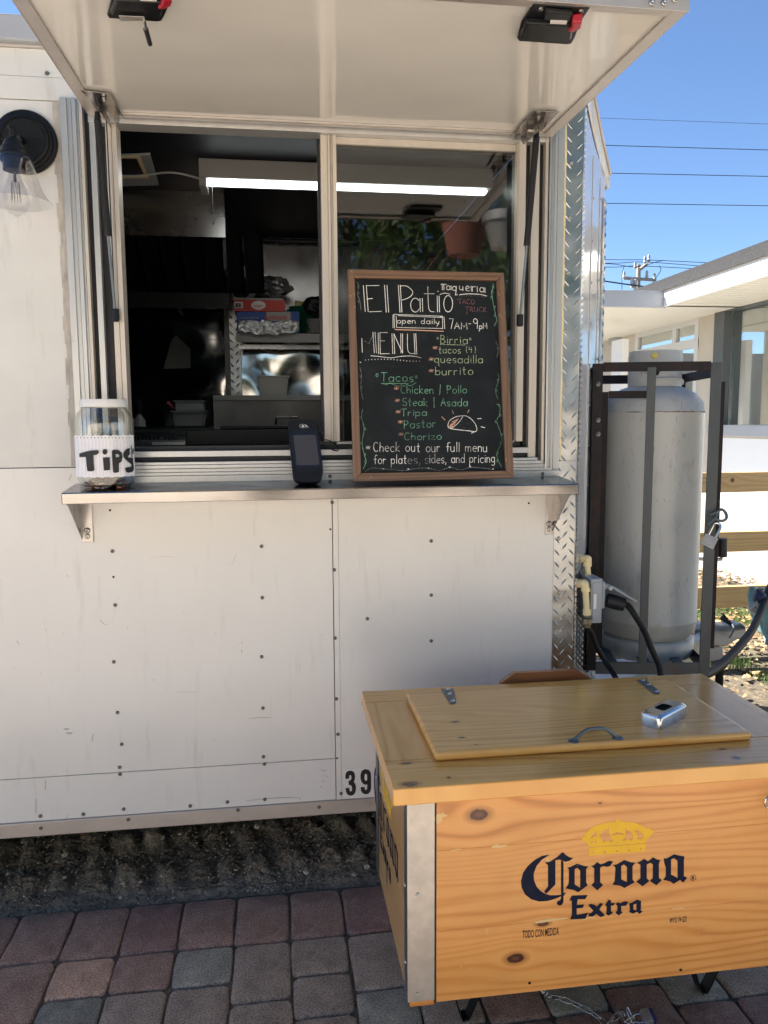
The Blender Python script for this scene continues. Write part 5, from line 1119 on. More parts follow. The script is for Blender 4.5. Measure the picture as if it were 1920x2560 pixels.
# taco drawing
stroke('ckw',[(985,1580),(980,1550),(1000,1510),(1050,1480),(1100,1470),(1150,1470),(1200,1500),(1240,1550),(1252,1600),(1235,1618),(1190,1612),(1080,1600),(1010,1590),(985,1580)],9,True)
stroke('ckw',[(1008,1588),(1050,1560),(1090,1520),(1120,1475)],8,True)
rd2=random.Random(1)
for k in range(90):
    u=rd2.random(); v=rd2.uniform(-1,1); x=995+u*85; y=1575-u*80+v*28*math.sin(math.pi*min(1,u+.15)); stroke('cko',[(x,y),(x+5,y-5)],5)
for (x,y) in ((1150,1505),(1112,1520),(1180,1545),(1095,1552),(1200,1528),(1130,1580),(1180,1590),(1165,1540)): stroke('ckf',[(x,y),(x+3,y+2)],6)
for q in ([(922,1478),(952,1508)],[(1020,1418),(1032,1448)],[(1180,1412),(1166,1438)],[(1260,1496),(1294,1494)],[(1292,1572),(1328,1580)],[(1200,1632),(1245,1614)]): stroke('cko' if q[0][0]<1199 else 'ckw',q,9)
write('ckw','*',205,1800,250,1800,74,4); write('ckw','Check out our full menu',278,1806,1352,1808,88,7.5); write('ckw','for plat',282,1922,590,1920,84,7.5)
write('ckf','es,',600,1920,722,1920,84,7); write('ckf','s',760,1920,800,1920,84,7); write('ckw','ides, and pricing',806,1915,1424,1908,84,7.5)
# vine borders
def vine(key,pts,w=6,leaf=1):
    stroke(key,pts,w,True)
    for k,(x,y) in enumerate(pts[1:-1]):
        s=1 if k%2 else -1; stroke(key,[(x,y),(x+s*14,y-6),(x+s*12,y+12),(x,y+14)],5,True)
vine('ckf',[(118,200),(140,250),(125,310),(150,390),(160,470)]); vine('ckf',[(150,1010),(165,1090),(158,1200),(178,1310)])
vine('ckg',[(175,1410),(165,1480),(190,1590),(170,1720),(190,1830),(208,1900),(180,1968)],7)
vine('ckg',[(1402,215),(1412,250),(1390,300),(1398,350),(1412,440),(1430,520),(1438,570),(1418,620)],7); vine('ckf',[(1430,770),(1458,830),(1440,920)]); vine('ckg',[(1450,1070),(1460,1130),(1428,1230),(1450,1310)],5)
vine('ckg',[(1438,1360),(1470,1370),(1465,1460),(1440,1520),(1480,1640),(1485,1720),(1440,1820),(1455,1890),(1485,1950)],6)
stroke('ckf',[(200,1995),(260,1960),(370,1968),(470,1975),(560,1985),(680,1965),(790,1962),(900,1985),(1000,1955),(1100,1980),(1190,1955),(1300,1960),(1400,1975)],6,True)
for x,y in ((370,1968),(995,1952),(1188,1946),(795,1962),(1405,1970),(605,1970)): stroke('ckw',[(x-4,y),(x+5,y+1)],13)
rdc=random.Random(77)
for key,L in CH_.items():
    m=MB()
    for idx,(pts,w_) in enumerate(L):
        off=.0046+.00002*(idx%23); P=[BP(x,y,off) for x,y in pts]; hw=w_*.5/3.7705/830*.74; n=len(P); vs=[]
        if n<2: continue
        for i,p in enumerate(P):
            d=(P[min(i+1,n-1)]-P[max(i-1,0)]); 
            if d.length<1e-9: d=Vector((1,0,0))
            d.normalize(); s=bn.cross(d)*hw*rdc.uniform(.8,1.12)
            e=-d*hw*.6 if i==0 else (d*hw*.6 if i==n-1 else Vector((0,0,0)))
            vs+=[p+s+e,p-s+e]
        m.add(vs,[(2*i,2*i+1,2*i+3,2*i+2) for i in range(n-1)])
    m.build('chalk_lettering',M[key],cb,'flatdecal',kind='stuff')
# ================================================================ PAYMENT TERMINAL
f8=CR(700,1020,8.295)
tb=AY(767,1203,-.118); tt_=AY(755,1049,-.045); tn=Vector((1,0,0)).cross(tt_-tb).normalized()
if tn.y>0: tn=-tn
def TP(x,y,o=0): px,py=f8(x,y); return AP(px,py,tb+tn*o,tn)
pt=thing('payment_terminal',(tb.x,-.10,1.326),'black handheld card payment terminal propped upright on the serving shelf','card terminal')
ol=[(170,310),(190,270),(240,242),(450,232),(690,232),(735,255),(765,300),(800,520),(850,860),(888,1180),(890,1330),(870,1420),(820,1490),(740,1535),(450,1540),(370,1520),(300,1470),(270,1400),(245,1180),(195,700)]
m=MB(); m.slab([TP(*p,.012) for p in ol],tn,.026); body=m.build('body',M['blackp'],pt,bevel=.006,seg=3)
m=MB(); m.slab([TP(*p,.0128) for p in ((205,480),(765,480),(880,1235),(300,1240))],tn,.001); m.build('screen_glass',pm('terminal_glass',(.012,.013,.015),.12),pt)
m=MB(); m.slab([TP(*p,.0132) for p in ((276,566),(738,560),(820,1175),(345,1188))],tn,.0005); m.build('screen',M['screen'],pt)
m=MB(); m.slab([TP(*p,.0126) for p in ((370,1325),(810,1320),(812,1350),(375,1358))],tn,.001); m.build('card_slot',M['hole'],pt)
m=MB()
def tstroke(pts,w_):
    P=[TP(x,y,.0131) for x,y in pts]; vs=[]
    for i,p in enumerate(P):
        d=(P[min(i+1,len(P)-1)]-P[max(i-1,0)]).normalized(); s=tn.cross(d)*w_; vs+=[p+s,p-s]
    m.add(vs,[(2*i,2*i+1,2*i+3,2*i+2) for i in range(len(P)-1)])
tstroke(A(475,375,70,38,35,325,16),.00035); m.flat([[TP(x,y,.01315) for x,y in A(475,378,26,17,0,345,10)]])
for k in range(3): tstroke(A(505+k*10,378,14+k*8,12+k*8,-55,55,6),.0004)
tstroke([(520,350),(560,375),(585,405)],.0006); m.build('contactless_symbol',M['label'],pt,'flatdecal')
m=MB(); m.tube(catmull([TP(800,520,.0),TP(860,510,-.002),TP(880,560,-.004),TP(885,640,-.006)],4),.0042,8); m.tube(catmull([TP(885,640,-.006),AY(808,1101,-.03),AY(818,1100,-.02),AY(835,1108,-.03),AY(846,1124,-.04),AY(838,1127,-.035),AY(820,1118,-.01),AY(805,1112,.02),AY(795,1112,.15)],5),.0019,7)
m.build('charging_cable',M['blackp'],pt,True)
# ================================================================ THINGS INSIDE THE TRAILER
def boxpx(x0,y0,x1,y1,Y,dep,name,mat,lab=None,cat=None,par=None,bev=.001,rot=0):
    a=AY(x0,y1,Y); b=AY(x1,y0,Y); o=MB().box((a.x,Y,a.z),(b.x,Y+dep,b.z)).build(name,M[mat],par,bevel=bev)
    if lab: tag(o,lab,cat)
    return o
g=CR(560,640,6.381)
def gpx(x0,y0,x1,y1): a=g(x0,y0); b=g(x1,y1); return a[0],a[1],b[0],b[1]
zs=AY(588,832,1.86).z
yb1=1.87
# blue foil-sheet box on the shelf (resting on the shelf board)
a=AY(*g(205,1040),yb1); b=AY(*g(1200,885),yb1)
bb=thing('foil_sheet_carton',(a.x,yb1,zs),'blue and white carton of foil sheets under the red box','carton')
MB().box((a.x,yb1,zs+.0),(b.x,yb1+.20,b.z)).build('carton_body',M['bluebox'],bb,bevel=.001)
def gq(x0,y0,x1,y1,Y,th,name,mat,par): a=AY(*g(x0,y1),Y); b=AY(*g(x1,y0),Y); return MB().box((a.x,Y,a.z),(b.x,Y+th,b.z)).build(name,M[mat],par)
gq(672,893,1068,1036,yb1-.0012,.001,'carton_stripe','redbox',bb); gq(684,893,1058,1036,yb1-.0022,.0008,'carton_label','greyc',bb)
p=AY(*g(1005,990),yb1); 
def inv(cx,cz,Y): return lambda x,y:(cx-x,Y,cz-y)
c_=AY(*g(1005,978),yb1-.003); fontmesh('INTERFOLDED',.019,inv(c_.x,c_.z,yb1-.0028),'lettering',M['redbox'],bb,.98,.0003); c_=AY(*g(998,950),yb1-.003); fontmesh('FOIL SHEETS',.017,inv(c_.x,c_.z,yb1-.0028),'lettering',M['redbox'],bb,1.0,.0003)
c_=AY(*g(555,975),yb1-.003); fontmesh('ON FOIL SHEETS',.013,inv(c_.x,c_.z,yb1-.0015),'lettering',M['greyc'],bb,.95,.0002)
# red box
rb=thing('deli_paper_carton',(AY(*g(140,870),yb1).x,yb1,AY(*g(140,880),yb1).z),'flat red carton with a white oval logo on top of the blue carton','carton')
a=AY(*g(138,0),1.86); b=AY(*g(958,0),1.86); z0=AY(*g(500,884),1.86).z; z1_=AY(*g(500,700),1.86).z
MB().box((a.x,1.86,z0+.001),(b.x,2.05,z1_)).build('carton_body',M['redbox'],rb,bevel=.001)
gq(165,732,302,832,1.8585,.001,'barcode_patch','label',rb)
m=MB()
for k,(x,w_) in enumerate(((182,12),(198,22),(226,6),(238,14),(256,5),(266,8))): a_=AY(*g(x,815),1.8575); b_=AY(*g(x+w_,752),1.8575); m.add([(a_.x,1.8575,a_.z),(b_.x,1.8575,a_.z),(b_.x,1.8575,b_.z),(a_.x,1.8575,b_.z)],[(0,1,2,3)])
m.build('barcode',M['ink'],rb,'flatdecal')
m=MB(); m.slab([AY(*g(550+115*math.cos(k*.2618),785+70*math.sin(k*.2618)),1.8585) for k in range(24)],(0,-1,0),.001); m.build('oval_label',M['label'],rb)
c_=AY(*g(468,812),1.857); fontmesh('Logan',.024,lambda x,y:(c_.x+x,1.8572,c_.z+y),'lettering',M['redbox'],rb,.85,.0002)
# white paper lid / grey tray above the red box
a=AY(*g(125,700),1.9); b=AY(*g(940,610),1.9); MB().box((a.x,1.87,z1_+.001),(b.x,2.04,z1_+.012)).build('cardboard_tray',M['greyc']); o=bpy.data.objects['cardboard_tray']; origin(o); tag(o,'grey paper sheets lying on top of the red carton','tray')
# funnel-like scoop with dark round mouth
c_=AY(*g(265,465),1.87); fn=thing('metal_scoop',(c_.x,1.95,z1_+.012),'grey metal scoop with a dark round mouth on the red carton','scoop')
ax_=Vector((-.55,-1,-.12)).normalized(); qm=ax_.to_track_quat('Z','Y').to_matrix(); c0=Vector((c_.x+.035,1.95,z1_+.07))
m=MB(); m.lathe([(.062,.07),(.058,.02),(.045,-.02),(.015,-.07)],c0,24,qm); m.build('scoop_body',M['gbox'],fn,True); m=MB(); m.lathe([(.057,.0712),(.0001,.0712)],c0,24,qm,caps=False); m.build('scoop_mouth',M['hole'],fn)
m=MB(); m.tube(catmull([c0+Vector((.03,.02,.02)),c0+Vector((.02,0,.09)),c0+Vector((.05,0,.10)),c0+Vector((.06,.02,.02))],5),.008,8); m.build('scoop_handle',M['blackp'],fn,True)
# crumpled bag
def blob(name,c,s,mat,seed,lab,cat,sub=4,amp=.35,fr=9):
    bm=bmesh.new(); bmesh.ops.create_icosphere(bm,subdivisions=sub,radius=1)
    for v in bm.verts:
        n=noise.noise(Vector(v.co)*fr*.22+Vector((seed,0,0)))+.5*abs(noise.noise(Vector(v.co)*fr*.6+Vector((seed,3,0))))
        v.co*=1+amp*n; v.co=Vector((v.co.x*s[0],v.co.y*s[1],v.co.z*s[2]))
    z0=min(v.co.z for v in bm.verts)
    for v in bm.verts: v.co.z-=z0
    me=bpy.data.meshes.new(name); bm.to_mesh(me); bm.free(); me.materials.append(M[mat]); o=bpy.data.objects.new(name,me); COL.objects.link(o); o.location=c; tag(o,lab,cat); return o
c_=AY(*g(760,560),1.95); blob('plastic_bag',(c_.x,1.97,z1_+.013),(.10,.05,.055),'bagc',2,'crumpled dark plastic bag slumped behind the red carton','bag')
# foil sheet
def foil():
    m=MB(); nx,ny=60,18; vs=[]; Y=1.845
    for j in range(ny+1):
        for i in range(nx+1):
            u=i/nx; v=j/ny; top=1045-20*math.sin(u*9)-(40 if .38<u<.55 else 0); bot=1200+60*math.sin(u*3.0)+12*math.sin(u*23); px,py=g(230+u*965,top+(bot-top)*v)
            q=AY(px,py,Y); n=noise.noise(Vector((u*14,v*4,0)))*.012+abs(noise.noise(Vector((u*34,v*11,2))))*.008; vs.append((q.x,Y-.002-n-.012*v,q.z))
    m.add(vs,[(j*(nx+1)+i,j*(nx+1)+i+1,(j+1)*(nx+1)+i+1,(j+1)*(nx+1)+i) for j in range(ny) for i in range(nx)]); o=m.build('foil_sheet',M['foil'],None,'flatdecal'); origin(o); o.data.update(); tag(o,'crumpled silver foil hanging over the front edge of the inner shelf','foil')
foil()
# bowls, plates, seasoning bag
q=AY(*g(1200,1000),1.98); bwl=thing('bowl_stack',(q.x,1.97,zs),'leaning stack of green plastic bowls beside the foil','bowls')
for k in range(9):
    m=MB(); zz=zs+.012+k*.016; r_=.085-.0015*k*(k>5)*3; m.lathe([(.03,zz-.010),(r_*.8,zz),(r_,zz+.012),(r_-.002,zz+.012),(r_*.78,zz+.002),(.0001,zz)],(q.x+.004*k*(1 if k%2 else .6)*-.6,1.965,0),32,caps=False); m.build('bowl',M['green'],bwl,True)
q=AY(*g(1540,1150),1.95); pls=thing('plate_stack',(q.x,1.95,zs),'stack of white plates at the right end of the inner shelf','plates')
for k in range(6):
    m=MB(); zz=zs+.004+k*.013; m.lathe([(.05,zz),(.095,zz+.008),(.095,zz+.010),(.05,zz+.002),(.0001,zz+.002)],(q.x,1.96,0),36,caps=False); m.build('plate',M['wplate'],pls,True)
c_=AY(*g(1470,960),1.93); blob('dark_bag',(c_.x+.015,1.96,zs+.085),(.085,.05,.055),'blackp',5,'black plastic bag slumped over the stacked white plates','bag')
m=MB(); P=[AY(*g(*p),2.0) for p in ((1130,705),(1350,738),(1590,730),(1590,900),(1400,920),(1250,880),(1130,790))]; m.slab(P,(0,-1,0),.03); sb=m.build('bag_body',M['yellowbag'],None,bevel=.006)
sb.name='seasoning_bag'; sbt=sb; tag(sbt,'yellow seasoning bag with red lettering standing behind the plates','bag')
c_=AY(*g(1262,845),1.998); fontmesh('Sazón',.052,lambda x,y:(c_.x+x,1.9985,c_.z+y-x*.05),'lettering',M['redbox'],sbt,.8,.001)
# tubs and pans
def tub(x0,y0,x1,y1,Y,dep,tap,mat,name,lab,cat,rest=None):
    a=AY(x0,y0,Y); b=AY(x1,y0,Y); c0=AY(x0+tap,y1,Y); d0=AY(x1-tap,y1,Y); z=rest if rest else c0.z
    m=MB(); t2=dep
    m.add([(c0.x,Y+.01,z),(d0.x,Y+.01,z),(d0.x,Y+dep-.01,z),(c0.x,Y+dep-.01,z),(a.x,Y,a.z),(b.x,Y,a.z),(b.x,Y+dep,a.z),(a.x,Y+dep,a.z)],[(0,3,2,1),(0,1,5,4),(1,2,6,5),(2,3,7,6),(3,0,4,7)])
    t=thing(name,((a.x+b.x)/2,Y+dep/2,z),lab,cat); m.build('tub_body',M[mat],t,bevel=.004)
    r=MB(); w_=.006; r.box((a.x-w_,Y-w_,a.z-.004),(b.x+w_,Y,a.z+.002)).box((a.x-w_,Y+dep,a.z-.004),(b.x+w_,Y+dep+w_,a.z+.002)).box((a.x-w_,Y+.0002,a.z-.004),(a.x,Y+dep-.0002,a.z+.002)).box((b.x,Y+.0002,a.z-.004),(b.x+w_,Y+dep-.0002,a.z+.002)); r.build('rim',M[mat],t); return t
z_ct=AY(650,988,1.45).z
tub(645,940,722,985,1.62,.15,5,'tub','storage_tub','square translucent tub standing on the inner counter','tub',z_ct)
zg_=AY(400,1072,1.35).z+.01
tub(430,1028,510,1066,1.40,.15,5,'tub','food_pan','pale plastic food pan nested on the griddle','pan',zg_)
m=thing('stacked_pan',(AY(470,1010,1.46).x,1.46,zg_+.04),'second pale pan stacked inside the food pan on the griddle','pan')
a=AY(437,1004,1.42); b=AY(508,1027,1.42); MB().box((a.x,1.42,b.z),(b.x,1.53,a.z)).build('pan_body',M['tub'],m,bevel=.004); MB().box((a.x-.006,1.414,a.z+.0003),(b.x+.006,1.536,a.z+.005)).build('rim',M['tub'],m)
m=MB(); m.tube([AY(418,1006,1.44),AY(436,1022,1.44)],.011,8); o=m.build('tong_handle',M['red'],None,True); origin(o); tag(o,'red rubber handle sticking out of the stacked pans','utensil')
bt=thing('sauce_bottle',(AY(349,1070,1.40).x,1.45,zg_),'dark squat bottle with a pale base at the left of the griddle','bottle'); q=AY(349,1070,1.45)
m=MB(); m.lathe([(.030,zg_),(.028,zg_+.03),(.012,zg_+.055),(.012,zg_+.06)],(q.x,1.45,0),20); m.build('bottle_body',M['tub'],bt,True); m=MB(); m.lathe([(.016,zg_+.0605),(.016,zg_+.12),(.012,zg_+.125)],(q.x,1.45,0),20); m.build('bottle_top',M['blackp'],bt,True)
m=MB(); P=[AY(px,py,yW-.012) for px,py in ((428,850),(440,838),(476,872),(476,920),(408,922),(420,880))]; m.slab(P,(0,-1,0),.003); o=m.build('paper_note',pm('dim_paper',(.16,.15,.13),.8)); origin(o); tag(o,'pale crumpled paper bag hung on the stainless back wall','paper')
dz=AY(600,1112,.30).z
cdw=thing('cash_drawer',(AY(600,1100,.33).x,.45,dz),'long black cash drawer just inside the serving window','cash drawer')
a=AY(465,1075,.31); b=AY(722,1075,.31); MB().box((a.x,.31,dz),(b.x+.06,.62,a.z)).build('drawer_case',M['blackp'],cdw,bevel=.003)
MB().box((a.x+.008,.306,dz+.008),(b.x+.05,.3095,a.z-.006)).build('drawer_front',M['bmetal'],cdw,bevel=.001)
a2=AY(550,1064,.36); b2=AY(735,1064,.36); MB().box((a2.x,.36,a.z+.001),(b2.x+.03,.56,a.z+.012)).build('tablet',M['bmetal'],None,bevel=.004); o=bpy.data.objects['tablet']; origin(o); tag(o,'thin black tablet lying flat on the cash drawer','tablet')
# ================================================================ WOODEN DRINKS CHEST
LX0,LX1=.2255,1.25; LY0,LY1=-.884,-.285; LZ=.75
PX0,PX1=.263,1.215; PY0,PY1=-.845,-.32; PZ0,PZ1=.232,.711
ch=thing('wooden_drinks_chest',((PX0+PX1)/2,(PY0+PY1)/2,0),'varnished pine drinks chest with dark blue beer lettering, standing before the trailer','drinks chest')
DK,MD,LT=(.36,.13,.026),(.60,.262,.064),(.68,.345,.105)
kn=[]
def kxz(px,py,ra,rb,Y=PY0): q=AY(px,py,Y); kn.append((q.x,q.z,ra,rb))
kxz(1197,2037,.021,.013); kxz(1289,2396,.020,.011); kxz(1357,2309,.014,.006); kxz(1500,2008,.004,.002)
frontm=pine('chest_front_pine',DK,MD,LT,kn,'xz',.30,seed=1)
x1s=PX0+.0+ .045
za_=AY(1449,2098,PY0).z; zb__=AY(1720,2268,PY0).z; fbs=[]
for a_,b_ in ((PZ0,zb__-.0002),(zb__+.0001,za_-.0001),(za_+.0002,PZ1)): fbs.append(MB().box((PX0+.062,PY0,a_),(PX1-.03,PY0+.019,b_)).build('front_board',frontm,ch,bevel=.0003,seg=1))
MB().box((PX0+.004,PY0+.006,PZ0-.010),(PX0+.058,PY0+.024,PZ0+.05)).build('corner_post',frontm,ch,bevel=.001)
MB().box((PX1-.029,PY0,PZ0),(PX1,PY0+.019,PZ1)).build('corner_post',pine('chest_light_pine',DK,MD,(.66,.42,.17),(),'xz',.35,seed=6),ch,bevel=.001)
sidem=pine('chest_side_pine',(.30,.16,.055),(.42,.25,.10),(.52,.33,.15),((-.5,.33,.008,.03),),'yz',.35,seed=2)
MB().box((PX0+.002,PY0+.025,PZ0),(PX0+.021,PY1-.02,PZ1)).build('side_panel',sidem,ch,bevel=.001)
MB().box((PX1-.021,PY0+.0195,PZ0),(PX1-.002,PY1-.02,PZ1)).build('side_panel',sidem,ch,bevel=.001)
MB().box((PX0+.002,PY1-.0195,PZ0),(PX1-.002,PY1,PZ1)).build('back_panel',frontm,ch)
MB().box((PX0+.022,PY0+.0255,PZ0+.01),(PX1-.022,PY1-.02,PZ0+.02)).build('bottom_board',sidem,ch)
gz_=MB().box((PX0-.002,PY0-.0025,PZ0+.008),(PX0+.0575,PY0-.0005,PZ1)).build('corner_strip',M['galv'],ch,bevel=.0003)
gz2=MB().box((PX0-.0025,PY0-.002,PZ0+.008),(PX0-.0002,PY0+.036,PZ1)).build('corner_strip',M['galvd'],ch)
MB().box((PX0-.0025,PY1-.036,PZ0+.008),(PX0-.0002,PY1,PZ1)).build('corner_strip',M['galvd'],ch)
MB().box((PX0+.0585,PY0-.0012,PZ0),(PX0+.0615,PY0+.01,PZ1)).build('panel_gap',M['ink'],ch)
for px,py in ((1044,2484),(1044,2236)): q=AY(px,py,PY0-.003); inst(RS,'rivet',(q.x,PY0-.0025,q.z),ch,scale=(.7,.7,.7))
for z in (.32,.50): inst(RS,'rivet',(PX0-.0027,PY0+.02,z),ch,(0,0,R(-90)),scale=(.8,.8,.8))
inst(RS,'rivet',(PX0-.0027,PY1-.02,.52),ch,(0,0,R(-90)),scale=(.8,.8,.8))
for px,py in ((1081,2485),(1062,2480),(1324,2458),(1702,2425)): q=AY(px,py,PY0-.001); inst(HO,'nail_hole',(q.x,PY0-.0003,q.z),ch)
# top frame of three boards
def kt(L,Zt=LZ): return tuple((AZ(px,py,Zt).x,AZ(px,py,Zt).y,ra,rb) for px,py,ra,rb in L)
tf=pine('lid_frame_front_pine',(.42,.16,.030),(.64,.31,.070),(.72,.40,.11),kt(((1025,1960,.017,.010),(1015,1908,.012,.006),(1122,1944,.004,.004),(1841,1895,.008,.006),(1806,1873,.010,.004))),'xy',.22,seed=4)
tl=pine('lid_frame_side_pine',(.42,.16,.030),(.64,.31,.070),(.72,.40,.11),((.285,-.60,.03,.006),(.262,-.54,.012,.004)),'yx',.25,seed=5)
tr_=pine('lid_frame_right_pine',(.42,.16,.030),(.64,.31,.070),(.72,.40,.11),kt(((1841,1795,.012,.007),(1905,1798,.02,.010))),'yx',.18,seed=8)
MB().box((LX0,LY0,LZ-.038),(LX1,LY0+.135,LZ)).build('frame_board',tf,ch,bevel=.003)
MB().box((LX0,LY0+.1355,LZ-.0378),(LX0+.20,LY1-.0905,LZ-.0003)).build('frame_board',tl,ch,bevel=.0022)
MB().box((LX1-.185,LY0+.1355,LZ-.0378),(LX1,LY1-.0905,LZ-.0003)).build('frame_board',tr_,ch,bevel=.0022)
MB().box((LX0,LY1-.09,LZ-.038),(LX1,LY1,LZ)).build('frame_board',pine('lid_frame_back_pine',(.42,.16,.030),(.64,.31,.070),(.72,.40,.11),(),'xy',.25,seed=9),ch,bevel=.003)
lz=LZ+.0005; lt=.020
lidm=pine('lid_pine',(.44,.18,.035),(.68,.34,.085),(.76,.44,.13),kt(((1138,1805,.010,.005),(1155,1844,.008,.004),(1191,1862,.003,.002)),LZ+lt),'xy',.20,seed=7)
lx0=AZ(1088,1905,lz).x; ly0=AZ(1088,1905,lz).y; lx1=AZ(1893,1860,lz).x; ly1=AZ(1020,1733,LZ+lt).y
lid=MB().box((lx0,ly0,lz),(lx1,min(ly1,LY1-.03),lz+lt)).build('lid',lidm,ch,bevel=.008,seg=4)
sm=MB(); sm.box((lx0+.001,ly0+.0,lz),(lx0+.002,ly0,lz)); 
# rear ledge with bottle tray
rz=AZ(1260,1700,LZ); 
q0=AY(1262,1697,LY1+.01); q1=AY(1472,1693,LY1+.01)
darkw=pine('red_brown_pine',(.12,.035,.012),(.24,.085,.03),(.32,.13,.05),(),'xz',.3,seed=12)
m=MB(); zt_=AY(1360,1690,LY1+.012).z; m.slab([(q0.x-.01,LY1+.014,LZ-.10),(q0.x-.012,LY1+.014,LZ-.004),(q0.x+.030,LY1+.014,zt_+.012),(q1.x-.035,LY1+.014,zt_+.012),(q1.x+.012,LY1+.014,LZ-.004),(q1.x+.01,LY1+.014,LZ-.10)],(0,-1,0),.020); m.build('back_ledge',darkw,ch,bevel=.002)
# hinges
for P in (((1102,1722),(1134,1721),(1141,1754),(1134,1758),(1125,1758)),((1592,1700),(1612,1696),(1650,1729),(1647,1734),(1633,1733))):
    m=MB(); m.slab([AZ(px,py,lz+lt+.0025) for px,py in P],(0,0,1),.002); h=m.build('hinge',M['galvd'],lid)
    c0=AZ(*P[0],lz+lt); c1_=AZ(*P[1],lz+lt); c2_=AZ(*P[3],lz+lt)
    for u in (.12,.45,.9):
        q=((c0+c1_)/2).lerp(c2_,u); m=MB(); m.lathe([(.0055,0),(.0045,.002),(.0001,.0025)],(q.x,q.y,lz+lt+.0024),10,caps=False); m.build('hinge_screw',M['chrome'],h,True)
# pull handle
hb=[AZ(1434,1853,lz+lt),AZ(1544,1846,lz+lt)]
m=MB(); zt_=lz+lt; pth=[hb[0]+Vector((0,0,.003)),hb[0]+Vector((.010,0,.010)),hb[0].lerp(hb[1],.28)+Vector((0,0,.024)),hb[0].lerp(hb[1],.5)+Vector((0,0,.027)),hb[0].lerp(hb[1],.72)+Vector((0,0,.024)),hb[1]+Vector((-.010,0,.010)),hb[1]+Vector((0,0,.003))]
m.tube(catmull(pth,5),.0042,10)
for q in hb: m.lathe([(.013,0),(.013,.002),(.008,.004),(.0001,.0045)],q,14,caps=False)
m.build('pull_handle',M['galvd'],lid,True)
# latch on the right of the front
q=AY(1918,2004,PY0-.01); m=MB(); m.tube([q+Vector((.004+.012*math.cos(k*.6),-.004,.016*math.sin(k*.6))) for k in range(11)],.0022,8); m.build('side_catch',M['chrome'],ch,True)
# ---- printed logo
cg=CR(1240,2000,2.9625)
LG=dict(navy=[[(398,405),(340,415),(285,445),(235,490),(200,540),(185,600),(190,650),(215,700),(260,735),(320,752),(380,748),(430,735),(483,714),(482,702),(440,706),(400,706),(375,698),(352,688),(328,672),(300,640),(282,595),(279,548),(300,490),(340,442)],
 [(363,462),(400,458),(440,430),(440,625),(412,655),(372,694),(356,680),(385,640),(385,485)],
 [(400,458),(450,425),(495,385),(518,408),(545,425),(573,430),(545,450),(515,458),(470,441),(440,446)],
 [(482,448),(500,455),(500,690),(520,685),(508,702),(500,712),(500,755),(488,778),(468,783),(450,770),(455,752),(475,742),(482,725)],
 [(703,490),(722,486),(750,460),(775,478),(800,470),(835,452),(868,455),(845,490),(820,495),(795,490),(772,500),(772,610),(795,630),(770,652),(750,670),(728,650),(705,630),(728,610),(728,505)],
 [(1043,465),(1060,462),(1098,435),(1125,455),(1165,425),(1190,440),(1217,445),(1207,470),(1207,575),(1228,595),(1188,632),(1140,600),(1162,578),(1162,480),(1145,465),(1117,478),(1117,580),(1137,600),(1085,640),(1040,605),(1070,580),(1070,480)],
 [(562,710),(680,705),(660,735),(605,735),(598,778),(655,775),(640,800),(598,803),(598,850),(640,845),(682,835),(662,880),(548,885),(562,855),(562,745),(543,745)],
 [(683,778),(708,770),(735,780),(770,815),(808,855),(775,868),(752,852),(722,820),(700,798)],[(795,768),(770,765),(748,790),(742,797),(722,822),(705,838),(688,842),(685,860),(715,865),(738,848),(760,818)],
 [(838,738),(852,745),(852,765),(880,762),(872,782),(852,782),(852,825),(868,835),(835,858),(815,845),(820,825),(820,785),(808,785),(815,768)],
 [(885,770),(905,758),(922,768),(950,752),(982,755),(965,782),(945,785),(928,785),(928,825),(940,832),(910,855),(885,835),(900,820),(900,785)]],
 holes=[([(527,500),(548,498),(600,472),(655,490),(685,493),(668,512),(668,610),(680,632),(645,658),(608,684),(578,668),(515,655),(533,630),(540,610),(540,515)],[(583,512),(604,504),(624,525),(624,652),(583,625)]),
 ([(865,482),(890,480),(950,445),(1000,462),(1033,465),(1012,490),(1012,590),(1028,610),(990,630),(952,652),(920,635),(862,627),(880,600),(885,500)],[(928,488),(948,478),(970,497),(970,608),(928,588)]),
 ([(1243,430),(1262,434),(1320,402),(1358,412),(1397,418),(1392,445),(1392,565),(1418,575),(1385,613),(1364,592),(1315,622),(1290,603),(1238,592),(1258,565),(1258,500),(1247,470)],[(1297,440),(1318,432),(1345,450),(1345,578),(1297,552)]),
 ([(985,768),(1005,762),(1045,738),(1075,748),(1073,820),(1087,825),(1062,845),(1045,828),(1015,842),(985,830),(992,810),(988,780)],[(1018,775),(1040,768),(1040,818),(1018,812)])],
 crown=([(622,262),(640,275),(665,268),(652,250),(675,240),(695,215),(740,190),(800,172),(870,162),(888,160),(883,150),(892,144),(897,130),(905,143),(918,150),(910,160),(960,160),(1030,170),(1080,190),(1120,215),(1150,208),(1150,225),(1172,222),(1160,250),(1130,280),(1107,300),(1110,318),(687,348),(680,320),(645,300)],
  [[(700,290),(705,268),(730,240),(760,228),(745,262),(722,272)],[(762,262),(800,225),(838,207),(835,235),(845,265),(868,300),(850,318),(835,300),(815,300),(800,318),(785,300),(775,275)],[(852,256),(900,237),(950,250),(944,262),(900,251),(860,266)],[(960,215),(1000,235),(1015,265),(1010,300),(990,300),(975,285),(950,305),(930,300),(955,280)],[(1022,212),(1070,235),(1095,265),(1085,290),(1060,290),(1045,292),(1050,265)],[(700,322),(704,306),(716,303),(716,318)],[(735,318),(738,304),(748,303),(748,316)]]),
 base=([(687,353),(1110,322),(1107,380),(687,412)],[[(cx+9*math.cos(k*.785),cy+9*math.sin(k*.785)) for k in range(8)] for cx,cy in ((716,388),(805,384),(895,378),(985,372),(1073,362))]))
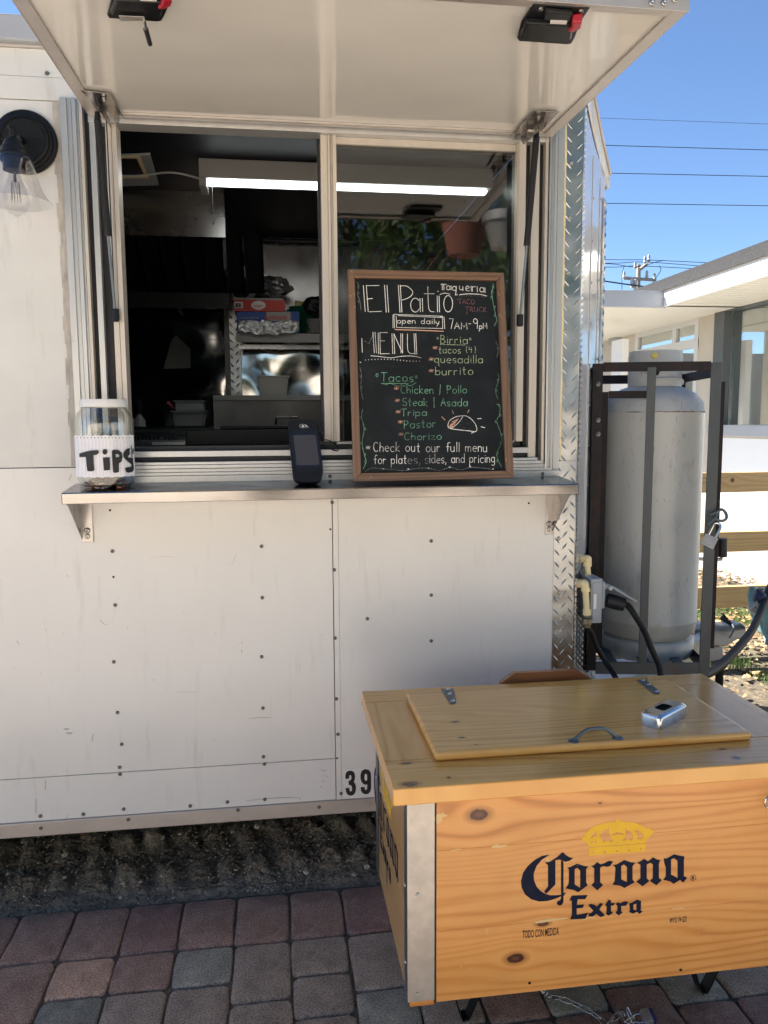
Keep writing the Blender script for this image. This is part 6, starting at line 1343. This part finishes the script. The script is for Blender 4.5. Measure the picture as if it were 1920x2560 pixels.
def logo(mp,par):
    m=MB()
    for i,L in enumerate(LG['navy']): m.flat([[mp(x,y,.0001*i) for x,y in L]])
    for i,(a,b) in enumerate(LG['holes']): m.flat([[mp(x,y,.0002) for x,y in a],[mp(x,y,.0002) for x,y in b]])
    m.build('lettering',M['decal'],par,'flatdecal')
    m=MB(); a,hs=LG['crown']; m.flat([[mp(x,y,0) for x,y in a]]+[[mp(x,y,0) for x,y in h] for h in hs]); a,hs=LG['base']; m.flat([[mp(x,y,0) for x,y in a]]+[[mp(x,y,0) for x,y in h] for h in hs])
    m.build('crown_emblem',M['gold'],par,'flatdecal')
fp=fbs[1]; spn=[o for o in ch.children if o.name.startswith('side_panel')][0]
logo(lambda x,y,o:AY(*cg(x,y),PY0-.0006-o),fp)
A0=AY(*cg(185,600),PY0); A1=AY(*cg(1418,575),PY0); Wd=A1.x-A0.x
def sidemap(x,y,o):
    v=y+.09*(x-470); return Vector((PX0+.0015-o,-.351-(x-470)*.000372,.388+(783-v)*.000382))
logo(sidemap,spn)
def txt(s,px0,py0,px1,py1,hpx,par,mat,name='print'):
    a=AY(px0,py0,PY0-.0008); b=AY(px1,py1,PY0-.0008); d=(b-a); L=d.length; d.normalize(); h=hpx/1950*1.7
    cu=bpy.data.curves.new('t','FONT'); cu.body=s; cu.size=1; o=bpy.data.objects.new('t',cu); COL.objects.link(o); bpy.context.view_layer.update(); w_=o.dimensions.x; hh=o.dimensions.y; bpy.data.objects.remove(o)
    fontmesh(s,1,lambda x,y:a+d*(x/w_*L)+Vector((0,0,1))*(y/hh*h),name,mat,par,1,.004)
txt('TODO CON MEDIDA',1306,2346,1397,2337,21,fp,M['ink']); txt('WYO 74 GZI',1674,2308,1716,2304,15,fp,M['ink']); 
q=cg(1461,577); c_=AY(q[0],q[1],PY0-.0008); m=MB(); N=24
m.flat([[c_+Vector((.0072*math.cos(k*6.283/N),0,.0072*math.sin(k*6.283/N))) for k in range(N)],[c_+Vector((.0063*math.cos(k*6.283/N),0,.0063*math.sin(k*6.283/N))) for k in range(N)]]); m.build('registered_ring',M['decal'],fp,'flatdecal')
fontmesh('R',.010,lambda x,y:(c_.x-.0032+x,c_.y,c_.z-.0036+y),'registered_letter',M['decal'],fp,1,.0003)
# scuffs: bare-wood chips
chip=pm('bare_pine_chip',(.66,.46,.22),.7); ck=CR(880,1650,3.19)
for L in ([(625,1235),(640,1250),(655,1250),(690,1222),(715,1225),(720,1205),(728,1222),(768,1238),(745,1250),(725,1255),(720,1285),(690,1305),(665,1300),(655,1270),(640,1262)],[(1110,1490),(1150,1470),(1180,1478),(1240,1472),(1230,1485),(1180,1500),(1120,1498)],[(780,1518),(850,1505),(880,1507),(800,1524)]): MB().flat([[AY(*ck(*p),PY0-.0005) for p in L]]).build('bare_wood_chip',chip,fp,'flatdecal')
for L in ([(1305,803),(1390,795),(1395,800),(1310,808)],[(280,905),(330,888),(520,870),(535,876),(400,900),(300,915)],[(640,880),(730,860),(735,868),(650,888)],[(370,440),(385,430),(400,440),(390,460),(375,455)]): MB().flat([[AY(*cg(*p),PY0-.0005) for p in L]]).build('bare_wood_chip',chip,fp,'flatdecal')
# legs: bent steel straps
def leg(pl,pb,pr):
    a,b,c_=[Vector(p) for p in (pl,pb,pr)]; path=catmull([a,a.lerp(b,.5),b+Vector((-.012,0,.010)),b,b+Vector((.014,0,.012)),b.lerp(c_,.5)+Vector((.006,0,0)),c_],5); m=MB()
    for i in range(len(path)-1):
        d=(path[i+1]-path[i]).normalized(); s=Vector((0,1,0)); n=d.cross(s).normalized(); e=d*.0004
        m.add([path[i]-s*.017+n*.002-e,path[i]+s*.017+n*.002-e,path[i]+s*.017-n*.002-e,path[i]-s*.017-n*.002-e,path[i+1]-s*.017+n*.002+e,path[i+1]+s*.017+n*.002+e,path[i+1]+s*.017-n*.002+e,path[i+1]-s*.017-n*.002+e],[(0,1,2,3),(7,6,5,4),(0,4,5,1),(1,5,6,2),(2,6,7,3),(3,7,4,0)])
    m.build('strap_leg',M['bmetal'],ch)
for y in (-.60,-.40):
    b=AZ(1165,2548,0) if y<-.5 else None
    leg((.36,y,PZ0),(.445,y-.02,.004),(.545,y,PZ0)); leg((1.0,y,PZ0),(1.09,y-.02,.004),(1.21,y,PZ0))
# ---- bottle-cap box lying on the lid
zc=lz+lt
co=CR(1280,1650,2.592)
ob=thing('steel_cap_box',AZ(1655,1810,zc),'small chromed steel box with a rounded slot lying on the chest lid','metal box')
H=.034
c0=AZ(*co(820,425),zc); c1_=AZ(*co(962,458),zc); c2_=AZ(*co(1138,365),zc); ex=(c1_-c0); ey=(c2_-c1_)
eyn=ey.normalized(); exn=Vector((eyn.y,-eyn.x,0)); eyl=ey.length; exl=.056; c0=c1_-exn*exl
def obp(u,v,z,r=0): return c0+exn*(u*exl)+eyn*(v*eyl)+Vector((0,0,z))
m=MB()
def rr(w0,w1,h0,h1,r,z,n=5):
    o=[]
    for cx,cy,a0 in ((w1-r,h1-r,0),(w0+r,h1-r,90),(w0+r,h0+r,180),(w1-r,h0+r,270)):
        for k in range(n): a=R(a0+90*k/(n-1)); o.append(c0+exn*(cx+r*math.cos(a))+eyn*(cy+r*math.sin(a))+Vector((0,0,z)))
    return o
r_=.010; lv=[(0,0),(0,H-.009),(.0012,H-.005),(.004,H-.0018),(.008,H)]; rings=[rr(i,exl-i,i,eyl-i,r_,z+.0003) for i,z in lv]; n=len(rings[0])
vs=[p for rg in rings for p in rg]; m.add(vs,[(k*n+i,k*n+(i+1)%n,(k+1)*n+(i+1)%n,(k+1)*n+i) for k in range(len(rings)-1) for i in range(n)])
slot=rr(exl*.25,exl*.75,eyl*.30,eyl*.66,.009,H+.0003); m.flat([rings[-1],slot]); vs=[p for p in slot]+[p-Vector((0,0,.012)) for p in slot]; m.add(vs,[(i,(i+1)%n,(i+1)%n+n,i+n) for i in range(n)])
m.build('cover',M['chrome'],ob,True,auto=30)
m=MB(); m.flat([[p-Vector((0,0,.013)) for p in slot]]); m.build('slot_bottom',M['hole'],ob,'flatdecal')
# ---- chain and padlock on the paving
def linkmesh(r=.0015,l=.012,w_=.0062):
    pts=[(l*math.cos(a)*1.0+(.006 if math.cos(a)>0 else -.006),w_*math.sin(a),0) for a in [k*math.pi/8 for k in range(16)]]
    m=MB(); m.tube(pts,r,6,closed=True); me=bpy.data.meshes.new('chain_link'); me.from_pydata(m.v,[],m.f); me.materials.append(M['chrome'])
    for p in me.polygons: p.use_smooth=True
    return me
LM=linkmesh(); fch=CR(1280,2440,4.366)
P=[AY(*fch(318,170),PY0+.12),AZ(*fch(400,235),.01),AZ(*fch(480,240),.006),AZ(*fch(600,280),.005),AZ(*fch(720,330),.005),AZ(*fch(850,400),.005),AZ(*fch(950,470),.005),AZ(*fch(1010,540),.005),AZ(*fch(1070,540),.005),AZ(*fch(1100,480),.006),AZ(*fch(1170,430),.010),AZ(*fch(1230,400),.018),AZ(*fch(1200,460),.02),AZ(*fch(1260,500),.018),AZ(*fch(1330,500),.012),AZ(*fch(1260,440),.028),AZ(*fch(1300,390),.024)]
cn_=thing('steel_chain',P[3],'loose steel chain trailing from under the drinks chest over the paving','chain')
path=catmull(P,12); acc=0; k=0; last=path[0]; step=.0265
for i in range(1,len(path)):
    acc+=(path[i]-path[i-1]).length
    if acc>=step:
        acc=0; mid=(path[i]+last)/2; d=(path[i]-last).normalized(); last=path[i]; q=d.to_track_quat('X','Z'); e=(q.to_matrix()@Matrix.Rotation(R(25 if k%2 else 100),3,'X')).to_euler(); o=inst(LM,'chain_link',mid+Vector((0,0,.003)),cn_,e); k+=1
pl=thing('laminated_padlock',AZ(*fch(1480,460),0),'small laminated steel padlock with a blue band on the paving by the chain','padlock')
def padlock(t,c,xd,up_,w_,h_,d_,bodymat,band=None,shack=.03,sr=.0035,sh_open=0):
    xd=Vector(xd).normalized(); up_=Vector(up_); up_=(up_-xd*up_.dot(xd)).normalized(); zd=xd.cross(up_); c=Vector(c)
    M3=Matrix((xd,up_,zd)).transposed()
    for k in range(7):
        m=MB(); m.obox(c+up_*(-h_/2+(k+.5)*h_/7),(w_*(1-.01*(k%2)),h_/7*.86,d_*(1-.02*(k%2))),M3); m.build('lock_plate',M[bodymat] if not (band and k in (0,1)) else band,t,bevel=.0008)
    for sx in (-1,1):
        for sz in (-1,1): q=c-up_*(h_/2)+xd*sx*w_*.38+zd*sz*d_*.3; m=MB(); m.lathe([(.0022,-.001),(.0018,.001),(.0001,.0012)],q,8,caps=False); m.build('lock_rivet',M['chrome'],t)
    a=w_*.30; pts=[c+up_*(h_/2-.004)+xd*(-a)]
    pts+=[c+up_*(h_/2+shack)+xd*(-a)+Vector((0,0,0))]
    pts=[c+up_*(h_/2-.004)-xd*a]+[c+up_*(h_/2+shack*.6)-xd*a]+[c+up_*(h_/2+shack*.6+a*math.sin(s))-xd*a*math.cos(s) for s in (.6,1.2,1.57,1.94,2.54)]+[c+up_*(h_/2+shack*.6)+xd*a]+[c+up_*(h_/2-.004+sh_open)+xd*a]
    m=MB(); m.tube(pts,sr,10); m.build('shackle',M['chrome'],t,True)
bandm=pm('blue_lock_band',(.04,.05,.16),.3,.3)
a=AZ(*fch(1420,460),.016); b=AZ(*fch(1550,455),.016); up1=(a-b); padlock(pl,(a+b)/2+Vector((0,0,.002)),(0,1,.35),up1,.034,.030,.020,'galv',bandm,.024,.003)
# ================================================================ GAS CYLINDER + CAGE
CC=Vector((1.397,.365,0)); CRd=.181
tk=thing('gas_cylinder',(CC.x,CC.y,.50),'tall grey scuffed propane cylinder standing inside the steel cage','gas cylinder')
tz=lambda py:AY(1637,py,CC.y-.05).z
M['tank']=pm('silver_grey_tank_paint',(.41,.435,.435),.42,.05,.06,4,(1,1,.3),dirt=dict(s=16,st=(1,1,.4),lo=.56,hi=.74,a=.45,c=(.16,.14,.11)),wav=.05,bs=90,bstr=.08)
zfoot=AY(1637,1655,CC.y-.15).z; 
prof=[(0.0001,tz(1000)-.0)]; ztop_=AY(1637,960,CC.y).z
z1_=AY(1637,1030,CC.y-.1).z  # shoulder weld
zb0_=AY(1637,1590,CC.y-.15).z
pr=[(.0001,ztop_),(.06,ztop_-.003),(.11,ztop_-.016),(.150,ztop_-.038),(.175,ztop_-.068),(CRd,ztop_-.105),(CRd,z1_+.002),(CRd+.0012,z1_),(CRd,z1_-.002),(CRd,AY(1637,1560,CC.y-.15).z),(CRd+.001,AY(1637,1562,CC.y-.15).z),(CRd,AY(1637,1564,CC.y-.15).z),(CRd-.004,zb0_),(CRd-.020,zb0_-.02),(CRd-.032,zb0_-.026)]
m=MB(); m.lathe(pr,(CC.x,CC.y,0),64,caps=False); m.build('cylinder_body',M['tank'],tk,True,auto=50)
m=MB(); fr=[(CRd-.034,zb0_-.024),(CRd-.012,zb0_-.028),(CRd-.006,zb0_-.036),(CRd-.006,zfoot+.014),(CRd-.014,zfoot),(CRd-.030,zfoot+.004)]; m.lathe(fr,(CC.x,CC.y,0),64,caps=False); m.build('foot_ring',M['tank'],tk,True,auto=50)
M['rust']=pm('rust_stain',(.13,.055,.03),.8,0,.4,60,dirt=dict(s=40,lo=.4,hi=.6,a=.8,c=(.40,.40,.38)))
rd=random.Random(6); m=MB()
for k in range(42):
    a=R(-90-60+rd.random()*125); dz=rd.uniform(.0015,.004); l=rd.uniform(.01,.05); rr_=CRd+.0015; a2=a+l/CRd; z=z1_-rd.uniform(-.0015,.003)
    n=4; vs=[]
    for i in range(n+1): aa=a+(a2-a)*i/n; hh=dz*rd.uniform(.3,1); vs+=[(CC.x+rr_*math.cos(aa),CC.y+rr_*math.sin(aa),z+hh*.5),(CC.x+rr_*math.cos(aa),CC.y+rr_*math.sin(aa),z-hh*.5)]
    m.add(vs,[(2*i,2*i+1,2*i+3,2*i+2) for i in range(n)])
m.build('weld_rust',M['rust'],tk,'flatdecal')
# scratches
m=MB()
for k in range(150):
    a=R(-90-75+rd.random()*140); z=rd.uniform(zb0_+.02,z1_+.03); l=rd.uniform(.004,.03); an_=rd.choice([1.57,1.57,1.2,1.9,.6]); rr_=CRd+.0004; w_=rd.uniform(.0004,.0012)
    da=l*math.cos(an_)/CRd; dzz=l*math.sin(an_); m.add([(CC.x+rr_*math.cos(a),CC.y+rr_*math.sin(a),z),(CC.x+rr_*math.cos(a+w_/CRd),CC.y+rr_*math.sin(a+w_/CRd),z),(CC.x+rr_*math.cos(a+da+w_/CRd),CC.y+rr_*math.sin(a+da+w_/CRd),z+dzz),(CC.x+rr_*math.cos(a+da),CC.y+rr_*math.sin(a+da),z+dzz)],[(0,1,2,3)])
m.build('scratch',pm('tank_scratch',(.10,.09,.085),.8),tk,'flatdecal')
# collar: curved guard sheet around the valve
ca=.098; zc0=ztop_-.012; zc1=AY(1637,880,CC.y).z
cage_t=R(-14)
m=MB(); N=30; vs=[]
for i in range(N+1):
    a=R(-90-95+190*i/N)-cage_t*0; e=1-.0*abs(i-N/2)/N; tz_=zc1-(.018 if i in(0,N) else 0)
    for rr_,z in ((ca,zc0),(ca,tz_),(ca-.003,tz_),(ca-.003,zc0)): vs.append((CC.x+rr_*math.cos(a),CC.y+rr_*math.sin(a),z))
m.add(vs,[(i*4+k,(i+1)*4+k,(i+1)*4+(k+1)%4,i*4+(k+1)%4) for i in range(N) for k in range(4)]); cl__=m.build('valve_collar',M['tank'],tk,True)
c_=AY(1564,933,CC.y-ca-.004); fontmesh('|UP|',.038,lambda x,y:Vector((CC.x+(ca+.002)*math.sin((x-.075)/ca*1.0-.18),CC.y-(ca+.002)*math.cos((x-.075)/ca-.18),c_.z+y)),'stencil',pm('embossed_grey',(.20,.20,.19),.6),cl__,1,0)
m=MB(); m.tube([(CC.x,CC.y,zc0),(CC.x,CC.y,zc0+.06)],.022,14); m.tube([(CC.x,CC.y,zc0+.05),(CC.x+.05,CC.y-.03,zc0+.05)],.014,10); vv=m.build('valve',M['brassd'],tk,True)
q=AY(1636,889,CC.y-ca-.006); m=MB(); m.lathe([(.012,0),(.011,.006),(.006,.010),(.0001,.011)],q,14,Matrix.Rotation(R(90),3,'X'),caps=False); m.build('yellow_cap',pm('yellow_plastic_cap',(.62,.52,.12),.4),cl__,True)
q=AY(1638,928,CC.y-ca-.001); m=MB(); m.lathe([(.016,0),(.016,.003),(.0001,.003)],(q.x,q.y,q.z),20,Matrix.Rotation(R(90),3,'X'),caps=False); m.build('collar_hole',M['hole'],cl__)
m=MB(); m.tube(catmull([(CC.x-.045,CC.y-ca+.0,ztop_-.006),(CC.x-.04,CC.y-ca-.006,ztop_+.012),(CC.x+.05,CC.y-ca-.006,ztop_+.012),(CC.x+.06,CC.y-ca,ztop_-.006)],5),.004,8); m.build('collar_weld',M['tank'],cl__,True)
# cage
FL=Vector((1.076,.170,0)); FRt=Vector((1.500,.088,0)); ce=(FRt-FL).normalized(); cbk=Vector((.235,.972,0)); dp=.43; wdt=(FRt-FL).length
def CG(u,v,z): q=FL+ce*u+cbk*v; return Vector((q.x,q.y,z))
zct=AY(1480,918,.17).z; zcb=AY(1480,1668,.17).z; 
cgE=thing('gas_cylinder_cage',CG(wdt/2,dp/2,zcb),'rusty dark steel angle cage bolted round the propane cylinder','cage')
def bar(p,q,w_,h_,mat='cage',name='cage_bar',bev=.0015,upv=(0,0,1)): m=MB(); m.beam(p,q,w_,h_,upv); return m.build(name,M[mat],cgE,bevel=bev)
bw=.036
bar(CG(bw/2,0,zcb-.01),CG(bw/2,0,zct+.012),bw,.006,'caged',upv=(cbk.x,cbk.y,0)); bar(CG(wdt-bw/2,0,zcb-.03),CG(wdt-bw/2,0,zct+.012),bw,.006,'cage',upv=(cbk.x,cbk.y,0))
bar(CG(.003,.004,zcb-.01),CG(.003,.004,zct),.006,.036,'caged',upv=(cbk.x,cbk.y,0)); bar(CG(wdt-.003,.02,zcb-.03),CG(wdt-.003,.02,zct+.010),.006,.034,'cage',upv=(cbk.x,cbk.y,0))
bar(CG(bw+.0005,-.0005,zct),CG(wdt-bw-.0005,-.0005,zct),.005,.032,'caged'); bar(CG(bw,.0,zcb),CG(wdt-bw,0,zcb),.006,.045,'cage')
xm=.5*wdt-.0; cen=AY(1619,1300,.12); um=(cen-FL).dot(ce); bar(CG(um,-.006,zcb+.02),CG(um,-.006,zct-.002),.029,.005,'cage',upv=(cbk.x,cbk.y,0))
for u in (bw/2+.02,wdt-bw/2): bar(CG(u,dp,zcb-.03),CG(u,dp,zct),bw,.006,'caged',upv=(cbk.x,cbk.y,0))
bar(CG(bw,dp,zct-.02),CG(wdt-bw,dp,zct-.02),.006,.034,'caged')
for u in (.010,wdt-.010): bar(CG(u,.012,zct-.018),CG(u,dp-.012,zct-.018),.006,.034,'caged'); bar(CG(u,.012,zcb),CG(u,dp-.012,zcb),.006,.045,'caged')
for u in (.10,wdt*.5,wdt-.10): bar(CG(u,.01,zcb+.012),CG(u,dp-.01,zcb+.012),.035,.006,'cage')
# second (inner) frame seen behind left
bar(CG(.075,.10,zct-.09),CG(.21,.10,zct-.09),.006,.026,'caged'); bar(CG(.062,.10,zcb+.03),CG(.062,.10,zct-.08),.024,.006,'caged',upv=(cbk.x,cbk.y,0))
bar(CG(wdt+.012,.05,zcb+.06),CG(wdt+.012,.05,zct-.05),.034,.006,'caged',upv=(cbk.x,cbk.y,0))
for py in (960,1050,1085): 
    q=AY(1494,py,.164); m=MB(); m.lathe([(.009,0),(.009,.006),(.005,.0065),(.005,.014),(.0001,.014)],q,6,Matrix.Rotation(R(90),3,'X'),caps=False); m.build('cage_bolt',M['screwd'],cgE)
f4=CR(1400,1150,3.19)
pk=thing('cage_padlock',AY(1770,1345,.05),'steel padlock hanging open on the right post of the cylinder cage','padlock')
a=AY(*f4(1190,650),.055); tp=AY(*f4(1215,560),.055); padlock(pk,a,(.7,-.6,-.35),(.45,.0,.9),.042,.040,.024,'galv',None,.06,.0045)
m=MB(); cc_=AY(*f4(1285,440),.07); m.tube([cc_+Vector((.020*math.cos(s),.006*math.sin(s*2),.020*math.sin(s))) for s in [k*.45 for k in range(14)]],.005,8,closed=True); m.tube(catmull([AY(*f4(1178,515),.06),AY(*f4(1240,460),.06),AY(*f4(1265,425),.065),AY(*f4(1240,420),.07),AY(*f4(1205,440),.075)],5),.0045,8); o=m.build('cage_hasp_ring',M['galvd'],None,True); origin(o); tag(o,'bent steel hasp ring above the open padlock on the cage','hasp')
# jack crank
jk=thing('jack_crank',AY(1800,1390,.9),'black cranked jack handle sticking out right of the cylinder cage','crank handle')
m=MB(); a=AY(*f4(1292,625),.9); b=AY(*f4(1288,770),.9); m.tube([a,b],.024,14); m.build('grip',M['blackp'],jk,True)
m=MB(); c_=AY(*f4(1240,795),.9); m.tube([b,b+Vector((0,0,-.012)),c_,c_+Vector((-.3,.1,.01))],.008,8); m.build('crank_arm',M['galv'],jk,True)
# coupler at the end of the tongue
f9=CR(1760,1440,7.9)
cp=thing('trailer_coupler',AY(1820,1640,1.1),'silver cast trailer coupler with a safety latch right of the cylinder cage','coupler')
Yc=1.10
m=MB(); top=[(0,975),(215,960),(420,990),(560,1010),(640,950),(740,945),(820,1000),(845,1120),(890,1165),(885,1205),(850,1225),(700,1240),(580,1300),(480,1370),(380,1395),(215,1360),(0,1350)]
m.slab([AY(*f9(*p),Yc-.045) for p in top],(0,-1,0),.09); m.build('coupler_body',M['coupler'],cp,bevel=.028,seg=4)
m=MB(); m.slab([AY(*f9(*p),Yc-.03) for p in ((100,1400),(380,1405),(380,1640),(215,1680),(100,1690))],(0,-1,0),.06); m.build('jack_post',M['coupler'],cp,bevel=.004)
m=MB(); m.slab([AY(*f9(*p),Yc-.05) for p in ((335,725),(400,745),(470,830),(550,920),(620,990),(560,1000),(400,900),(370,860),(430,800),(390,760))],(0,-1,0),.03); m.build('safety_latch',M['bmetal'],cp,bevel=.003)
m=MB(); m.tube(catmull([AY(*f9(550,950),Yc-.07),AY(*f9(575,1040),Yc-.075),AY(*f9(530,1150),Yc-.07),AY(*f9(490,1215),Yc-.065)],5),.006,8); m.build('latch_pin',M['chrome'],cp,True)
m=MB(); m.tube([AY(*f9(200,1690),Yc),AY(*f9(400,1730),Yc)],.03,8); m.box((AY(*f9(180,1740),Yc).x,Yc-.05,-.03),(AY(*f9(400,1740),Yc).x,Yc+.05,-.01)); m.tube([AY(1800,1650,Yc),AY(1800,1650,Yc)*1+Vector((0,0,-.5))],.02,8); m.build('jack_foot',M['bmetal'],cp)
# black hose rising to the right, with cloth, tag, blue clip
Yh=1.5
hs=thing('black_hose',AY(1800,1650,.7),'thick dark rubber hose curving up to the right beyond the drinks chest','hose')
m=MB(); hp=catmull([AY(1700,1720,.35),AY(1745,1695,.45),AY(1790,1672,.6),AY(1840,1625,.8),AY(1880,1575,1.0),AY(1905,1520,1.2),AY(1935,1450,1.4),AY(1990,1380,1.6)],6); m.tube(hp,.019,12); m.build('hose_body',M['hose'],hs,True)
clh=thing('hanging_cloth',AY(1905,1540,1.45),'pale blue cloth hanging at the right edge below the lowest fence rail','cloth')
m=MB(); nx,ny=14,24; vs=[]
for j in range(ny+1):
    for i in range(nx+1):
        u=i/nx; v=j/ny; px=1880+u*80+(-6 if v<.6 else (v-.6)*40)*(1-u); py=1468+v*(150-abs(u-.42)*110); q=AY(px,py,1.42); vs.append((q.x,1.42+.022*math.sin(u*15+v*2)+.01*math.sin(v*9),q.z))
m.add(vs,[(j*(nx+1)+i,j*(nx+1)+i+1,(j+1)*(nx+1)+i+1,(j+1)*(nx+1)+i) for j in range(ny) for i in range(nx)]); o=m.build('cloth',M['cloth'],clh,'flatdecal')
for p in o.data.polygons: p.use_smooth=True
vt=thing('hose_valve',AY(1897,1495,1.3),'dark blue plastic valve with a white barcode tag at the right edge','valve')
m=MB(); m.tube([AY(1898,1472,1.28),AY(1898,1488,1.28)],.018,12); m.lathe([(.03,-.02),(.034,0),(.03,.02),(.018,.035)],AY(1899,1496,1.28),16); m.build('valve_body',pm('navy_plastic',(.01,.02,.07),.4),vt,True)
m=MB(); m.slab([AY(*f9(*p),1.26) for p in ((1040,490),(1175,530),(1130,640),(980,785),(870,685))],(0,-1,0),.001); b=m.build('barcode_tag',M['label'],vt)
m=MB()
for k in range(7):
    x=900+k*19; y=680-k*14; w_=5+3*(k%3); P=[AY(*f9(*p),1.258) for p in ((x,y),(x+w_,y-w_*.8),(x+80+w_,y+70-w_*.8),(x+80,y+70))]; m.add(P,[(0,1,2,3)])
m.build('barcode',M['ink'],b,'flatdecal')
# ================================================================ PIPES, INLET BOX, CORDS ON THE NOSE
f6=CR(1380,1300,5.53)
def pipe(el,dn,bot,Y,lab,rad):
    t=thing('pvc_pipe',AY(*f6(*bot),Y),lab,'pipe','cream pipes on the trailer nose')
    a=AY(*f6(*el[0]),Y+.03); b=AY(*f6(*el[1]),Y); c_=AY(*f6(*dn),Y); d=AY(*f6(*bot),Y)
    m=MB(); m.tube(catmull([a,a.lerp(b,.75),b,c_],6),rad*1.32,16); m.tube([a,a+(b-a)*.15],rad*1.5,16); m.tube([c_+Vector((0,0,.012)),c_],rad*1.45,16); m.build('elbow',M['pvc'],t,True)
    MB().tube([c_,d],rad,16).build('riser',M['pvc'],t,True); MB().tube([d+Vector((0,0,.014)),d-Vector((0,0,.012))],rad*1.35,16).build('coupling',M['pvc'],t,True)
    return t,d
t1,d1=pipe(((385,530),(495,540)),(490,640),(535,1110),.055,'taller cream PVC elbow pipe on the trailer nose behind the shorter one',.0095)
t2,d2=pipe(((335,875),(450,885)),(465,985),(485,1285),-.005,'shorter front cream PVC elbow pipe with a brass fitting on the trailer nose',.0105)
m=MB(); m.lathe([(.015,0),(.017,-.006),(.014,-.012),(.017,-.018),(.0165,-.03),(.013,-.034),(.0125,-.042)],d2+Vector((0,0,-.006)),18); m.build('hose_fitting',M['brassd'],t2,True)
m=MB(); m.lathe([(.011,0),(.012,-.008),(.009,-.012),(.011,-.02),(.008,-.03)],d1+Vector((0,0,-.010)),14); m.build('pipe_fitting',M['brassd'],t1,True)
h=thing('garden_hose',AY(1500,1620,.02),'grey rubber hose dropping from the brass fitting behind the chest','hose')
m=MB(); m.tube(catmull([d2+Vector((0,0,-.045)),AY(*f6(540,1560),.0),AY(*f6(600,1720),.02),AY(*f6(680,1860),.03),AY(*f6(760,1990),.02),AY(*f6(880,2180),-.03),AY(1560,1740,-.1)],6),.0095,12); m.build('hose_body',M['hose'],h,True)
# inlet box
ib=thing('power_inlet_box',AY(1492,1500,.06),'grey plastic power inlet box with its round lid flipped open','electrical box')
ya=-.015
bx0=AY(1478,1500,ya).x; bx1=AY(1506,1500,ya).x; bz0=AY(1500,1558,ya).z; bz1=AY(1500,1447,ya).z
MB().box((bx0,ya,bz0),(bx1,ya+.10,bz1)).build('box_body',M['gbox'],ib,bevel=.003)
MB().box((bx0+.004,ya-.004,bz0+.012),(bx1-.006,ya-.0005,bz1-.012)).build('box_cover',M['gbox'],ib,bevel=.002)
MB().box((bx0+.006,ya-.0055,bz0+.05),(bx0+.016,ya-.0042,bz1-.05)).build('box_label',M['label'],ib)
MB().box((bx1+.001,ya+.01,bz0+.045),(bx1+.014,ya+.085,bz1-.012)).build('inlet_flange',M['gbox'],ib,bevel=.004)
m=MB(); q=AY(1521,1468,ya+.03); m.tube([q+Vector((0,-.02,0)),q+Vector((0,.03,0))],.008,12); m.beam((bx1+.01,ya+.045,q.z+.005),(q.x,ya+.045,q.z+.002),.05,.016); m.build('lid_hinge',M['gbox'],ib,bevel=.002)
L0=q+Vector((.004,.01,.006)); L1=AY(1590,1502,ya+.03); dv=(L1-L0); u_=dv.normalized(); nrm=Vector((-u_.z,0,u_.x)); 
m=MB(); cen_=L0.lerp(L1,.56); rr_=dv.length*.45; P=[cen_+u_*rr_*math.cos(s)+Vector((0,1,0))*rr_*.85*math.sin(s) for s in [k*.2618 for k in range(24)]]; m.slab(P,nrm,.006); m.beam(L0,cen_,.05,.006,tuple(nrm)); m.build('flip_lid',M['gbox'],ib,bevel=.002)
cord=thing('inlet_cable',AY(1560,1560,.03),'heavy black power cord plugged into the grey inlet box','cable')
a=AY(1517,1500,ya+.045); b=AY(1560,1512,ya+.03); m=MB(); m.tube([a,a.lerp(b,.5),b],[.024,.025,.022],14); m.build('plug',M['rubber'],cord,True)
m=MB(); m.tube(catmull([b+Vector((-.01,0,.002)),b+Vector((.012,0,-.002)),AY(1585,1535,.0),AY(1612,1580,-.005),AY(1630,1625,-.01),AY(1648,1665,-.02),AY(1655,1720,-.04)],6),.0105,12); m.build('cable',M['hose'],cord,True)
